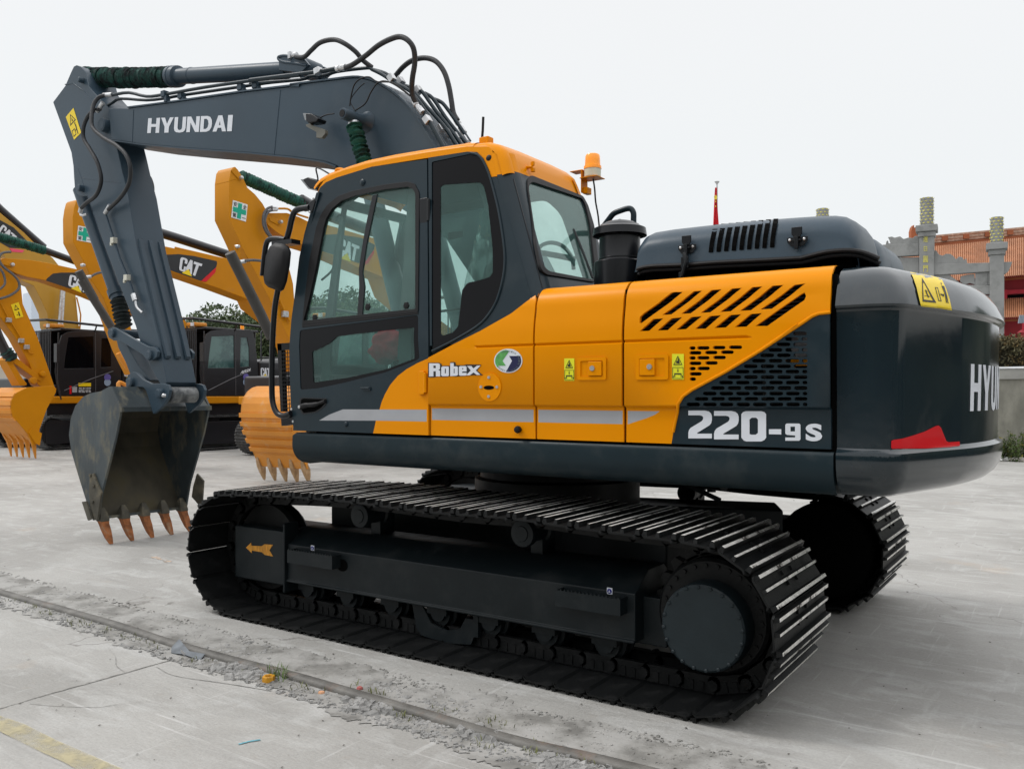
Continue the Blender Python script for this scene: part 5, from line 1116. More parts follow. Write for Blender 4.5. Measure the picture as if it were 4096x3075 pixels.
# ================================================= BUCKET
B1,B2=4.865,5.905
bo=[(503,392),(425,203),(400,205),(330,245),(240,262),(180,290),(110,370),(70,480),(55,620),(75,760),(130,950),(205,1190),(262,1352),(300,1345),(335,1110),(395,880),(455,640)]
bq=[onY(p,B1) for p in px('Q',*bo)]
bxz=[(p.x,p.z) for p in bq]
mb=MB(); plate(mb,bxz,[],lambda x,z:(x,B1,z),(0,.022,0)); 
plate(mb,bxz,[],lambda x,z:(x,B2-.022,z),(0,.022,0))
shell=bxz[2:14]; ins=[]
cen=(sum(p[0] for p in bxz)/17,sum(p[1] for p in bxz)/17)
for x,z in shell: d=Vector((cen[0]-x,cen[1]-z)).normalized()*.025; ins.append((x+d.x,z+d.y))
m_=len(shell)
for k in range(m_-1):
    a,b=shell[k],shell[k+1]; c,d=ins[k+1],ins[k]
    for y0_,y1_ in ((B1+.022,B2-.022),):
        mb.add([(a[0],y0_,a[1]),(b[0],y0_,b[1]),(b[0],y1_,b[1]),(a[0],y1_,a[1])],[(0,1,2,3)],0); mb.add([(d[0],y0_,d[1]),(c[0],y0_,c[1]),(c[0],y1_,c[1]),(d[0],y1_,d[1])],[(0,3,2,1)],1)
lip=ins[-1]; mb.add([(shell[-1][0],B1+.022,shell[-1][1]),(lip[0],B1+.022,lip[1]),(lip[0],B2-.022,lip[1]),(shell[-1][0],B2-.022,shell[-1][1])],[(0,1,2,3)],0)
# top cross beam
t0,t1=bxz[0],bxz[2]
mb.prism([(t0[0],B1+.022,t0[1]),(t0[0]-.06,B1+.022,t0[1]-.005),(t1[0],B1+.022,t1[1]-.06),(t1[0]+.01,B1+.022,t1[1]+.0)],(0,B2-B1-.044,0),0)
mb.box((t0[0]-.05,B1-.003,t0[1]-.035),(t0[0]+.012,B2+.003,t0[1]+.012),0)
BK=mb.build('bucket',[BUCK,BUCI],EX,smooth=25)
for y,(w1_,w2_) in ((5.165,(0,1)),(5.57,(0,1))):
    P_=[onY(p,5.165) for p in px('Q',(540,150),(560,105),(600,80),(635,88),(690,145),(760,180),(860,178),(900,190),(918,235),(905,295),(865,365),(790,432),(775,440),(760,385),(735,300),(715,240),(690,212),(640,208),(545,216))]
    mb=MB(); mb.prism([Vector((p.x,y,p.z)) for p in P_],(0,.035,0)); mb.build('bucket_ear',BOOM,BK,bevel=.005)
pinb('Q',(568,170),42,5.13,5.22,'ear_pin',BK); pinb('Q',(815,262),42,5.12,5.2,'ear_pin',BK)
p=onY(px('Q',(610,150))[0],5.2); mb=MB(); mb.cyl(p,p+Vector((0,.38,0)),.035,14); mb.build('link_tube',BOOM,BK)
p=onY(px('Q',(862,282))[0],5.11); mb=MB(); mb.lathe([(.02,.02),(.02,0),(.012,-.01)],p,8,0,'Y'); mb.build('pin_bolt',STL,BK)
for k in range(5):
    y=B1+.06+(B2-B1-.12)*k/4; x0,z0=shell[-1][0]+.01,shell[-1][1]
    Z_=z0-.012; mb=MB(); v=[]
    for t,(hx,hy,dx_) in ((.0,(.040,.046,-.015)),(-.035,(.036,.040,.004)),(-.10,(.034,.038,.045)),(-.17,(.026,.031,.088)),(-Z_+.008,(.010,.020,.135))):
        z=Z_+t; v.append([(x0+dx_+a*hx,y+b*hy,z) for a,b in ((-1,-1),(1,-1),(1,1),(-1,1))])
    mb.grid(v,0,True); mb.f.append((0,1,2,3)); n=len(mb.v); mb.f.append((n-4,n-3,n-2,n-1)); mb.m+=[0,0]; th_=mb.build('bucket_tooth',RUST,BK,bevel=.006)
    mb=MB(); v=[[(x0+dx_+a*hx,y+b*hy,Z_+t) for a,b in ((-1,-1),(1,-1),(1,1),(-1,1))] for t,(hx,hy,dx_) in ((.13,(.012,.022,-.035)),(.07,(.040,.040,-.03)),(.005,(.050,.048,-.018)),(-.012,(.044,.044,-.012)))]
    mb.grid(v,0,True); mb.f.append((0,1,2,3)); n=len(mb.v); mb.f.append((n-4,n-3,n-2,n-1)); mb.m+=[0,0]; mb.build('tooth_adapter',mat('muddy_steel',(.07,.065,.05),.75,var=.3,scale=9,dirt=(.16,.14,.10),dscale=8,dlo=.5,dhi=.7),BK,bevel=.006)
for sg,y,pp in ((-1,B1-.022,((232,960),(262,948),(300,1050),(330,1112),(318,1200),(298,1345),(266,1352),(240,1260),(225,1120))),(-1,B1-.05,((163,1192),(200,1187),(248,1340),(216,1354))),(1,B2+.002,((1150,950),(1205,1012),(1192,1210),(1166,1222),(1140,1190),(1105,1150),(1118,1060)))):
    P_=[onY(p,y) for p in px('Q',*pp)]
    mb=MB(); mb.prism(P_,(0,.022,0)); mb.build('side_cutter',MT['muddy_steel'],BK,bevel=.004)
    if y==B1-.022:
        mb=MB()
        for c in ((243,965),(272,1055),(262,1190)): mb.lathe([(.018,0),(.018,-.014),(.008,-.016)],onY(px('Q',c)[0],B1-.022),8,0,'Y')
        mb.build('cutter_bolts',MT['muddy_steel'],BK)

hose('A',[(1085,1110),(1105,1130),(1122,1180),(1125,1230),(1118,1275)],[5.6]*5,.02,par=ARM)
# ================================================= YELLOW AND BLACK EXCAVATORS BEHIND (they face -y)
GX='parked excavators in the back row'
XA,XBt,XG,XD=-20.8,-16.0,-11.45,-24.4; CYR=16.1; CYD=14.2
cats={}
for k,x,lb in (('a',XA,'black cabbed excavator with a REGA mark on its cab, orange bucket at far left'),
               ('b',XBt,'excavator whose green cross arm rises behind the grey arm'),
               ('g',XG,'excavator whose ribbed orange bucket hangs left of the big cab'),
               ('d',XD,'excavator with black cab left of the grey bucket, boom in top left corner')):
    cats[k]=empty('parked_excavator',(x,CYD if k=='d' else CYR,0),lb,'excavator',GX)
A_=cats['a']; SX=XA+1.4
def lx(v,*pts): return [((w_.y-CYR),w_.z) for w_ in (onX(p,SX) for p in px(v,*pts))]   # -> (y,z) local
def sp(name,o,holes,mt,x,th,par,regions=(),bevel=0):
    mb=MB(); plate(mb,o,holes,lambda y,z:(x,y,z),(-th,0,0),regions); return mb.build(name,mt,par,world=False,bevel=bevel)
def beltmesh(par,xc):
    r=.44; L2=1.95; n=[]; pts=[]
    N_=147
    for i in range(N_*4):
        s=i/(N_*4); T=4*L2+2*PI*r; d=s*T; 
        if d<2*L2: p=(-L2+d,-r); nn=(0,-1)
        elif d<2*L2+PI*r: a=-PI/2+(d-2*L2)/r; p=(L2+r*math.cos(a),r*math.sin(a)); nn=(math.cos(a),math.sin(a))
        elif d<4*L2+PI*r: p=(L2-(d-2*L2-PI*r),r); nn=(0,1)
        else: a=PI/2+(d-4*L2-PI*r)/r; p=(-L2+r*math.cos(a),r*math.sin(a)); nn=(math.cos(a),math.sin(a))
        g=.032 if i%4<1 else 0
        pts.append(((p[0]+nn[0]*g,p[1]+nn[1]*g+.48),(p[0]-nn[0]*.03,p[1]-nn[1]*.03+.48)))
    mb=MB(); m=len(pts); v=[]
    for x in (xc-.3,xc+.3):
        v+=[(x,a[0],a[1]) for a,b in pts]+[(x,b[0],b[1]) for a,b in pts]
    f=[]; mi=[]
    for i in range(m):
        j=(i+1)%m
        f+=[(i,j,j+2*m,i+2*m),(i+m,i+3*m,j+3*m,j+m),(i,i+m,j+m,j),(i+2*m,j+2*m,j+3*m,i+3*m)]
    mb.add(v,f,0); return mb.build('crawler_track',mat('background_track',(.03,.032,.034),.45,metal=.1,var=.5,scale=8,dirt=(.16,.16,.15),dscale=20,dlo=.5,dhi=.7),par,world=False,smooth=0)
body=[]
for xc in (1.15,-1.15):
    body.append(beltmesh(A_,xc)); mb=MB(); mb.box((xc-.22,-2.2,.16),(xc+.22,2.2,.78)); mb.lathe([(.02,-.2),(.36,-.2),(.38,-.1),(.38,.1),(.36,.2),(.02,.2)],(xc,-1.95,.48),20,0,'X'); mb.lathe([(.02,-.24),(.36,-.24),(.38,-.1),(.38,.1),(.36,.24),(.02,.24)],(xc,1.95,.48),20,0,'X'); body.append(mb.build('track_frame',CBLK,A_,world=False,bevel=.02))
mb=MB(); mb.lathe([(.7,.7),(.7,1.12)],(0,0,0),28); mb.box((-.8,-.9,.45),(.8,.9,.85)); body.append(mb.build('car_body',CBLK,A_,world=False))
SKo=lx('C',(1570,1078),(1570,1132)); zs1,zs0=SKo[0][1],SKo[1][1]
mb=MB(); mb.box((-1.38,-2.35,zs0),(1.41,3.1,zs1)); body.append(mb.build('chassis_skirt',CORG,A_,world=False,bevel=.03)); mb=MB(); mb.box((-1.25,-2.1,.88),(1.25,2.9,zs0-.002)); body.append(mb.build('underbody_dark_fill',CBLK,A_,world=False))  # second box is added to fill the gap under the body in black
co=lx('C',(1505,1074),(1495,1040),(1478,900),(1482,800),(1500,690),(1520,620),(1555,596),(1600,590),(1845,586),(1868,600),(1882,680),(1893,780),(1900,840),(1908,1074))
wa=lx('C',(1562,636),(1724,630),(1727,868),(1534,870),(1545,760)); wb=lx('C',(1776,645),(1822,645),(1836,720),(1838,858),(1772,862))
CBo=sp('cab',co,[wa,wb],CBLK,1.4,.05,A_,bevel=.01); body.append(CBo)
yy=[p[0] for p in co]; y0_,y1_=min(yy),max(yy); z1_=max(p[1] for p in co)
mb=MB(); mb.box((.35,y0_+.1,1.3),(.40,y1_,z1_-.05)); mb.box((.40,y1_-.1,1.3),(1.34,y1_-.05,z1_-.05)); mb.box((.35,y0_+.15,z1_-.08),(1.39,y1_,z1_-.01)); mb.box((.35,y0_+.02,1.3),(1.34,y0_+.08,1.75)); body.append(mb.build('cab_shell',CBLK,A_,world=False,bevel=.02))
mb=MB(); mb.box((.42,y0_+.9,1.3),(1.2,y0_+1.35,1.9)); mb.box((.5,y0_+1.25,1.9),(1.1,y0_+1.4,2.7)); body.append(mb.build('seat',INT,A_,world=False,bevel=.05))
CGL=mat('teal_reflecting_glass',(.035,.085,.085),.12,coat=.6,var=.6,scale=1.2,dirt=(.10,.19,.18),dscale=1.6,dlo=.45,dhi=.62)
body.append(sp('door_window',wa,[],CGL,1.385,.006,A_)); body.append(sp('rear_window',wb,[],CGL,1.385,.006,A_))
mb=MB(); a=lx('C',(1535,1035),(1700,952),(1850,890)); mb.tube([(1.405,y,z) for y,z in a],.012,6); mb.tube([(1.405,*p) for p in lx('C',(1735,600),(1738,1070))],.006,6); body.append(mb.build('cab_moulding',mat('grey_trim',(.12,.12,.13),.5),A_,world=False))
sf=lambda p:(lambda w_:Vector((1.41,w_.y-CYR,w_.z)))(onX(p,SX))
def lett(nm,s,v,q_,mt,bold=.05,shear=0):
    vs,fs_=txt(s,bold,shear); f=quadmap(px(v,*q_)); mb=MB(); mb.add([sf(tuple(f(a,b))) for a,b in vs],fs_); return mb.build(nm,mt,A_,world=False,smooth=0)
body.append(lett('rega_lettering','REGA','C',((1768,914),(1842,893),(1848,870),(1776,893)),WHT,.04,.4))
CAT_C=[(1,.62),(1,.84),(.90,.96),(.70,1.0),(.28,1.0),(.08,.95),(0,.82),(0,.18),(.08,.05),(.28,0),(.70,0),(.90,.04),(1,.16),(1,.40),(.66,.40),(.66,.20),(.60,.14),(.42,.14),(.36,.20),(.36,.80),(.42,.86),(.60,.86),(.66,.80),(.66,.62)]
CAT_A=[(0,.18),(.36,1.0),(.66,1.0),(1.04,0),(.78,0),(.58,.34),(.30,.18),(.18,.18)]
CAT_T=[(0,.96),(1,.96),(1,.78),(.68,.78),(.68,-.02),(.34,-.02),(.34,.78),(0,.78)]
CAT_R=[(.0,0),(1.0,0),(.56,.34)]
def catlogo(q,surf,off,par,world=True,nm='logo'):
    f=quadmap(q); out=[]
    mb=MB()
    for P,x0,x1 in ((CAT_C,0,.34),(CAT_A,.30,.68),(CAT_T,.62,1.0)):
        plate(mb,[(x0+(x1-x0)*a,b) for a,b in P],[],lambda u,v:surf(tuple(f(u,v)))+Vector(off),Vector(off)*-.2)
    o=mb.build('logo_lettering',WHT,par,world=world,smooth=0); out.append(o)
    mb=MB(); plate(mb,[(.16,-.12),(.72,-.14),(.47,.30)],[],lambda u,v:surf(tuple(f(u,v)))+Vector(off)*1.6,Vector(off)*-.2); out.append(mb.build('logo_triangle',YEL,par,world=world,smooth=0))
    return out
body+=catlogo(px('C',(1920,930),(1993,930),(1990,868),(1920,868)),sf,(.004,0,0),A_,False)
for c,mt_ in (((1813,937),mat('violet_badge',(.12,.10,.35),.5)),((1813,974),mat('pale_blue_badge',(.25,.33,.45),.5))):
    p=sf(px('C',c)[0]); mb=MB(); mb.lathe([(.10,-.004),(.10,.002),(.07,.003),(.002,.003)],p,20,0,'X'); body.append(mb.build('round_badge',mt_,A_,world=False))
# body behind the cab, engine housing, counterweight, rails
ra=lx('C',(1905,815),(1905,1074)); 
mb=MB(); mb.box((.2,y1_+.02,zs1),(1.39,2.0,ra[0][1])); mb.box((-1.38,-2.2,zs1),(.2,2.0,1.95)); body.append(mb.build('side_housing',CBLK,A_,world=False,bevel=.08))
mb=MB(); mb.box((-1.35,2.0,1.1),(1.38,3.15,2.3)); mb.box((-1.1,1.0,2.0),(1.1,2.4,2.55)); body.append(mb.build('counterweight',CBLK,A_,world=False,bevel=.12))
gz=z1_
mb=MB(); mb.tube([(.05,y0_-.35,gz+.20),(1.5,y0_-.30,gz+.17),(1.55,y1_+.05,gz+.08)],.035,8); mb.tube([(.4,y0_+.3,gz+.15),(.4,y0_+.3,gz-.05)],.02,6); mb.tube([(1.5,y0_+1.1,gz+.13),(1.38,y0_+1.1,gz-.1)],.02,6); body.append(mb.build('roof_visor_bar',CBLK,A_,world=False))
mb=MB(); mb.box((.85,y0_-.05,gz-.0),(1.22,y0_+.35,gz+.10)); body.append(mb.build('roof_lamp_box',CBK,A_,world=False,bevel=.03))
mb=MB(); mb.box((1.10,y0_-.09,gz+.0),(1.2,y0_-.05,gz+.09)); body.append(mb.build('roof_lamp',WHT,A_,world=False))
for k in range(9):
    pass
mb=MB()
mb.box((.38,y0_-.12,1.9),(1.38,y0_-.10,1.93)); mb.box((.38,y0_-.12,gz-.12),(1.38,y0_-.10,gz-.09))
for k in range(13): x=.40+k*.08; mb.box((x,y0_-.125,1.35),(x+.018,y0_-.10,gz-.08))
body.append(mb.build('windshield_guard',CBLK,A_,world=False))
mb=MB(); mb.tube([(1.5,y0_+.1,1.35),(1.6,y0_-.05,1.9),(1.55,y0_+.0,gz-.15)],.02,6); mb.box((1.5,y0_-.1,2.35),(1.66,y0_-.03,2.85)); body.append(mb.build('side_mirror',CBLK,A_,world=False,bevel=.01))
mb=MB(); mb.tube([(1.2,y1_+.25,ra[0][1]-.02),(1.2,y1_+.25,gz-.02),(1.2,y1_+.35,gz+.08),(1.2,y1_+1.1,gz+.08),(1.2,y1_+1.1,ra[0][1]-.02)],.022,6); mb.tube([(1.2,y1_+.25,2.55),(1.2,y1_+1.1,2.55)],.018,6); body.append(mb.build('deck_rail',CBLK,A_,world=False))
mb=MB(); mb.lathe([(.05,gz),(.05,gz+.05)],(1.0,y1_-.25,0),12); mb.lathe([(.055,gz+.05),(.05,gz+.16),(.02,gz+.18)],(1.0,y1_-.25,0),12); body.append(mb.build('beacon',AMB,A_,world=False))
for k in ('b','g','d'):
    for o in body:
        if o.name.split('.')[0]=='rega_lettering': continue
        c=o.copy(); COL.objects.link(c); c.parent=cats[k]; c.matrix_parent_inverse=Matrix.Identity(4)
        if k=='d' and o.name.split('.')[0] in ('door_window','rear_window'): c.material_slots[0].link='OBJECT'; c.material_slots[0].material=FRIT
for nm,q,mt_ in (('yellow_label',((1157,1273),(1342,1273),(1342,1222),(1157,1222)),YEL),('white_label',((1065,1362),(1137,1362),(1137,1278),(1065,1278)),STRP),('red_label',((1025,1385),(1055,1385),(1055,1265),(1025,1265)),RED)):
    P_=[onX(p,XD+1.412) for p in px('R2',*q)]; mb=MB(); mb.add(P_,[(0,1,2,3)]); mb.build(nm,mt_,cats['d'])
for i,y in enumerate((1300,1330,1353)):
    vs,fs_=txt(['400-801-8020','bbbhbh nahnha','00 000 00 00'][i],.02); f=quadmap(px('R2',(1160,y+10),(1340,y+10),(1340,y-10),(1160,y-10))); mb=MB(); mb.add([onX(tuple(f(a,b)),XD+1.412) for a,b in vs],fs_); mb.build('label_lettering',WHT,cats['d'],smooth=0)
# ---- traced booms, arms, buckets on their machines' centre planes
def solid(nm,k,v_pts,hw,mt,x=None,bev=.012,par=None,regions=()):
    xc={'a':XA,'b':XBt,'g':XG,'d':XD}[k] if x is None else x
    o=[(w_.y,w_.z) for w_ in (onX(p,xc+hw) for p in v_pts)]
    mb=MB(); plate(mb,o,[],lambda y,z:(xc+hw,y,z),(-2*hw,0,0)); return mb.build(nm,mt,par or cats[k],bevel=bev)
def skin(nm,k,v_pts,hw,mt,par,out=.006):
    xc={'a':XA,'b':XBt,'g':XG,'d':XD}[k]; mb=MB(); mb.prism([onX(p,xc+hw+out) for p in v_pts],(-out*.7,0,0)); return mb.build(nm,mt,par,smooth=0)
def xw(k): return {'a':XA,'b':XBt,'g':XG,'d':XD}[k]
def ctube(nm,k,v,pts,dx,r,mt,par=None,sm=0,n=12):
    P_=[onX(p,xw(k)+dx) for p in px(v,*pts)]
    if sm: P_=smooth(P_,sm)
    mb=MB(); mb.tube(P_,r,n); return mb.build(nm,mt,par or cats[k],smooth=60)
foot={'a':Vector((0,CYR-.2,1.9)),'b':None}
def fpx(k,dy,z):        # pixel of a hidden point at the boom foot
    p=Vector((xw(k)+.22,(CYD if k=='d' else CYR)+dy,z))-EYE; F=p.dot(FWD); return (HX+FPX*p.dot(RIGHT)/F,HY-FPX*p.z/F)
# gamma
arm=px('R3',(800,470),(822,310),(850,262),(885,250),(925,290),(1000,410),(1070,560),(1180,655),(1290,790),(1340,880),(1420,1000))+px('R4',(1700,60),(1860,0),(1960,100),(2060,300),(2110,500),(2125,700),(2130,1100),(2180,1500),(2230,1750))+px('R4',(2140,1790),(2050,1300),(1860,900),(1450,130),(1380,0))+px('R3',(1080,1620),(940,1310),(800,1010))
AG=solid('arm','g',arm,.18,CORG)
solid('cylinder_clevis','g',px('R3',(800,470),(822,310),(850,262),(885,250),(925,290),(1000,410),(960,470),(880,440)),.185,CORG,par=AG)
SAFE={}
def safety(k,v,q,par,hw):
    f=quadmap(px(v,*q)); xc=xw(k); s=lambda p:onX(p,xc+hw)
    st=decal('safety_sticker',[rect(0,0,1,1)],px(v,*q),s,mat('sticker_white',(.75,.76,.76),.5,var=.03),par,(.006,0,0))
    mb=MB(); mp=lambda u,v_: s(tuple(f(u,v_)))+Vector((.011,0,0))
    plate(mb,[(.37,.06),(.63,.06),(.63,.36),(.94,.36),(.94,.64),(.63,.64),(.63,.94),(.37,.94),(.37,.64),(.06,.64),(.06,.36),(.37,.36)],[],mp,(-.003,0,0)); mb.build('green_cross',mat('cross_green',(.0,.36,.23),.5,var=.05),st,smooth=0)
    for ch,(u,v_) in (('安',(.06,.68)),('全',(.70,.68)),('第',(.06,.05)),('一',(.70,.15))):
        vs,fs_=txt(ch,.012); hh=.26 if ch!='一' else .03; mb=MB(); mb.add([mp(u+a*.25,v_+b*hh) for a,b in vs],fs_); mb.build('sticker_character',INK,st,smooth=0)
safety('g','R3',((826,995),(1043,1060),(1068,808),(850,740)),AG,.18)
bm_g=px('R3',(1330,960),(1360,935),(1400,930),(1650,930),(1830,990),(1950,1050))+px('R7',(700,520),(930,545),(1470,705),(1700,762),(1760,860),(1850,1150),(2000,1500))+[fpx('g',-.2,2.3),fpx('g',.3,1.9),fpx('g',0,1.7),fpx('g',-.5,1.9)]+px('R7',(1900,1600),(1800,1330),(1390,1170),(850,920),(560,830),(430,790))+px('R3',(1850,1390),(1700,1330),(1500,1210),(1380,1110),(1335,1040))
BG=solid('boom','g',bm_g,.22,CORG)
dk_=skin('dark_decal','g',px('R7',(885,700),(1100,690),(1460,745),(1660,850),(1640,930),(1520,1130),(1400,1110),(1100,1010),(850,925),(840,860)),.22,mat('decal_black',(.02,.022,.025),.45),BG)
skin('red_tail','g',px('R7',(1640,925),(1650,960),(1560,1120),(1510,1140),(1520,1090)),.22,RED,dk_,.009)
catlogo(px('R7',(1105,1000),(1385,1090),(1432,860),(1130,740)),lambda p:onX(p,XG+.232),(.004,0,0),dk_)
# beta
arm=px('R1',(1075,440),(1095,300),(1120,205),(1150,178),(1190,185),(1260,270),(1330,420),(1360,600),(1440,830),(1510,1130),(1580,1320),(1640,1500),(1700,1659))+[(520,1290),(560,1480),(540,1500),(490,1400)]+px('R1',(1520,1620),(1350,1380),(1290,1200),(1110,860),(1080,800))
AB=solid('arm','b',arm,.18,CORG)
safety('b','R1',((1130,778),(1345,818),(1362,605),(1150,562)),AB,.18)
bm_b=[(440,905),(520,925),(658,985),(830,1020),(912,1038),(1000,1060),(1090,1130),(1180,1260),(1290,1420)]+[fpx('b',-.1,2.2),fpx('b',.3,1.9),fpx('b',-.3,1.7)]+[(1160,1400),(1100,1300),(1012,1232),(998,1200),(870,1152),(680,1086),(560,1045),(440,1000)]
BB=solid('boom','b',bm_b,.22,CORG)
dk_=skin('dark_decal','b',[(640,1019)]+px('R4',(240,70),(420,62),(650,90),(985,165),(990,200),(975,255),(755,455),(730,450),(290,295))+[(640,1075)],.22,MT['decal_black'],BB)
skin('red_tail','b',px('R4',(975,255),(965,330),(830,470),(755,460)),.22,RED,dk_,.009)
catlogo(px('R4',(425,300),(700,390),(775,200),(450,100)),lambda p:onX(p,XBt+.232),(.004,0,0),dk_)
ctube('arm_cylinder','b','R3',[(-400,1170),(0,1290),(430,1430),(770,1540)],0,.10,CBLK,BB)
ctube('boom_pipe','b','R3',[(0,1440),(430,1540),(830,1630)],.2,.02,CORG,BB)
# alpha
arm=px('R1',(-200,700),(-60,1000),(60,1180),(240,1290),(300,1340))+px('R2',(340,60),(560,560),(700,960),(800,1260),(820,1300),(700,1330),(560,1250),(430,930),(230,560),(0,250),(-200,-100))
AA=solid('arm','a',arm,.18,CORG)
bm_a=px('R1',(10,1060),(60,1040),(420,1065),(700,1110),(1110,1200))+[(480,1110),(600,1150),(690,1210),(760,1310),(860,1440)]+[fpx('a',-.2,2.2),fpx('a',.3,1.9),fpx('a',-.3,1.7)]+[(800,1470),(700,1330),(560,1260),(470,1230)]+px('R1',(1330,1600),(1000,1480),(700,1375),(400,1320),(240,1270),(130,1210),(20,1110))
BA=solid('boom','a',bm_a,.22,CORG)
dk_=skin('dark_decal','a',px('R1',(680,1375),(690,1345),(780,1270),(900,1255),(1110,1255),(1300,1290),(1330,1590)),.22,MT['decal_black'],BA)
catlogo(px('R1',(1000,1450),(1290,1560),(1330,1370),(1030,1280)),lambda p:onX(p,XA+.232),(.004,0,0),dk_)
q=px('R2',(232,278),(345,245),(275,30),(160,68)); mb=MB(); mb.add([onX(p,XA+.19) for p in q],[(0,1,2,3)]); yw=mb.build('warning_sticker',YEL,AA)
f=quadmap(q); mb=MB(); plate(mb,[(.2,.55),(.8,.55),(.5,.9)],[[(.3,.6),(.7,.6),(.5,.82)]],lambda u,v:onX(tuple(f(u,v)),XA+.195),(-.002,0,0)); plate(mb,rect(.55,.1,.68,.4),[],lambda u,v:onX(tuple(f(u,v)),XA+.195),(-.002,0,0)); plate(mb,rect(.3,.2,.5,.24),[],lambda u,v:onX(tuple(f(u,v)),XA+.195),(-.002,0,0)); mb.build('pictogram',INK,yw,smooth=0)
# delta: boom from the top left corner, chromed rods
bm_d=px('R1',(-300,100),(0,370),(180,520),(350,660),(520,830),(780,1040))+[(250,1080),(300,1150),(315,1300)]+[fpx('d',-.1,2.2),fpx('d',.3,1.9),fpx('d',-.5,1.8)]+px('R2',(720,400),(700,200),(610,0))+px('R1',(500,1450),(340,1380),(200,1250),(60,1000),(-100,800),(-300,600))
BD=solid('boom','d',bm_d,.24,CYEL)
dk_=skin('dark_decal','d',px('R1',(-300,200),(0,480),(200,590),(400,790),(350,900),(140,890),(0,810),(-300,560)),.24,MT['decal_black'],BD)
skin('red_tail','d',px('R1',(140,895),(360,925),(330,960),(180,950)),.24,mat('pink_film',(.8,.08,.16),.5),dk_,.009)
catlogo(px('R1',(-60,690),(210,830),(250,720),(40,540)),lambda p:onX(p,XD+.252),(.004,0,0),dk_)
ctube('arm_cylinder','d','R1',[(-200,130),(0,330),(260,560),(500,770),(640,890)],.1,.12,CBLK,BD)
ctube('cylinder_rod','d','R2',[(925,-160),(890,400)],.5,.07,STL,BD)
ctube('steel_pipe','d','R2',[(1130,-40),(1165,100),(1190,220),(1175,460)],.3,.02,CORG,BD)
# stowed arm of the far machine, out of frame mostly
solid('arm','d',[(-320,700),(-260,680),(-200,900),(-120,1400),(-180,1420),(-300,1000)],.18,CYEL)
mb=MB(); p=[(7,-.2),(6.6,-.9),(6.0,-.9)]; mb.box((XD-.6,7.6,.02),(XD+.6,8.6,1.1)); mb.build('bucket',CBK,cats['d'],bevel=.15)
# green boots: cylinder boots on top of boom g and in front of boom a
def boot(k,v,a,b,dx,rp,rings,par,mt_=GRN,nm='cylinder_boot',dp=.22,seed=3):
    A0=onX(px(v,a)[0],xw(k)+dx); B0=onX(px(v,b)[0],xw(k)+dx); d=ray(px(v,a)[0]); t=(xw(k)+dx)/d.x; mb=MB(); bellows(mb,A0,B0,rp*VW[v][2]*t/FPX,rings,dp,18,seed); return mb.build(nm,mt_,par,smooth=25)
boot('g','R3',(960,385),(1960,830),0,95,26,BG)
ctube('arm_cylinder','g','R7',[(560,190),(900,380),(1500,600),(1650,650)],0,.11,CBLK,BG)
boot('a','R1',(-250,660),(660,930),0,72,32,BA,GRN)
ctube('arm_cylinder','a','R1',[(650,925),(1090,1085),(1400,1190)],0,.085,CBLK,BA)
ctube('bucket_cylinder','g','R4',[(1180,40),(1480,640),(1640,960),(1790,1290)],.42,.085,mat('cylinder_dark',(.05,.048,.045),.5,var=.2),AG)
ctube('bucket_cylinder','b','R1',[(1160,1230),(1400,1659)],.42,.075,MT['cylinder_dark'],AB)
ctube('bucket_cylinder','b','C',[(600,220),(830,580)],.42,.075,MT['cylinder_dark'],AB)
ctube('bucket_cylinder','a','C',[(-120,380),(-10,650),(60,790)],.2,.11,CBLK,AA)
boot('a','C',(35,740),(90,800),.2,48,3,AA,GRND)
# pins, bolts, hoses
def pin(k,v,c,r,hw,mt_,par,nm='pin_cap'):
    p=onX(px(v,c)[0],xw(k)+hw); rr=r*VW[v][2]*((xw(k)+hw)/ray(px(v,c)[0]).x)/FPX; mb=MB(); mb.lathe([(rr,-.03),(rr,.03),(rr*.8,.05),(rr*.1,.055)],p,16,0,'X'); return mb.build(nm,mt_,par)
for k,v,c,r,hw,mt_,par in (('g','R3',(965,412),28,.20,STL,AG),('g','R3',(912,1425),28,.24,STL,AG),('g','R3',(1548,1063),28,.25,STL,BG),('a','R1',(178,1137),30,.25,STL,BA),('b','R1',(1220,1145),26,.22,STL,AB),
    ('a','R2',(625,1090),42,.22,CORG,AA),('a','R2',(485,1190),55,.22,CORG,AA)): pin(k,v,c,r,hw,mt_,par)
for k,v,pts,dx,r,mt_,par,hw in (('g','R3',[(1350,965),(1400,935),(1500,945),(1580,1020),(1600,1080),(1540,1120),(1400,1040)],.23,0,CORG,BG,0),):
    mb=MB(); mb.prism([onX(p,XG+.235) for p in px(v,(1390,1000),(1430,980),(1560,1040),(1570,1080),(1540,1115),(1400,1045))],(-.015,0,0)); mb.build('pin_lock_plate',CORG,BG,bevel=.006)
mb=MB(); mb.prism([onX(p,XG+.20) for p in px('R3',(830,290),(880,270),(990,400),(985,440),(940,430),(840,320))],(-.015,0,0)); mb.build('pin_lock_plate',CORG,AG,bevel=.006)
mb=MB(); mb.prism([onX(p,XG+.24) for p in px('R3',(885,1410),(930,1395),(970,1540),(950,1585),(915,1580))],(-.03,0,0)); mb.build('pin_lock_plate',CORG,AG,bevel=.006)
mb=MB(); mb.prism([onX(p,XA+.245) for p in px('R1',(20,1090),(60,1075),(200,1120),(205,1160),(140,1165),(30,1130))],(-.02,0,0)); mb.build('pin_lock_plate',CORG,BA,bevel=.006)
GHS=mat('grey_ribbed_hose',(.10,.10,.105),.6,var=.4,scale=60)
for d_ in (0,45): ctube('hose','g','R3',[(1430+d_*.2,840+d_),(1360+d_*.3,870+d_),(1310+d_*.5,950+d_),(1300+d_*.6,1080),(1340+d_*.6,1200),(1430+d_*.3,1310)],.30,.022,GHS,BG,5)
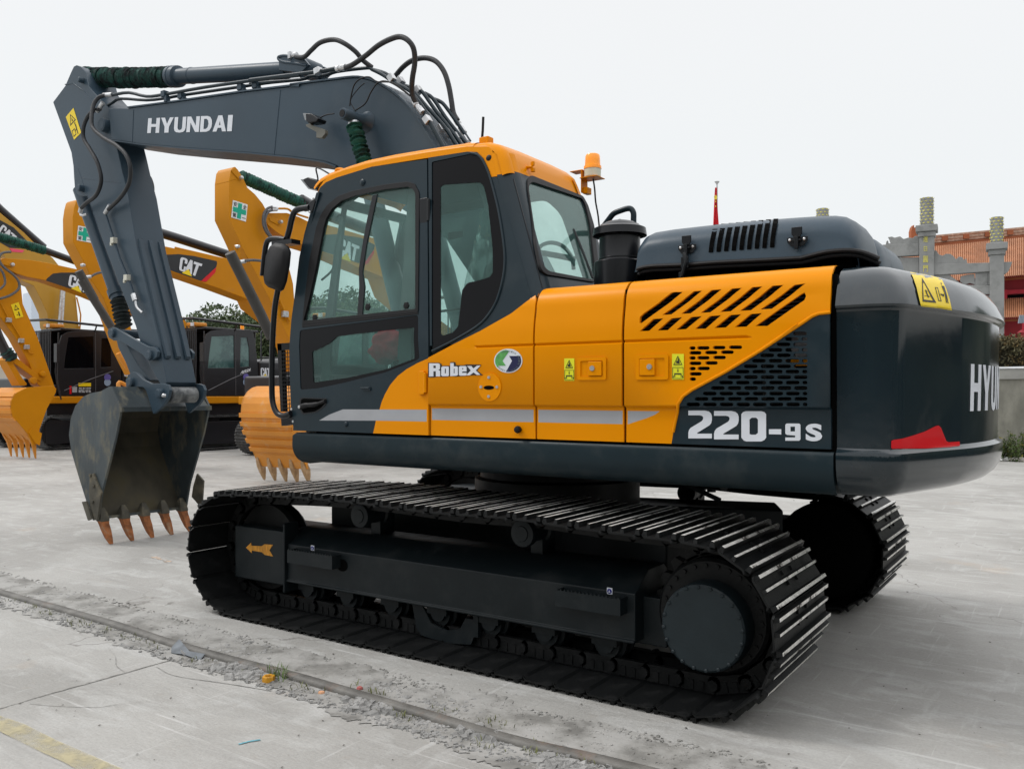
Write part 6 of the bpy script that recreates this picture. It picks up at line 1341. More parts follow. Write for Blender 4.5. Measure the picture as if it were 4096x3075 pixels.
for a,b in (((1425,845),(1510,865)),((1430,885),(1500,880))): ctube('hose_fitting','g','R3',[a,b],.30,.028,STL,BG)
ctube('steel_pipe','g','R3',[(1510,865),(1660,870),(1750,930),(1960,1000)],.30,.018,CORG,BG,3)
ctube('hose','a','R1',[(160,950),(60,960),(0,1000),(-10,1080),(60,1180),(200,1290),(280,1400),(270,1500),(150,1590),(0,1640)],.3,.028,GHS,BA,5)
ctube('hose','a','R1',[(0,1190),(60,1300),(70,1420),(0,1500)],.3,.025,GHS,BA,5)
ctube('hose','b','R1',[(1330,1320),(1400,1280),(1480,1255),(1560,1270)],.4,.022,GHS,AB,4)
ctube('hose','g','R4',[(1400,160),(1520,150),(1690,165)],.45,.022,GHS,AG,4)
for k,v,a,b,par in (('g','R4',(1320,180),(1400,165),AG),('b','R1',(1250,1325),(1335,1315),AB)): ctube('hose_fitting',k,v,[a,b],.42,.036,STL,par)
ctube('arm_pipe','g','R4',[(1890,690),(1990,920),(2060,1050)],.22,.02,CORG,AG)
ctube('arm_pipe','a','R2',[(0,20),(110,240),(230,430),(330,600),(440,780),(490,790)],.21,.015,CORG,AA)
for k,v,c,par in (('g','R4',(1990,945),AG),('a','R2',(128,295),AA),('a','R2',(312,598),AA),('a','R2',(392,692),AA)):
    p=onX(px(v,c)[0],xw(k)+.22); mb=MB(); mb.box(p-Vector((.03,.06,.05)),p+Vector((.03,.06,.05))); mb.build('pipe_clamp',STL,par,bevel=.006)
# links of alpha and bits of beta linkage
solid('bucket_link','a',px('R2',(90,880),(150,830),(250,850),(600,1130),(640,1080),(660,1130),(600,1200),(520,1160),(250,960),(200,930),(330,1150),(400,1230),(390,1260),(300,1265),(110,930)),.2,CORG,par=AA)
ctube('bucket_link','b','C',[(872,760),(900,810),(945,870)],.2,.05,CBK,AB); ctube('bucket_link','b','C',[(935,1000),(880,975),(875,1010),(900,1030)],.2,.04,CBK,AB,3)
# buckets
def shellb(k,prof,xl,xr_,ribs=(),near=True,par=None,teeth=5,tp=None,tmat=TMET,cb=None):
    mb=MB(); n=len(prof)
    for i in range(n-1):
        a,b=prof[i],prof[i+1]; d=Vector((0,b[0]-a[0],b[1]-a[1])); nn=Vector((0,d.z,-d.y)).normalized()*.03
        nn=-nn if (Vector((0,a[0]-cb[0],a[1]-cb[1])).dot(nn)>0) else nn
        A0=Vector((xl,a[0],a[1]));B0=Vector((xl,b[0],b[1])); w_=Vector((xr_-xl,0,0))
        mb.add([A0,B0,B0+w_,A0+w_,A0+nn,B0+nn,B0+w_+nn,A0+w_+nn],[(0,3,2,1),(4,5,6,7),(0,1,5,4),(1,2,6,5),(2,3,7,6),(3,0,4,7)])
    for x in (xl+.01,xr_-.035): mb.prism([(x,y,z) for y,z in prof],(.025,0,0))
    bk=mb.build('bucket',CBK,par,bevel=.006,smooth=30)
    for i in ribs:
        a,b=Vector((0,*prof[i])),Vector((0,*prof[i+1])); d=(b-a); nn=Vector((0,d.z,-d.y)).normalized(); nn=nn if (a-Vector((0,*cb))).dot(nn)>0 else -nn
        s0,s1=a+d*.12+nn*.002,a+d*.62+nn*.002; mb=MB(); x0,x1=xl-.015,xr_+.015
        mb.add([(x0,s0.y,s0.z),(x1,s0.y,s0.z),(x1,s1.y,s1.z),(x0,s1.y,s1.z)]+[(x0,*(s0+nn*.028)[1:]),(x1,*(s0+nn*.028)[1:]),(x1,*(s1+nn*.028)[1:]),(x0,*(s1+nn*.028)[1:])],[(0,3,2,1),(4,5,6,7),(0,1,5,4),(1,2,6,5),(2,3,7,6),(3,0,4,7)]); mb.build('wear_strip',CBK,bk,smooth=0)
    lipy,lipz=prof[-1]
    for i in range(teeth):
        x=xl+.06+(xr_-xl-.12)*i/(teeth-1); mb=MB(); T=tp
        v=[]
        for (y,z,hx,hy) in T: v.append([(x+a*hx,lipy+y+b*hy,lipz+z) for a,b in ((-1,-1),(1,-1),(1,1),(-1,1))])
        mb.grid(v,0,True); mb.f.append((0,1,2,3)); m=len(mb.v); mb.f.append((m-4,m-3,m-2,m-1)); mb.m+=[0,0]; mb.build('bucket_tooth',tmat,bk,bevel=.006)
    return bk
xl=XG-.62; sX=lambda v,*p:[(w_.y,w_.z) for w_ in (onX(q_,xl) for q_ in px(v,*p))]
pg=sX('R5',(1190,455),(1060,436),(985,436),(925,455),(870,500),(825,570),(800,650),(793,745),(800,850),(822,950),(858,1050),(905,1150),(945,1245),(1003,1400))
cb=(sum(p[0] for p in pg)/len(pg)+.4,sum(p[1] for p in pg)/len(pg))
tz=pg[-1][1]
shellb('g',pg,xl,XG+.62,(7,8,9,10,11),par=cats['g'],tp=[(-.06,.30,.02,.02),(-.02,.10,.035,.05),(.02,.0,.05,.06),(.05,-.10,.035,.05),(.09,-tz+.01,.02,.012)],cb=cb)
xl=XA+.62; pa=sX('C',(205,1012),(120,1052),(84,1105),(78,1170),(90,1225),(135,1275),(208,1362))
ps=sX('C',(205,1012),(390,1000),(414,1022),(410,1050),(345,1170),(292,1318),(270,1425),(240,1440),(208,1362),(135,1275),(90,1225),(78,1170),(84,1105),(120,1052))
cb=(sum(p[0] for p in ps)/len(ps),sum(p[1] for p in ps)/len(ps))
lip=sX('C',(240,1400))[0]; tz=lip[1]
bk=shellb('a',pa+[lip],XA-.62,XA+.62,(1,2,3,4),par=cats['a'],tp=[(-.05,.10,.03,.05),(.02,.0,.05,.06),(.05,-.08,.035,.05),(.10,-tz+.02,.02,.012)],cb=cb,tmat=CBK)
mb=MB(); mb.prism([(XA+.63,y,z) for y,z in ps],(-.03,0,0)); mb.build('side_plate',CORG,bk,bevel=.006)
mb=MB(); mb.prism([onX(p,XA+.66) for p in px('C',(235,1310),(310,1350),(295,1440),(262,1425),(215,1345))],(-.03,0,0)); mb.build('side_cutter',CORG,bk,bevel=.004)
# hidden bucket of the second machine, a copy of the ribbed one
src=[o for o in COL.objects if o.parent==cats['g'] and o.name.startswith('bucket') and o.type=='MESH' and not o.name.startswith('bucket_')][0]
def cp(o,par,M):
    c=o.copy(); COL.objects.link(c); c.parent=par; c.matrix_parent_inverse=M; return c
M0=WM[cats['b'].name].inverted()@Matrix.Translation((XBt-XG+.15,.35,0))
c=cp(src,cats['b'],M0); 
for ch in [o for o in list(COL.objects) if o.parent==src]: cp(ch,c,Matrix.Identity(4))
# ================================================= SETTING
def onF(p,F): return EYE+ray(p)*F
def gmat():
    m=bpy.data.materials.new('yard_concrete'); m.use_nodes=True; t=m.node_tree; n=t.nodes; l=t.links; b=n['Principled BSDF']; b.inputs['Roughness'].default_value=.85; b.inputs['Specular IOR Level'].default_value=.25
    c=n.new('ShaderNodeTexCoord')
    def nz(sc,det,rough=.55,scale=(1,1,1),rot=0,dist=0):
        mp=n.new('ShaderNodeMapping'); mp.inputs['Scale'].default_value=scale; mp.inputs['Rotation'].default_value=(0,0,rot); l.new(c.outputs['Object'],mp.inputs[0])
        x=n.new('ShaderNodeTexNoise'); x.inputs['Scale'].default_value=sc; x.inputs['Detail'].default_value=det; x.inputs['Roughness'].default_value=rough; x.inputs['Distortion'].default_value=dist; l.new(mp.outputs[0],x.inputs['Vector']); return x.outputs[0]
    def rng(i,a,b_,c_=0,d=1):
        x=n.new('ShaderNodeMapRange'); x.inputs['From Min'].default_value=a; x.inputs['From Max'].default_value=b_; x.inputs['To Min'].default_value=c_; x.inputs['To Max'].default_value=d; l.new(i,x.inputs[0]); return x.outputs[0]
    def mix(f,a,b_,mode='MIX'):
        x=n.new('ShaderNodeMixRGB'); x.blend_type=mode
        for i,v in ((0,f),(1,a),(2,b_)):
            if isinstance(v,(int,float)): x.inputs[i].default_value=v
            elif isinstance(v,tuple): x.inputs[i].default_value=v+(1,)
            else: l.new(v,x.inputs[i])
        return x.outputs[0]
    a=mix(rng(nz(.55,7,.6,dist=.6),.40,.62),(.325,.318,.30),(.415,.408,.388))
    a=mix(rng(nz(2.2,9,.65,(1,2.2,1),.3,.8),.50,.66,0,.7),a,(.49,.49,.475))           # pale dusty patches
    a=mix(rng(nz(3.0,6,.6,(.25,2.4,1),.05,.4),.56,.70,0,.35),a,(.27,.265,.255))         # drag marks along the tracks
    a=mix(rng(nz(5.0,6,.6,(2.4,.35,1),.5,.4),.60,.72,0,.3),a,(.52,.52,.51))
    a=mix(rng(nz(9,8,.7),.58,.74,0,.5),a,(.33,.30,.26))
    a=mix(rng(nz(26,5,.6),.64,.72,0,.35),a,(.18,.17,.15))
    a=mix(rng(nz(1.1,5,.6,(1,1,1),1),.64,.74,0,.35),a,(.45,.34,.24))                  # rust tinted stains
    a=mix(rng(nz(70,4,.7),.30,.75,.0,.34),a,(.15,.15,.14),'MIX'); a=mix(rng(nz(7,5,.6,(.12,3.5,1),.35,.2),.62,.70,0,.45),a,(.58,.58,.57)); a=mix(rng(nz(8,5,.6,(3.2,.14,1),.9,.2),.63,.71,0,.35),a,(.56,.56,.55))
    vo=n.new('ShaderNodeTexVoronoi'); vo.feature='DISTANCE_TO_EDGE'; vo.inputs['Scale'].default_value=.42; mp=n.new('ShaderNodeMapping'); l.new(c.outputs['Object'],mp.inputs[0])
    ad=n.new('ShaderNodeVectorMath'); ad.operation='ADD'; nn_=n.new('ShaderNodeTexNoise'); nn_.inputs['Scale'].default_value=1.4; nn_.inputs['Detail'].default_value=6; l.new(c.outputs['Object'],nn_.inputs[0]); l.new(mp.outputs[0],ad.inputs[0]); l.new(nn_.outputs[1],ad.inputs[1]); l.new(ad.outputs[0],vo.inputs['Vector'])
    ck=rng(vo.outputs[0],.0,.006,1,0); gate=rng(nz(.5,3,.5),.48,.56,0,1); mm=n.new('ShaderNodeMath'); mm.operation='MULTIPLY'; l.new(ck,mm.inputs[0]); l.new(gate,mm.inputs[1])
    mm2=n.new('ShaderNodeMath'); mm2.operation='MULTIPLY'; mm2.inputs[1].default_value=.6; l.new(mm.outputs[0],mm2.inputs[0])
    a=mix(mm2.outputs[0],a,(.12,.11,.10))
    l.new(a,b.inputs['Base Color'])
    u=n.new('ShaderNodeBump'); u.inputs['Strength'].default_value=.5; u.inputs['Distance'].default_value=.02; l.new(nz(14,8,.7,(.5,1.4,1)),u.inputs['Height']); l.new(u.outputs[0],b.inputs['Normal'])
    return m
g=MB(); g.add([(-900,-300,0),(700,-300,0),(700,1200,0),(-900,1200,0)],[(0,1,2,3)]); o=g.build('ground',gmat(),smooth=0); tag(o,kind='structure')
DIRT=mat('grey_dirt',(.22,.215,.20),.95,var=.3,scale=6,bump=.8,bscale=18,dirt=(.33,.325,.31),dscale=3,dlo=.42,dhi=.6,detail=9)
def jag(pts,w0,w1,z=.004,seed=1,j=.03,n=10):
    rr=random.Random(seed); P_=smooth([onZ(p) for p in pts],n); a=[];b=[]
    for i,p in enumerate(P_):
        t=(P_[min(i+1,len(P_)-1)]-P_[max(0,i-1)]).normalized(); q=Vector((-t.y,t.x,0))
        k=mnoise.noise(p*2.2+Vector((seed,0,0)))*j*2+rr.uniform(-j,j)*.4; k2=mnoise.noise(p*2.2+Vector((seed+9,0,0)))*j*2+rr.uniform(-j,j)*.4
        a.append(p+q*(w1+k)+Vector((0,0,z))); b.append(p-q*(w0+k2)+Vector((0,0,z)))
    return a,b
RL=px('M',(-700,150),(0,378),(700,578),(1300,772),(2212,1025))+px('N',(750,692),(1500,915),(2212,1085))+px('P',(2800,3165),(3300,3300))
a,b=jag(RL,.16,.36,seed=2,j=.07,n=30); mb=MB(); mb.grid([a,b]); tag(mb.build('dirt_strip',DIRT,smooth=0),kind='structure')
# rail: rounded steel bar sunk in the yard
P_=smooth([onZ(p) for p in RL],12); mb=MB(); rows=[]
for i,p in enumerate(P_):
    t=(P_[min(i+1,len(P_)-1)]-P_[max(0,i-1)]).normalized(); q=Vector((-t.y,t.x,0)); q=q if q.dot(FWD)>0 else -q
    zz=.006*mnoise.noise(p*1.3)
    rows.append([tuple(p+q*a_+Vector((0,0,h_+zz))) for a_,h_ in ((-.005,-.02),(-.006,.010),(.0,.022),(.010,.028),(.03,.030),(.05,.027),(.062,.018),(.066,-.02))])
mb.grid(rows); RAIL=tag(mb.build('sunken_rail',mat('weathered_rail',(.13,.125,.115),.6,metal=.1,var=.35,scale=9,bump=.4,bscale=40,dirt=(.19,.12,.085),dscale=2.5,dlo=.56,dhi=.72),smooth=50),'weathered steel rail sunk in the concrete across the near yard','rail')
# gravel and rubble along the rail
def scatter(nm,mt_,n,size,seed,off,kind='stuff',zs=1.,clump=None,lab=None):
    rr=random.Random(seed); mb=MB()
    L=len(P_)
    for k in range(n):
        if clump: c,rad_=clump[k%len(clump)]; b_=onZ(c); q0=Vector((rr.gauss(0,rad_),rr.gauss(0,rad_*.55),0)); p=b_+q0
        else:
            i=rr.randrange(L-1); p=P_[i].lerp(P_[i+1],rr.random()); t=(P_[i+1]-P_[i]).normalized(); q=Vector((-t.y,t.x,0)); q=q if q.dot(FWD)>0 else -q
            p=p+q*rr.uniform(*off)
        s=size*rr.uniform(.35,1.2)**1.5
        bm=[(rr.uniform(-1,1),rr.uniform(-1,1),rr.uniform(-.3,1)) for _ in range(1)]
        ang=rr.random()*PI; vs=[]
        for (x,y,z) in ((-1,-.7,0),(1,-.8,0),(.9,.8,0),(-.8,.9,0),(-.6,-.4,.9),(.5,-.5,1),(.6,.45,.8),(-.4,.5,1.05)):
            x+=rr.uniform(-.35,.35);y+=rr.uniform(-.35,.35);z*=rr.uniform(.6,1.2)*zs
            vs.append((p.x+s*(x*math.cos(ang)-y*math.sin(ang)),p.y+s*(x*math.sin(ang)+y*math.cos(ang)),.002+s*z*.8))
        mb.add(vs,[(0,3,2,1),(4,5,6,7),(0,1,5,4),(1,2,6,5),(2,3,7,6),(3,0,4,7)])
    o=mb.build(nm,mt_,smooth=0); return tag(o,lab,nm.replace('_',' ') if lab else None,kind=kind)
STN=mat('pale_rubble',(.26,.258,.25),.9,var=.35,scale=9,bump=.4)
scatter('rubble',STN,2600,.010,4,(-.17,.02))
scatter('gravel',DIRT,2600,.008,5,(.08,.42),zs=.7)
scatter('broken_stone',STN,420,.024,6,None,clump=[(px('M',(1790,930))[0],.10),(px('M',(1750,925))[0],.07),(px('M',(1900,975))[0],.05),(px('N',(480,650))[0],.07),(px('N',(600,665))[0],.05),(px('N',(1300,850))[0],.05),(px('N',(2000,1060))[0],.09),(px('N',(1880,1075))[0],.06)])
scatter('flaked_concrete',STN,500,.014,16,None,zs=.5,clump=[(px('M',(1850,800))[0],.18),(px('M',(230,400))[0],.2),(px('N',(1000,640))[0],.14),(px('N',(880,630))[0],.09),(px('N',(600,500))[0],.06),(px('N',(900,790))[0],.08),(px('I',(500,1400))[0],.15)])
rr=random.Random(31); mb=MB()
for k in range(300):              # specks of grit and leaves scattered on the slabs
    p=onZ((rr.uniform(-100,4300),1640+1700*rr.random()**.7)); s=rr.uniform(.002,.005)*(1+.16*(p-EYE).length); a_=rr.random()*PI
    mb.add([(p.x+s*math.cos(a_+t)*w_,p.y+s*math.sin(a_+t),.003+rr.random()*s*.5) for t,w_ in ((0,1),(1.6,.5),(3.1,1),(4.7,.5))],[(0,1,2,3)])
tag(mb.build('grit',mat('dark_grit',(.07,.06,.05),.9,var=.5,scale=3)),kind='stuff')
def blades(nm,mt_,spots,n,h,seed,spread,w_=.003):
    rr=random.Random(seed); mb=MB()
    for c in spots:
        b_=onZ(c) if not isinstance(c,Vector) else c
        for k in range(n):
            p=b_+Vector((rr.gauss(0,spread),rr.gauss(0,spread*.6),0)); a_=rr.random()*2*PI; hh=h*rr.uniform(.4,1.2); d=Vector((math.cos(a_),math.sin(a_),0)); q=Vector((-d.y,d.x,0))*w_
            m1=p+d*hh*.25+Vector((0,0,hh*.6)); m2=p+d*hh*.6+Vector((0,0,hh*rr.uniform(.7,1)))
            mb.add([p-q,p+q,m1+q,m1-q,m2],[(0,1,2,3),(3,2,4)])
    return tag(mb.build(nm,mt_,smooth=0),kind='stuff')
GRS=mat('rail_grass',(.10,.16,.035),.8,var=.4,scale=30)
blades('grass',GRS,px('M',(2045,960),(2060,980),(2070,1000)),26,.07,3,.03,.002)
blades('weeds',mat('dry_weeds',(.13,.14,.05),.85,var=.5,scale=20),px('M',(100,430),(250,475),(340,510),(540,580),(650,600),(780,650),(950,690),(1070,715),(1180,750),(1480,870),(1880,960))+px('N',(20,520),(60,500),(440,520),(570,560),(780,735),(820,745),(700,700),(1340,940),(1700,960),(1760,990),(1780,1020),(1900,1010),(2000,1030),(2150,1060),(1100,690),(1380,770),(1430,770)),12,.035,8,.05,.0022)
# yellow line, joints, blue chalk
YL=bpy.data.materials.new('worn_yellow_line'); YL.use_nodes=True; t=YL.node_tree; nn=t.nodes; b_=nn['Principled BSDF']; b_.inputs['Base Color'].default_value=(.45,.40,.25,1); b_.inputs['Roughness'].default_value=.85
x=nn.new('ShaderNodeTexNoise'); x.inputs['Scale'].default_value=7; x.inputs['Detail'].default_value=9; x.inputs['Roughness'].default_value=.7; tcx=nn.new('ShaderNodeTexCoord'); t.links.new(tcx.outputs['Object'],x.inputs[0]); mr_=nn.new('ShaderNodeMapRange'); mr_.inputs['From Min'].default_value=.38; mr_.inputs['From Max'].default_value=.66; mr_.inputs['To Min'].default_value=.85; mr_.inputs['To Max'].default_value=.1; t.links.new(x.outputs[0],mr_.inputs[0]); t.links.new(mr_.outputs[0],b_.inputs['Alpha'])
up=[onZ(p,.004) for p in px('M',(-400,1110),(0,1262),(180,1325),(430,1450),(700,1565),(920,1662),(1300,1800))]; dn=[onZ(p,.004) for p in px('M',(-400,1190),(0,1380),(100,1430),(260,1510),(480,1610),(640,1700),(900,1850))]
mb=MB(); mb.grid([up,dn]); tag(mb.build('yellow_line',YL,smooth=0),kind='structure')
JM=mat('joint_dark',(.26,.255,.24),.95,var=.4,scale=20)
def joint(pts,w_,seed):
    a,b=jag(pts,w_,w_,.003,seed,w_*.8,14); mb=MB(); mb.grid([a,b]); tag(mb.build('slab_joint',JM,smooth=0),kind='structure')
joint(px('M',(-300,1300),(0,1215),(200,1155),(500,1068),(860,968),(1100,900),(1290,850)),.006,3)
joint(px('M',(800,770),(850,830),(860,900),(930,950)),.002,6); joint(px('M',(1150,905),(1300,975),(1700,1035),(2000,1085)),.002,7); joint(px('M',(220,1180),(400,1195),(700,1205),(860,1185)),.002,8)
mb=MB(); a,b=jag(px('M',(1760,1480),(1850,1458),(1920,1448)),.006,.006,.004,9,.004,8); mb.grid([a,b]); tag(mb.build('blue_scuff',mat('blue_chalk',(.12,.32,.38),.9,var=.3,scale=30),smooth=0),kind='structure')
mb=MB(); a,b=jag(px('M',(1110,98),(1180,112),(1250,138)),.05,.06,.003,12,.06,8); mb.grid([a,b]); tag(mb.build('rust_stain',mat('rust_stain',(.42,.30,.21),.9,var=.3,scale=20,dirt=(.46,.45,.43),dscale=12,dlo=.45,dhi=.55,stretch=(1,3,1)),smooth=0),kind='structure')
# small things by the rail
nt_=onZ(px('I',(875,1615))[0]); mb=MB()
rows=[[(nt_.x+r_*math.cos(k*PI/3),nt_.y+r_*math.sin(k*PI/3),z_) for k in range(6)] for r_,z_ in ((.020,.0),(.032,.0),(.034,.004),(.034,.030),(.031,.034),(.021,.034),(.019,.030),(.019,.0))]
mb.grid(rows,0,True); tag(mb.build('hex_nut',mat('yellow_nut',(.62,.30,.02),.45,var=.1,dirt=(.2,.1,.03),dscale=40),smooth=20),'yellow hex nut lying on the stones beside the rail','nut')
mb=MB(); rr=random.Random(2)
c=[onZ(p) for p in px('I',(160,1375),(215,1360),(290,1420),(405,1440),(370,1465),(250,1430),(155,1410))]
hz=[.01,.045,.02,.02,.0,.01,.0]; mb.add([(p.x,p.y,.006+h_) for p,h_ in zip(c,hz)]+[(p.x,p.y,.002+h_) for p,h_ in zip(c,hz)],[(0,1,6),(1,2,5,6),(2,3,4,5),(7,13,8),(8,13,12,9),(9,12,11,10)]); 
tag(mb.build('scrap_sheet',mat('scrap_sheet',(.14,.155,.17),.45,metal=.5,var=.3,scale=12),smooth=20),'bent piece of grey sheet scrap leaning against the rail','scrap')
mb=MB(); mb.add([tuple(onZ(p,z_)) for p,z_ in zip(px('I',(225,1372),(262,1405),(300,1412),(250,1420),(228,1398)),(.045,.02,.015,.008,.02))],[(0,1,3,4),(1,2,3)]); tag(mb.build('white_flake',mat('white_plastic',(.5,.5,.5),.5)),'curved white plastic sliver lying on the bent scrap sheet','plastic scrap')
mb=MB(); p=onZ(px('N',(158,550))[0]); mb.lathe([(.010,.0),(.018,.004),(.015,.012),(.004,.015)],p,7); tag(mb.build('brick_chip',mat('brick_chip',(.55,.30,.17),.9,var=.2)),'orange brick chip on the dirt beside the rail','stone')
mb=MB(); p=onZ(px('N',(440,522))[0]); mb.lathe([(.010,.0),(.018,.006),(.014,.016),(.004,.02)],p,7); tag(mb.build('red_pebble',mat('red_pebble',(.40,.12,.11),.9,var=.2)),'dark red pebble on the far side of the rail','stone')
mb=MB(); P2=[onZ(p,.01) for p in px('I',(740,198),(775,186))]; mb.cyl(P2[0],P2[1],.012,8); tag(mb.build('loose_bolt',BLK),'small dark bolt lying on the concrete between bucket and track','bolt')
# ---- trees
def leafcrown(mb,c,rx,ry,rz,n,s,rr,tilt=1):
    for k in range(n):
        while True:
            v=Vector((rr.uniform(-1,1),rr.uniform(-1,1),rr.uniform(-1,1)))
            if v.length<1: break
        f_=.55+.45*rr.random(); v=v.normalized()*(v.length**.35)
        q=v*(1+.28*mnoise.noise(v*2.3+c*.3)); p=c+Vector((q.x*rx,q.y*ry,q.z*rz)); d=Vector((rr.uniform(-1,1),rr.uniform(-1,1),rr.uniform(-1,1))).normalized(); e_=d.cross(Vector((rr.uniform(-1,1),rr.uniform(-1,1),rr.uniform(-1,1)))).normalized(); ss=s*rr.uniform(.5,1.3)
        mb.add([p-d*ss,p+e_*ss*.45,p+d*ss,p-e_*ss*.45],[(0,1,2,3)])
LEAF=mat('tree_leaves',(.055,.085,.035),.7,var=.5,scale=.8,dirt=(.11,.12,.06),dscale=1.7,dlo=.5,dhi=.65)
BARK=mat('bark',(.10,.08,.06),.9,var=.3)
def tree(base,h,cr,seed,label,n=6500,group='trees beyond the yard',leaf=None,s=.15):
    rr=random.Random(seed); t_=empty('tree',base,label,'tree',group)
    mb=MB(); mb.tube([(0,0,0),(.1,0,h*.3),(.0,.1,h*.62)],[.16,.12,.05],7)
    for k in range(5): a_=k*1.26+seed; mb.tube([(0,0,h*(.3+.05*k)),(math.cos(a_)*cr*.6,math.sin(a_)*cr*.6,h*.72)],[.06,.02],5)
    mb.build('trunk',BARK,t_,world=False); mb=MB()
    for k in range(9):
        a_=k*2.4+seed; rr_=cr*.5*(k%3)/2; leafcrown(mb,Vector((math.cos(a_)*rr_*1.2,math.sin(a_)*rr_*1.2,h*(.62+.27*((k*7)%9)/9))),cr*.52,cr*.52,h*.17,n//9,s,rr)
    mb.build('crown',leaf or LEAF,t_,world=False,smooth=0); return t_
for i,(x_,F,top_,cr) in enumerate(((800,62,1290,2.6),(890,60,1262,3.0),(985,58,1232,3.2),(1060,57,1262,2.6),(1150,60,1225,3.0),(1270,56,1178,3.2),(1385,58,1160,3.6),(1490,60,1200,3.0))):
    p=onF((x_,HY),F); z_=CH+(HY-top_)/FPX*F
    tree((p.x,p.y,0),z_,cr,i+3,['pale bushy tree far left of the gap between the arms','low bushy tree left of the taller treetop between the arms','tall rounded treetop seen between the two orange arms','tree partly hidden by the green cross arm','tree seen left of the door window','bushy tree seen at the left of the door window','tallest tree seen through the door window','tree seen right of the sash bar in the door window'][i])
# ---- far things at the left
bl=MB(); F=260
p0,p1,p2=onF((92,HY),F),onF((126,HY),F-6),onF((167,HY),F+3); zt_=CH+(HY-1176)/FPX*F
bl.box((0,0,0),(.01,.01,.01)); bl=MB()
q=[p0,p1,p2,p2+FWD*14,p0+FWD*14]; bl.prism([(p.x,p.y,0) for p in q],(0,0,zt_))
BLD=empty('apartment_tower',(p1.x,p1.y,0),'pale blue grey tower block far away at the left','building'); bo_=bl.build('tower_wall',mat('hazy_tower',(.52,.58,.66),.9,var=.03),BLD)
mb=MB()
for k in range(13):
    z_=3+k*2.3
    if z_<zt_-1: mb.prism([(p1.x-RIGHT.x*.03-FWD.x*.05,p1.y-FWD.y*.05,z_),((p1+(p2-p1)*.9).x-FWD.x*.1,(p1+(p2-p1)*.9).y-FWD.y*.1,z_),((p1+(p2-p1)*.9).x-FWD.x*.1,(p1+(p2-p1)*.9).y-FWD.y*.1,z_+.5),(p1.x-FWD.x*.05,p1.y-FWD.y*.05,z_+.5)],tuple(FWD*.02))
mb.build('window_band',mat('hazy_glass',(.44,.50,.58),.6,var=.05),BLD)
def vehicle(nm,loc,rz,L_,W_,H_,col,lab,cat,truck=False):
    t_=empty(nm,loc,lab,cat,rz=rz); m=mat(nm+'_paint',col,.35,coat=.3,var=.08); mb=MB()
    if truck:
        mb.box((-L_/2,-W_/2,.6),(L_/2-1.7,W_/2,H_)); mb.build('cargo_body',m,t_,world=False,bevel=.05); mb=MB(); mb.prism([(L_/2-1.6,-W_/2,.5),(L_/2,-W_/2,.5),(L_/2,-W_/2,1.3),(L_/2-.3,-W_/2,2.1),(L_/2-1.6,-W_/2,2.1)],(0,W_,0)); mb.build('truck_cab',mat('cab_white',(.6,.6,.6),.4),t_,world=False,bevel=.05)
    else:
        mb.prism([(-L_/2,-W_/2,.3),(L_/2,-W_/2,.3),(L_/2,-W_/2,.75),(L_*.28,-W_/2,.9),(L_*.12,-W_/2,H_),(-L_*.28,-W_/2,H_),(-L_*.46,-W_/2,.95),(-L_/2,-W_/2,.85)],(0,W_,0)); mb.build('body',m,t_,world=False,bevel=.06)
        mb=MB(); mb.prism([(L_*.25,-W_/2-.004,.93),(L_*.11,-W_/2-.004,H_-.08),(-L_*.27,-W_/2-.004,H_-.08),(-L_*.40,-W_/2-.004,.95)],(0,-.004,0)); mb.build('side_window',FRIT,t_,world=False)
    for x_ in (-L_*.31,L_*.31):
        for y_ in (-W_/2,W_/2):
            mb=MB(); mb.lathe([(.05,-.1),(.30,-.1),(.32,-.07),(.32,.07),(.30,.1),(.05,.1)],(x_,y_*.9,.32),18,0,'Y'); wl=mb.build('wheel',BLK,t_,world=False); mb=MB(); mb.lathe([(.03,-.11),(.19,-.11),(.19,.11),(.03,.11)],(x_,y_*.9,.32),14,0,'Y'); mb.build('rim',STL,wl,world=False)
    return t_
p=onF((18,HY),44); vehicle('truck',(p.x,p.y,0),R(20),6,2.2,2.9,(.40,.36,.30),'beige box truck at the left edge behind the parked machines','truck',True)
p=onF((40,HY),36); vehicle('parked_car',(p.x,p.y,0),R(15),4.3,1.75,1.45,(.18,.03,.035),'dark red car parked behind the orange bucket at the left edge','car')
rr=random.Random(77); mb=MB()
for k in range(70):
    x_=-400+k*45; F=150+rr.uniform(-8,8); p=onF((x_,HY),F); leafcrown(mb,Vector((p.x,p.y,rr.uniform(1,3))),5,5,rr.uniform(1.5,4),60,.8,rr)
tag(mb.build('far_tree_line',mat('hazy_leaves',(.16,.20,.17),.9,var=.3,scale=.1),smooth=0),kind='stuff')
# ---- boundary wall, hedge, weeds at the right
WY=22.6
mb=MB(); mb.box((-9,WY,0),(30,WY+.22,1.66)); WL=mb.build('boundary_wall',mat('stained_concrete_wall',(.24,.235,.20),.9,var=.25,scale=2.5,bump=.5,bscale=8,dirt=(.13,.13,.11),dscale=1.5,dlo=.42,dhi=.7,stretch=(1,1,.5)))
tag(WL,'stained grey concrete boundary wall with a white rail on top','wall')
z1_,z2_=onY(px('L',(2100,398))[0],WY).z,onY(px('L',(2100,325))[0],WY).z
mb=MB(); mb.box((-9,WY-.05,z1_),(30,WY+.28,z2_)); mb.build('coping',mat('coping_concrete',(.30,.30,.28),.9,var=.2,scale=2,dirt=(.2,.2,.19)),WL)
WL.data.vertices.foreach_get; 
for v in WL.data.vertices:
    if v.co.z>1: v.co.z=z1_
mb=MB(); mb.box((-9,WY-.07,z2_+.01),(30,WY-.03,z2_+.055)); mb.build('top_rail',mat('white_rail',(.78,.8,.82),.4),WL)
rr=random.Random(5); mb=MB()
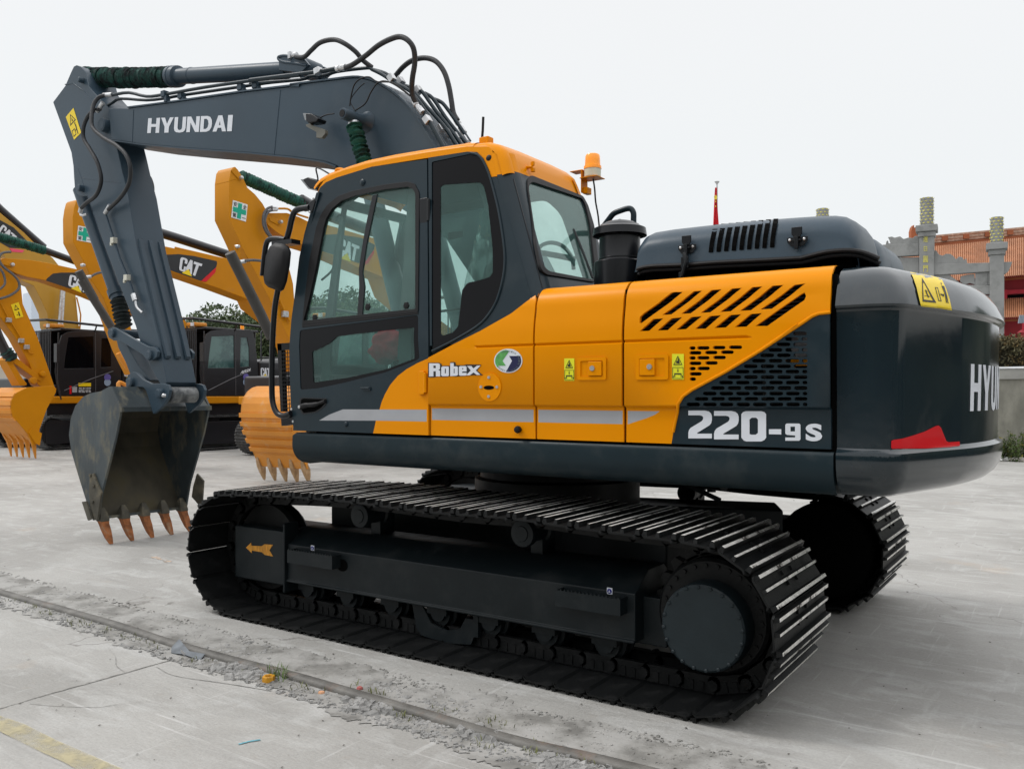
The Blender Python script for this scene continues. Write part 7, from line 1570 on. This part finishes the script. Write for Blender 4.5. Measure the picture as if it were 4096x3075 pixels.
for k in range(5200):
    x_=rr.uniform(-4,6); top_=rr.random()<.35; p=Vector((x_,WY+.62-abs(rr.gauss(0,.08)),rr.uniform(1.5,2.80))) if not top_ else Vector((x_,WY+rr.uniform(.55,1.3),2.74+abs(rr.gauss(0,.07)))); p.z+=.10*mnoise.noise(p*1.5); leafcrown(mb,p,.12,.10,.12,5,.045,rr)
HG=tag(mb.build('hedge',mat('hedge_leaves',(.085,.078,.04),.85,var=.6,scale=3,dirt=(.17,.11,.04),dscale=5,dlo=.5,dhi=.62),smooth=0),'dense brown green hedge standing behind the boundary wall','hedge')
mb=MB(); mb.box((-8,WY+.62,0),(14,WY+1.3,2.72)); mb.build('hedge_wood',mat('hedge_core',(.03,.028,.018),.9),HG)
mb=MB(); rr=random.Random(8)
for k in range(260):
    x_=rr.uniform(-2.2,2.5); p=Vector((x_,WY-.15-abs(rr.gauss(0,.18)),0)); h_=rr.uniform(.25,.75)*(1+.5*mnoise.noise(Vector((x_*1.3,0,0)))); top_=p+Vector((rr.uniform(-.1,.1),rr.uniform(-.1,.05),h_))
    for j in range(9): t=j/9; c=p.lerp(top_,t); leafcrown(mb,c,.05,.05,.05,4,.035,rr)
WD=tag(mb.build('weed_patch',mat('weed_green',(.055,.085,.02),.8,var=.5,scale=4,dirt=(.30,.24,.02),dscale=7,dlo=.58,dhi=.66),smooth=0),kind='stuff')
for c,sz,lb in (((2060,1000),.13,'white crumpled bag on the ground at the foot of the wall weeds'),((2175,1005),.12,'pale crumpled rag lying at the right edge by the weeds')):
    p=onZ(px('L',c)[0]); bm=bmesh.new(); bmesh.ops.create_icosphere(bm,subdivisions=3,radius=1)
    for v in bm.verts: v.co=v.co*(1+.35*mnoise.noise(v.co*2.5+Vector((c[0],0,0)))); v.co=Vector((p.x+v.co.x*sz*1.5,p.y+v.co.y*sz,max(0,p.z+.04+v.co.z*sz*.5)))
    me=bpy.data.meshes.new('bag'); bm.to_mesh(me); bm.free(); me.materials.append(mat('white_bag' if sz>.125 else 'pale_rag',(.75,.75,.75) if sz>.125 else (.5,.48,.45),.7)); tag(link('litter_bag' if sz>.125 else 'litter_rag',me),lb,'litter')
# ---- memorial gate
GST=mat('carved_granite',(.26,.265,.26),.85,var=.15,scale=.6,bump=.9,bscale=3.2,dirt=(.17,.175,.17),dscale=1.2,dlo=.45,dhi=.7)
GOLD=mat('gilt_scales',(.55,.50,.10),.5,var=.3,scale=1)
PL=[(3290,63.5,836,.46),(3707.5,60.,793,.46),(3987,58.,870,.42)]
gp=[onF((x_,HY),F) for x_,F,_,_ in PL]
GT=empty('memorial_gate',(gp[1].x,gp[1].y,0),'carved grey stone gate with round topped pillars, right of the hood','gate')
gd=(gp[2]-gp[1]); gd.z=0; gd.normalize(); gn=Vector((-gd.y,gd.x,0)); gn=gn if gn.dot(FWD)<0 else -gn
for (x_,F,ty,hw),c in zip(PL,gp):
    zt_=CH+(HY-ty)/FPX*F; kc={3290:990,3707.5:905,3987:975}[x_]; zc=CH+(HY-kc)/FPX*F; zc2=zc+.05
    mb=MB(); M_=Matrix.Translation((c.x,c.y,0))@Matrix.Rotation(math.atan2(gd.y,gd.x),4,'Z')
    mb.box((-hw*1.02,-hw*1.02,0),(hw*1.02,hw*1.02,zc-.8),0,M_); mb.box((-hw*1.5,-hw*1.5,zc-.45),(hw*1.5,hw*1.5,zc-.0),0,M_); mb.box((-hw*1.2,-hw*1.2,zc-.8),(hw*1.2,hw*1.2,zc-.45),0,M_); pl=mb.build('pillar',GST,GT,bevel=.05)
    mb=MB(); mb.lathe([(hw*.9,zc),(hw*.92,zt_-.1),(hw*.85,zt_)],(c.x,c.y,0),24); dr=mb.build('round_top',GST,pl)
    mb=MB(); n_=int((zt_-zc)/.215)
    for j in range(n_):
        for k in range(10):
            a_=2*PI*(k+.5*(j%2))/10; z_=zc+.18+j*.215; M2=Matrix.Translation((c.x+math.cos(a_)*hw*.93,c.y+math.sin(a_)*hw*.93,z_))@Matrix.Rotation(a_,4,'Z')
            mb.add([(0.03,-.11,.02),(.05,0,-.045),(.03,.11,.02),(.05,0,.055)],[(0,1,2,3)],0,M2)
    mb.build('gilt_scales',GOLD,dr,smooth=0)
def gpl(v,pts,dx=0): return [onP(p,gp[1]+gn*dx,gn) for p in px(v,*pts)]
def gbeam(nm,v,pts,th=.5,par=GT,dx=0): mb=MB(); P_=gpl(v,pts,dx); mb.prism([p+gn*th/2 for p in P_],tuple(-gn*th)); return mb.build(nm,GST,par,bevel=.03)
gbeam('beam','R6',[(635,855),(1290,838),(1290,935),(780,968),(635,975)],.6)
gbeam('cloud_crest','R6',[(635,860),(640,705),(690,700),(720,745),(760,760),(800,738),(850,742),(880,765),(910,800),(940,770),(975,775),(1000,810),(1020,785),(1035,845)],.4)
cf=gbeam('carved_panel','R6',[(640,965),(830,965),(940,1050),(1000,1080),(1120,1082),(1120,960),(1255,945),(1255,1085),(1040,1110),(780,1120),(640,1000)],.3)
gbeam('panel_frame','R6',[(1120,945),(1285,935),(1285,1080),(1120,1085)],.25); gbeam('beam','R6',[(640,1110),(1285,1085),(1285,1185),(640,1200)],.5); gbeam('beam','R6',[(640,1210),(1285,1195),(1285,1250),(640,1260)],.3); gbeam('beam','R6',[(640,1270),(1285,1265),(1285,1330),(640,1330)],.45)
gbeam('carved_roses','R6',[(950,1040),(960,985),(1040,965),(1110,960),(1125,1080),(1060,1060),(1000,1082)],.2)
gbeam('beam_end','R6',[(1415,830),(1530,828),(1515,870),(1490,925),(1450,960),(1415,950)],.5)
gbeam('beam','R6',[(100,640),(500,628),(500,755),(290,768),(90,775)],.6); gbeam('beam','R6',[(90,780),(500,775),(500,980),(90,990)],.3); 
gbeam('dragon_crest','R6',[(130,645),(140,600),(155,590),(160,620),(185,625),(170,580),(155,555),(200,548),(230,560),(290,545),(330,575),(380,560),(430,565),(460,540),(500,540),(500,640)],.4)
for i,(ch,y0_,y1_) in enumerate((('達',535,605),('日',652,706),('圓',758,830),('門',862,935))):
    vs,fs_=txt(ch,.01); mb=MB(); x0_,x1_=(545,597) if ch!='日' else (552,588)
    f=quadmap(px('R6',(x0_,y1_),(x1_,y1_),(x1_,y0_),(x0_,y0_))); mb.add([onP(tuple(f(a,b)),gp[1]+gn*.50,gn) for a,b in vs],fs_); mb.build('gilt_character',GOLD,GT,smooth=0)
# ---- temple hall
TR=mat('orange_roof_tile',(.42,.19,.095),.6,var=.15,scale=.5,dirt=(.30,.14,.08),dscale=.6,dlo=.45,dhi=.75); TRD=mat('temple_red',(.25,.012,.02),.7,var=.2,scale=.4); TRG=mat('ridge_orange',(.30,.085,.03),.7,var=.2,scale=.6)
TM=empty('temple_hall',tuple(onF((3950,HY),86)*Vector((1,1,0)) if False else (onF((3950,HY),86).x,onF((3950,HY),86).y,0)),'red temple hall with tiled orange roofs behind the stone gate','temple')
def troof(nm,tl,tr_,bl_,br,F0,F1,n):      # corrugated slope from ridge (F0) to eave (F1)
    A0,A1=onF(tl,F0),onF(tr_,F0-3); B0,B1=onF(bl_,F1),onF(br,F1-3); rows=[]
    for j in range(7):
        t=j/6; row=[]
        for i in range(n*4+1):
            s=i/(n*4); a_=A0.lerp(A1,s); b=B0.lerp(B1,s); p=a_.lerp(b,t)+Vector((0,0,-.45*math.sin(PI*t))); p.z+=[0,.10,.13,.10][i%4]*1.3; row.append(tuple(p))
        rows.append(row)
    mb=MB(); mb.grid(rows); return mb.build(nm,TR,TM,smooth=0)
troof('upper_roof',*px('R6',(300,700),(2300,505),(300,1095),(2300,930)),92,84,92)
troof('lower_roof',*px('R6',(300,1290),(2300,1210),(300,1500),(2300,1420)),86,81,92)
def tprism(nm,pts,F,th,mt_,v='R6'): P_=[onF(p,F) for p in px(v,*pts)]; mb=MB(); mb.prism(P_,tuple(FWD*th)); return mb.build(nm,mt_,TM)
tprism('upper_wall',[(300,1050),(2300,900),(2300,1240),(300,1290)],85.5,.5,TRD); tprism('lower_wall',[(300,1450),(2300,1380),(2300,2600),(300,2700)],83,.5,TRD)
tprism('ridge_base',[(300,640),(2300,470),(2300,500),(300,700)],92,.6,TRG); 
for k,(a_,b) in enumerate(((560,515),(600,560))):
    tprism('ridge_rail',[(640,a_-14+ -0),(2300,a_-14-150),(2300,a_-150),(640,a_)],92,.4,TRG)
tprism('ridge_rail',[(640,610),(2300,452),(2300,466),(640,626)],92,.4,TRG)
mb=MB()
for k in range(120):
    x_=650+k*14
    for yb in (545,575,605): 
        y_=yb-(x_-640)*.0935; a_=onF(px('R6',(x_,y_))[0],92.1); mb.box((a_.x-.10,a_.y-.1,a_.z-.12),(a_.x+.10,a_.y+.1,a_.z+.12))
mb.build('ridge_tracery',mat('pale_tracery',(.45,.30,.22),.7,var=.3),TM,smooth=0)
for x_ in (790,1028,1265,1515,1760): y_=578-(x_-640)*.0935; tprism('ridge_block',[(x_-30,y_-26),(x_+30,y_-30),(x_+30,y_+22),(x_-30,y_+26)],91.8,.5,TRG)
tprism('roof_finial',[(415,600),(412,490),(425,440),(445,415),(445,445),(470,435),(480,480),(500,490),(498,600)],91,.6,TRG)
tprism('beam',[(1425,1140),(2300,1090),(2300,1125),(1425,1185)],84.6,.3,mat('temple_crimson',(.42,.01,.03),.6)); tprism('column',[(1430,1130),(1475,1130),(1475,1240),(1430,1240)],84.5,.4,MT['temple_crimson']); tprism('column',[(1425,1570),(1450,1570),(1450,2300),(1425,2300)],82,.4,MT['temple_crimson'])
tprism('window_strip',[(1490,1190),(1661,1180),(1661,1215),(1490,1222)],84.4,.2,DARKIN)
tprism('eave_trim',[(300,1100),(2300,935),(2300,958),(300,1125)],83.9,.4,TRG); tprism('eave_trim',[(300,1500),(2300,1428),(2300,1452),(300,1525)],80.6,.4,TRG)
# lamp with solar panel
F=66; LP_=onF(px('R6',(1650,1500))[0],F); SLP=empty('solar_lamp',(LP_.x,LP_.y,0),'red lamp post with a tilted solar panel in front of the temple','street lamp')
mb=MB(); mb.tube([(LP_.x,LP_.y,0),(LP_.x,LP_.y,LP_.z)],.06,8); mb.build('post',MT['temple_crimson'],SLP); mb=MB(); P_=[onF(p,F) for p in px('R6',(1612,1412),(1675,1412),(1665,1500),(1596,1504))]; mb.prism(P_,tuple(FWD*.05)); pn=mb.build('solar_panel',mat('solar_panel_blue',(.20,.25,.32),.3,var=.1),SLP)
mb=MB(); 
for k in range(5): a_=P_[0].lerp(P_[1],k/4); b=P_[3].lerp(P_[2],k/4); mb.tube([a_-FWD*.02,b-FWD*.02],.02,4)
mb.build('panel_frame',STRP,pn); mb=MB(); c=onF(px('R6',(1635,1610))[0],F); mb.lathe([(.02,.25),(.28,.05),(.30,-.0),(.22,-.05),(.2,-.3),(.05,-.35)],c,8); mb.build('lantern',TRD,SLP)
# flag
F=52; a_=onF(px('E',(1600,720))[0],F); tp_=onF(px('E',(1599,440))[0],F); FL=empty('flagpole',(a_.x,a_.y,0),'steel flagpole standing behind the dark hood','flagpole')
mb=MB(); mb.tube([(a_.x,a_.y,0),(a_.x,a_.y,tp_.z)],.045,10); mb.lathe([(.05,0),(.06,.05),(.14,.14),(.15,.18),(.02,.2)],(a_.x,a_.y,tp_.z),12); mb.build('pole',mat('pole_grey',(.45,.46,.47),.4,metal=.4),FL)
mb=MB(); rows=[]
for j in range(15):
    t=j/14; y_=462+(760-462)*t; l_=1586-15*t**.7; r_=1600+22*max(0,t-.3)
    rows.append([tuple(onF(px('E',(l_+(r_-l_)*i/8,y_))[0],F-.25+.06*math.sin(i*1.9+j*.3))) for i in range(9)])
mb.grid(rows); tag(mb.build('flag',mat('flag_red',(.62,.02,.03),.8,var=.3,scale=2)),'limp red flag hanging from the flagpole behind the hood','flag')
fl=[o for o in COL.objects if o.name=='flag'][0]
mb=MB()
for y_,s in ((535,9),(565,3),(600,3)):
    c=onF(px('E',(1590,y_))[0],F-.3); mb.prism([c+RIGHT*(.012*s*math.cos(k*PI*2/5+PI/2))*(1 if k%1==0 else .4)+Vector((0,0,.018*s*math.sin(k*PI*2/5+PI/2))) for k in range(5)],tuple(FWD*.01))
mb.build('flag_stars',mat('flag_yellow',(.7,.55,.05),.7),fl,smooth=0)
# tree shapes added behind the camera, out of view, to darken reflections in the paint
rr=random.Random(12); mb=MB()
for k in range(38):
    a_=-1.3+3.55*k/37; d=-FWD*math.cos(a_)+RIGHT*math.sin(a_); dist=24+rr.uniform(-3,6); c=d*dist; h_=rr.uniform(3.2,5.0)
    bm=bmesh.new(); bmesh.ops.create_icosphere(bm,subdivisions=3,radius=1)
    vs=[(c.x+v.co.x*2.6*(1+.3*mnoise.noise(v.co*2+c)),c.y+v.co.y*2.6*(1+.3*mnoise.noise(v.co*2+c)),max(0,h_*.75+v.co.z*h_*(.9+.5*mnoise.noise(v.co*3+c)))) for v in bm.verts]; mb.add(vs,[tuple(v.index for v in f_.verts) for f_ in bm.faces]); bm.free()
tag(mb.build('reflection_tree_belt',mat('reflection_belt',(.05,.06,.04),.9,var=.4,scale=.5)),kind='stuff')
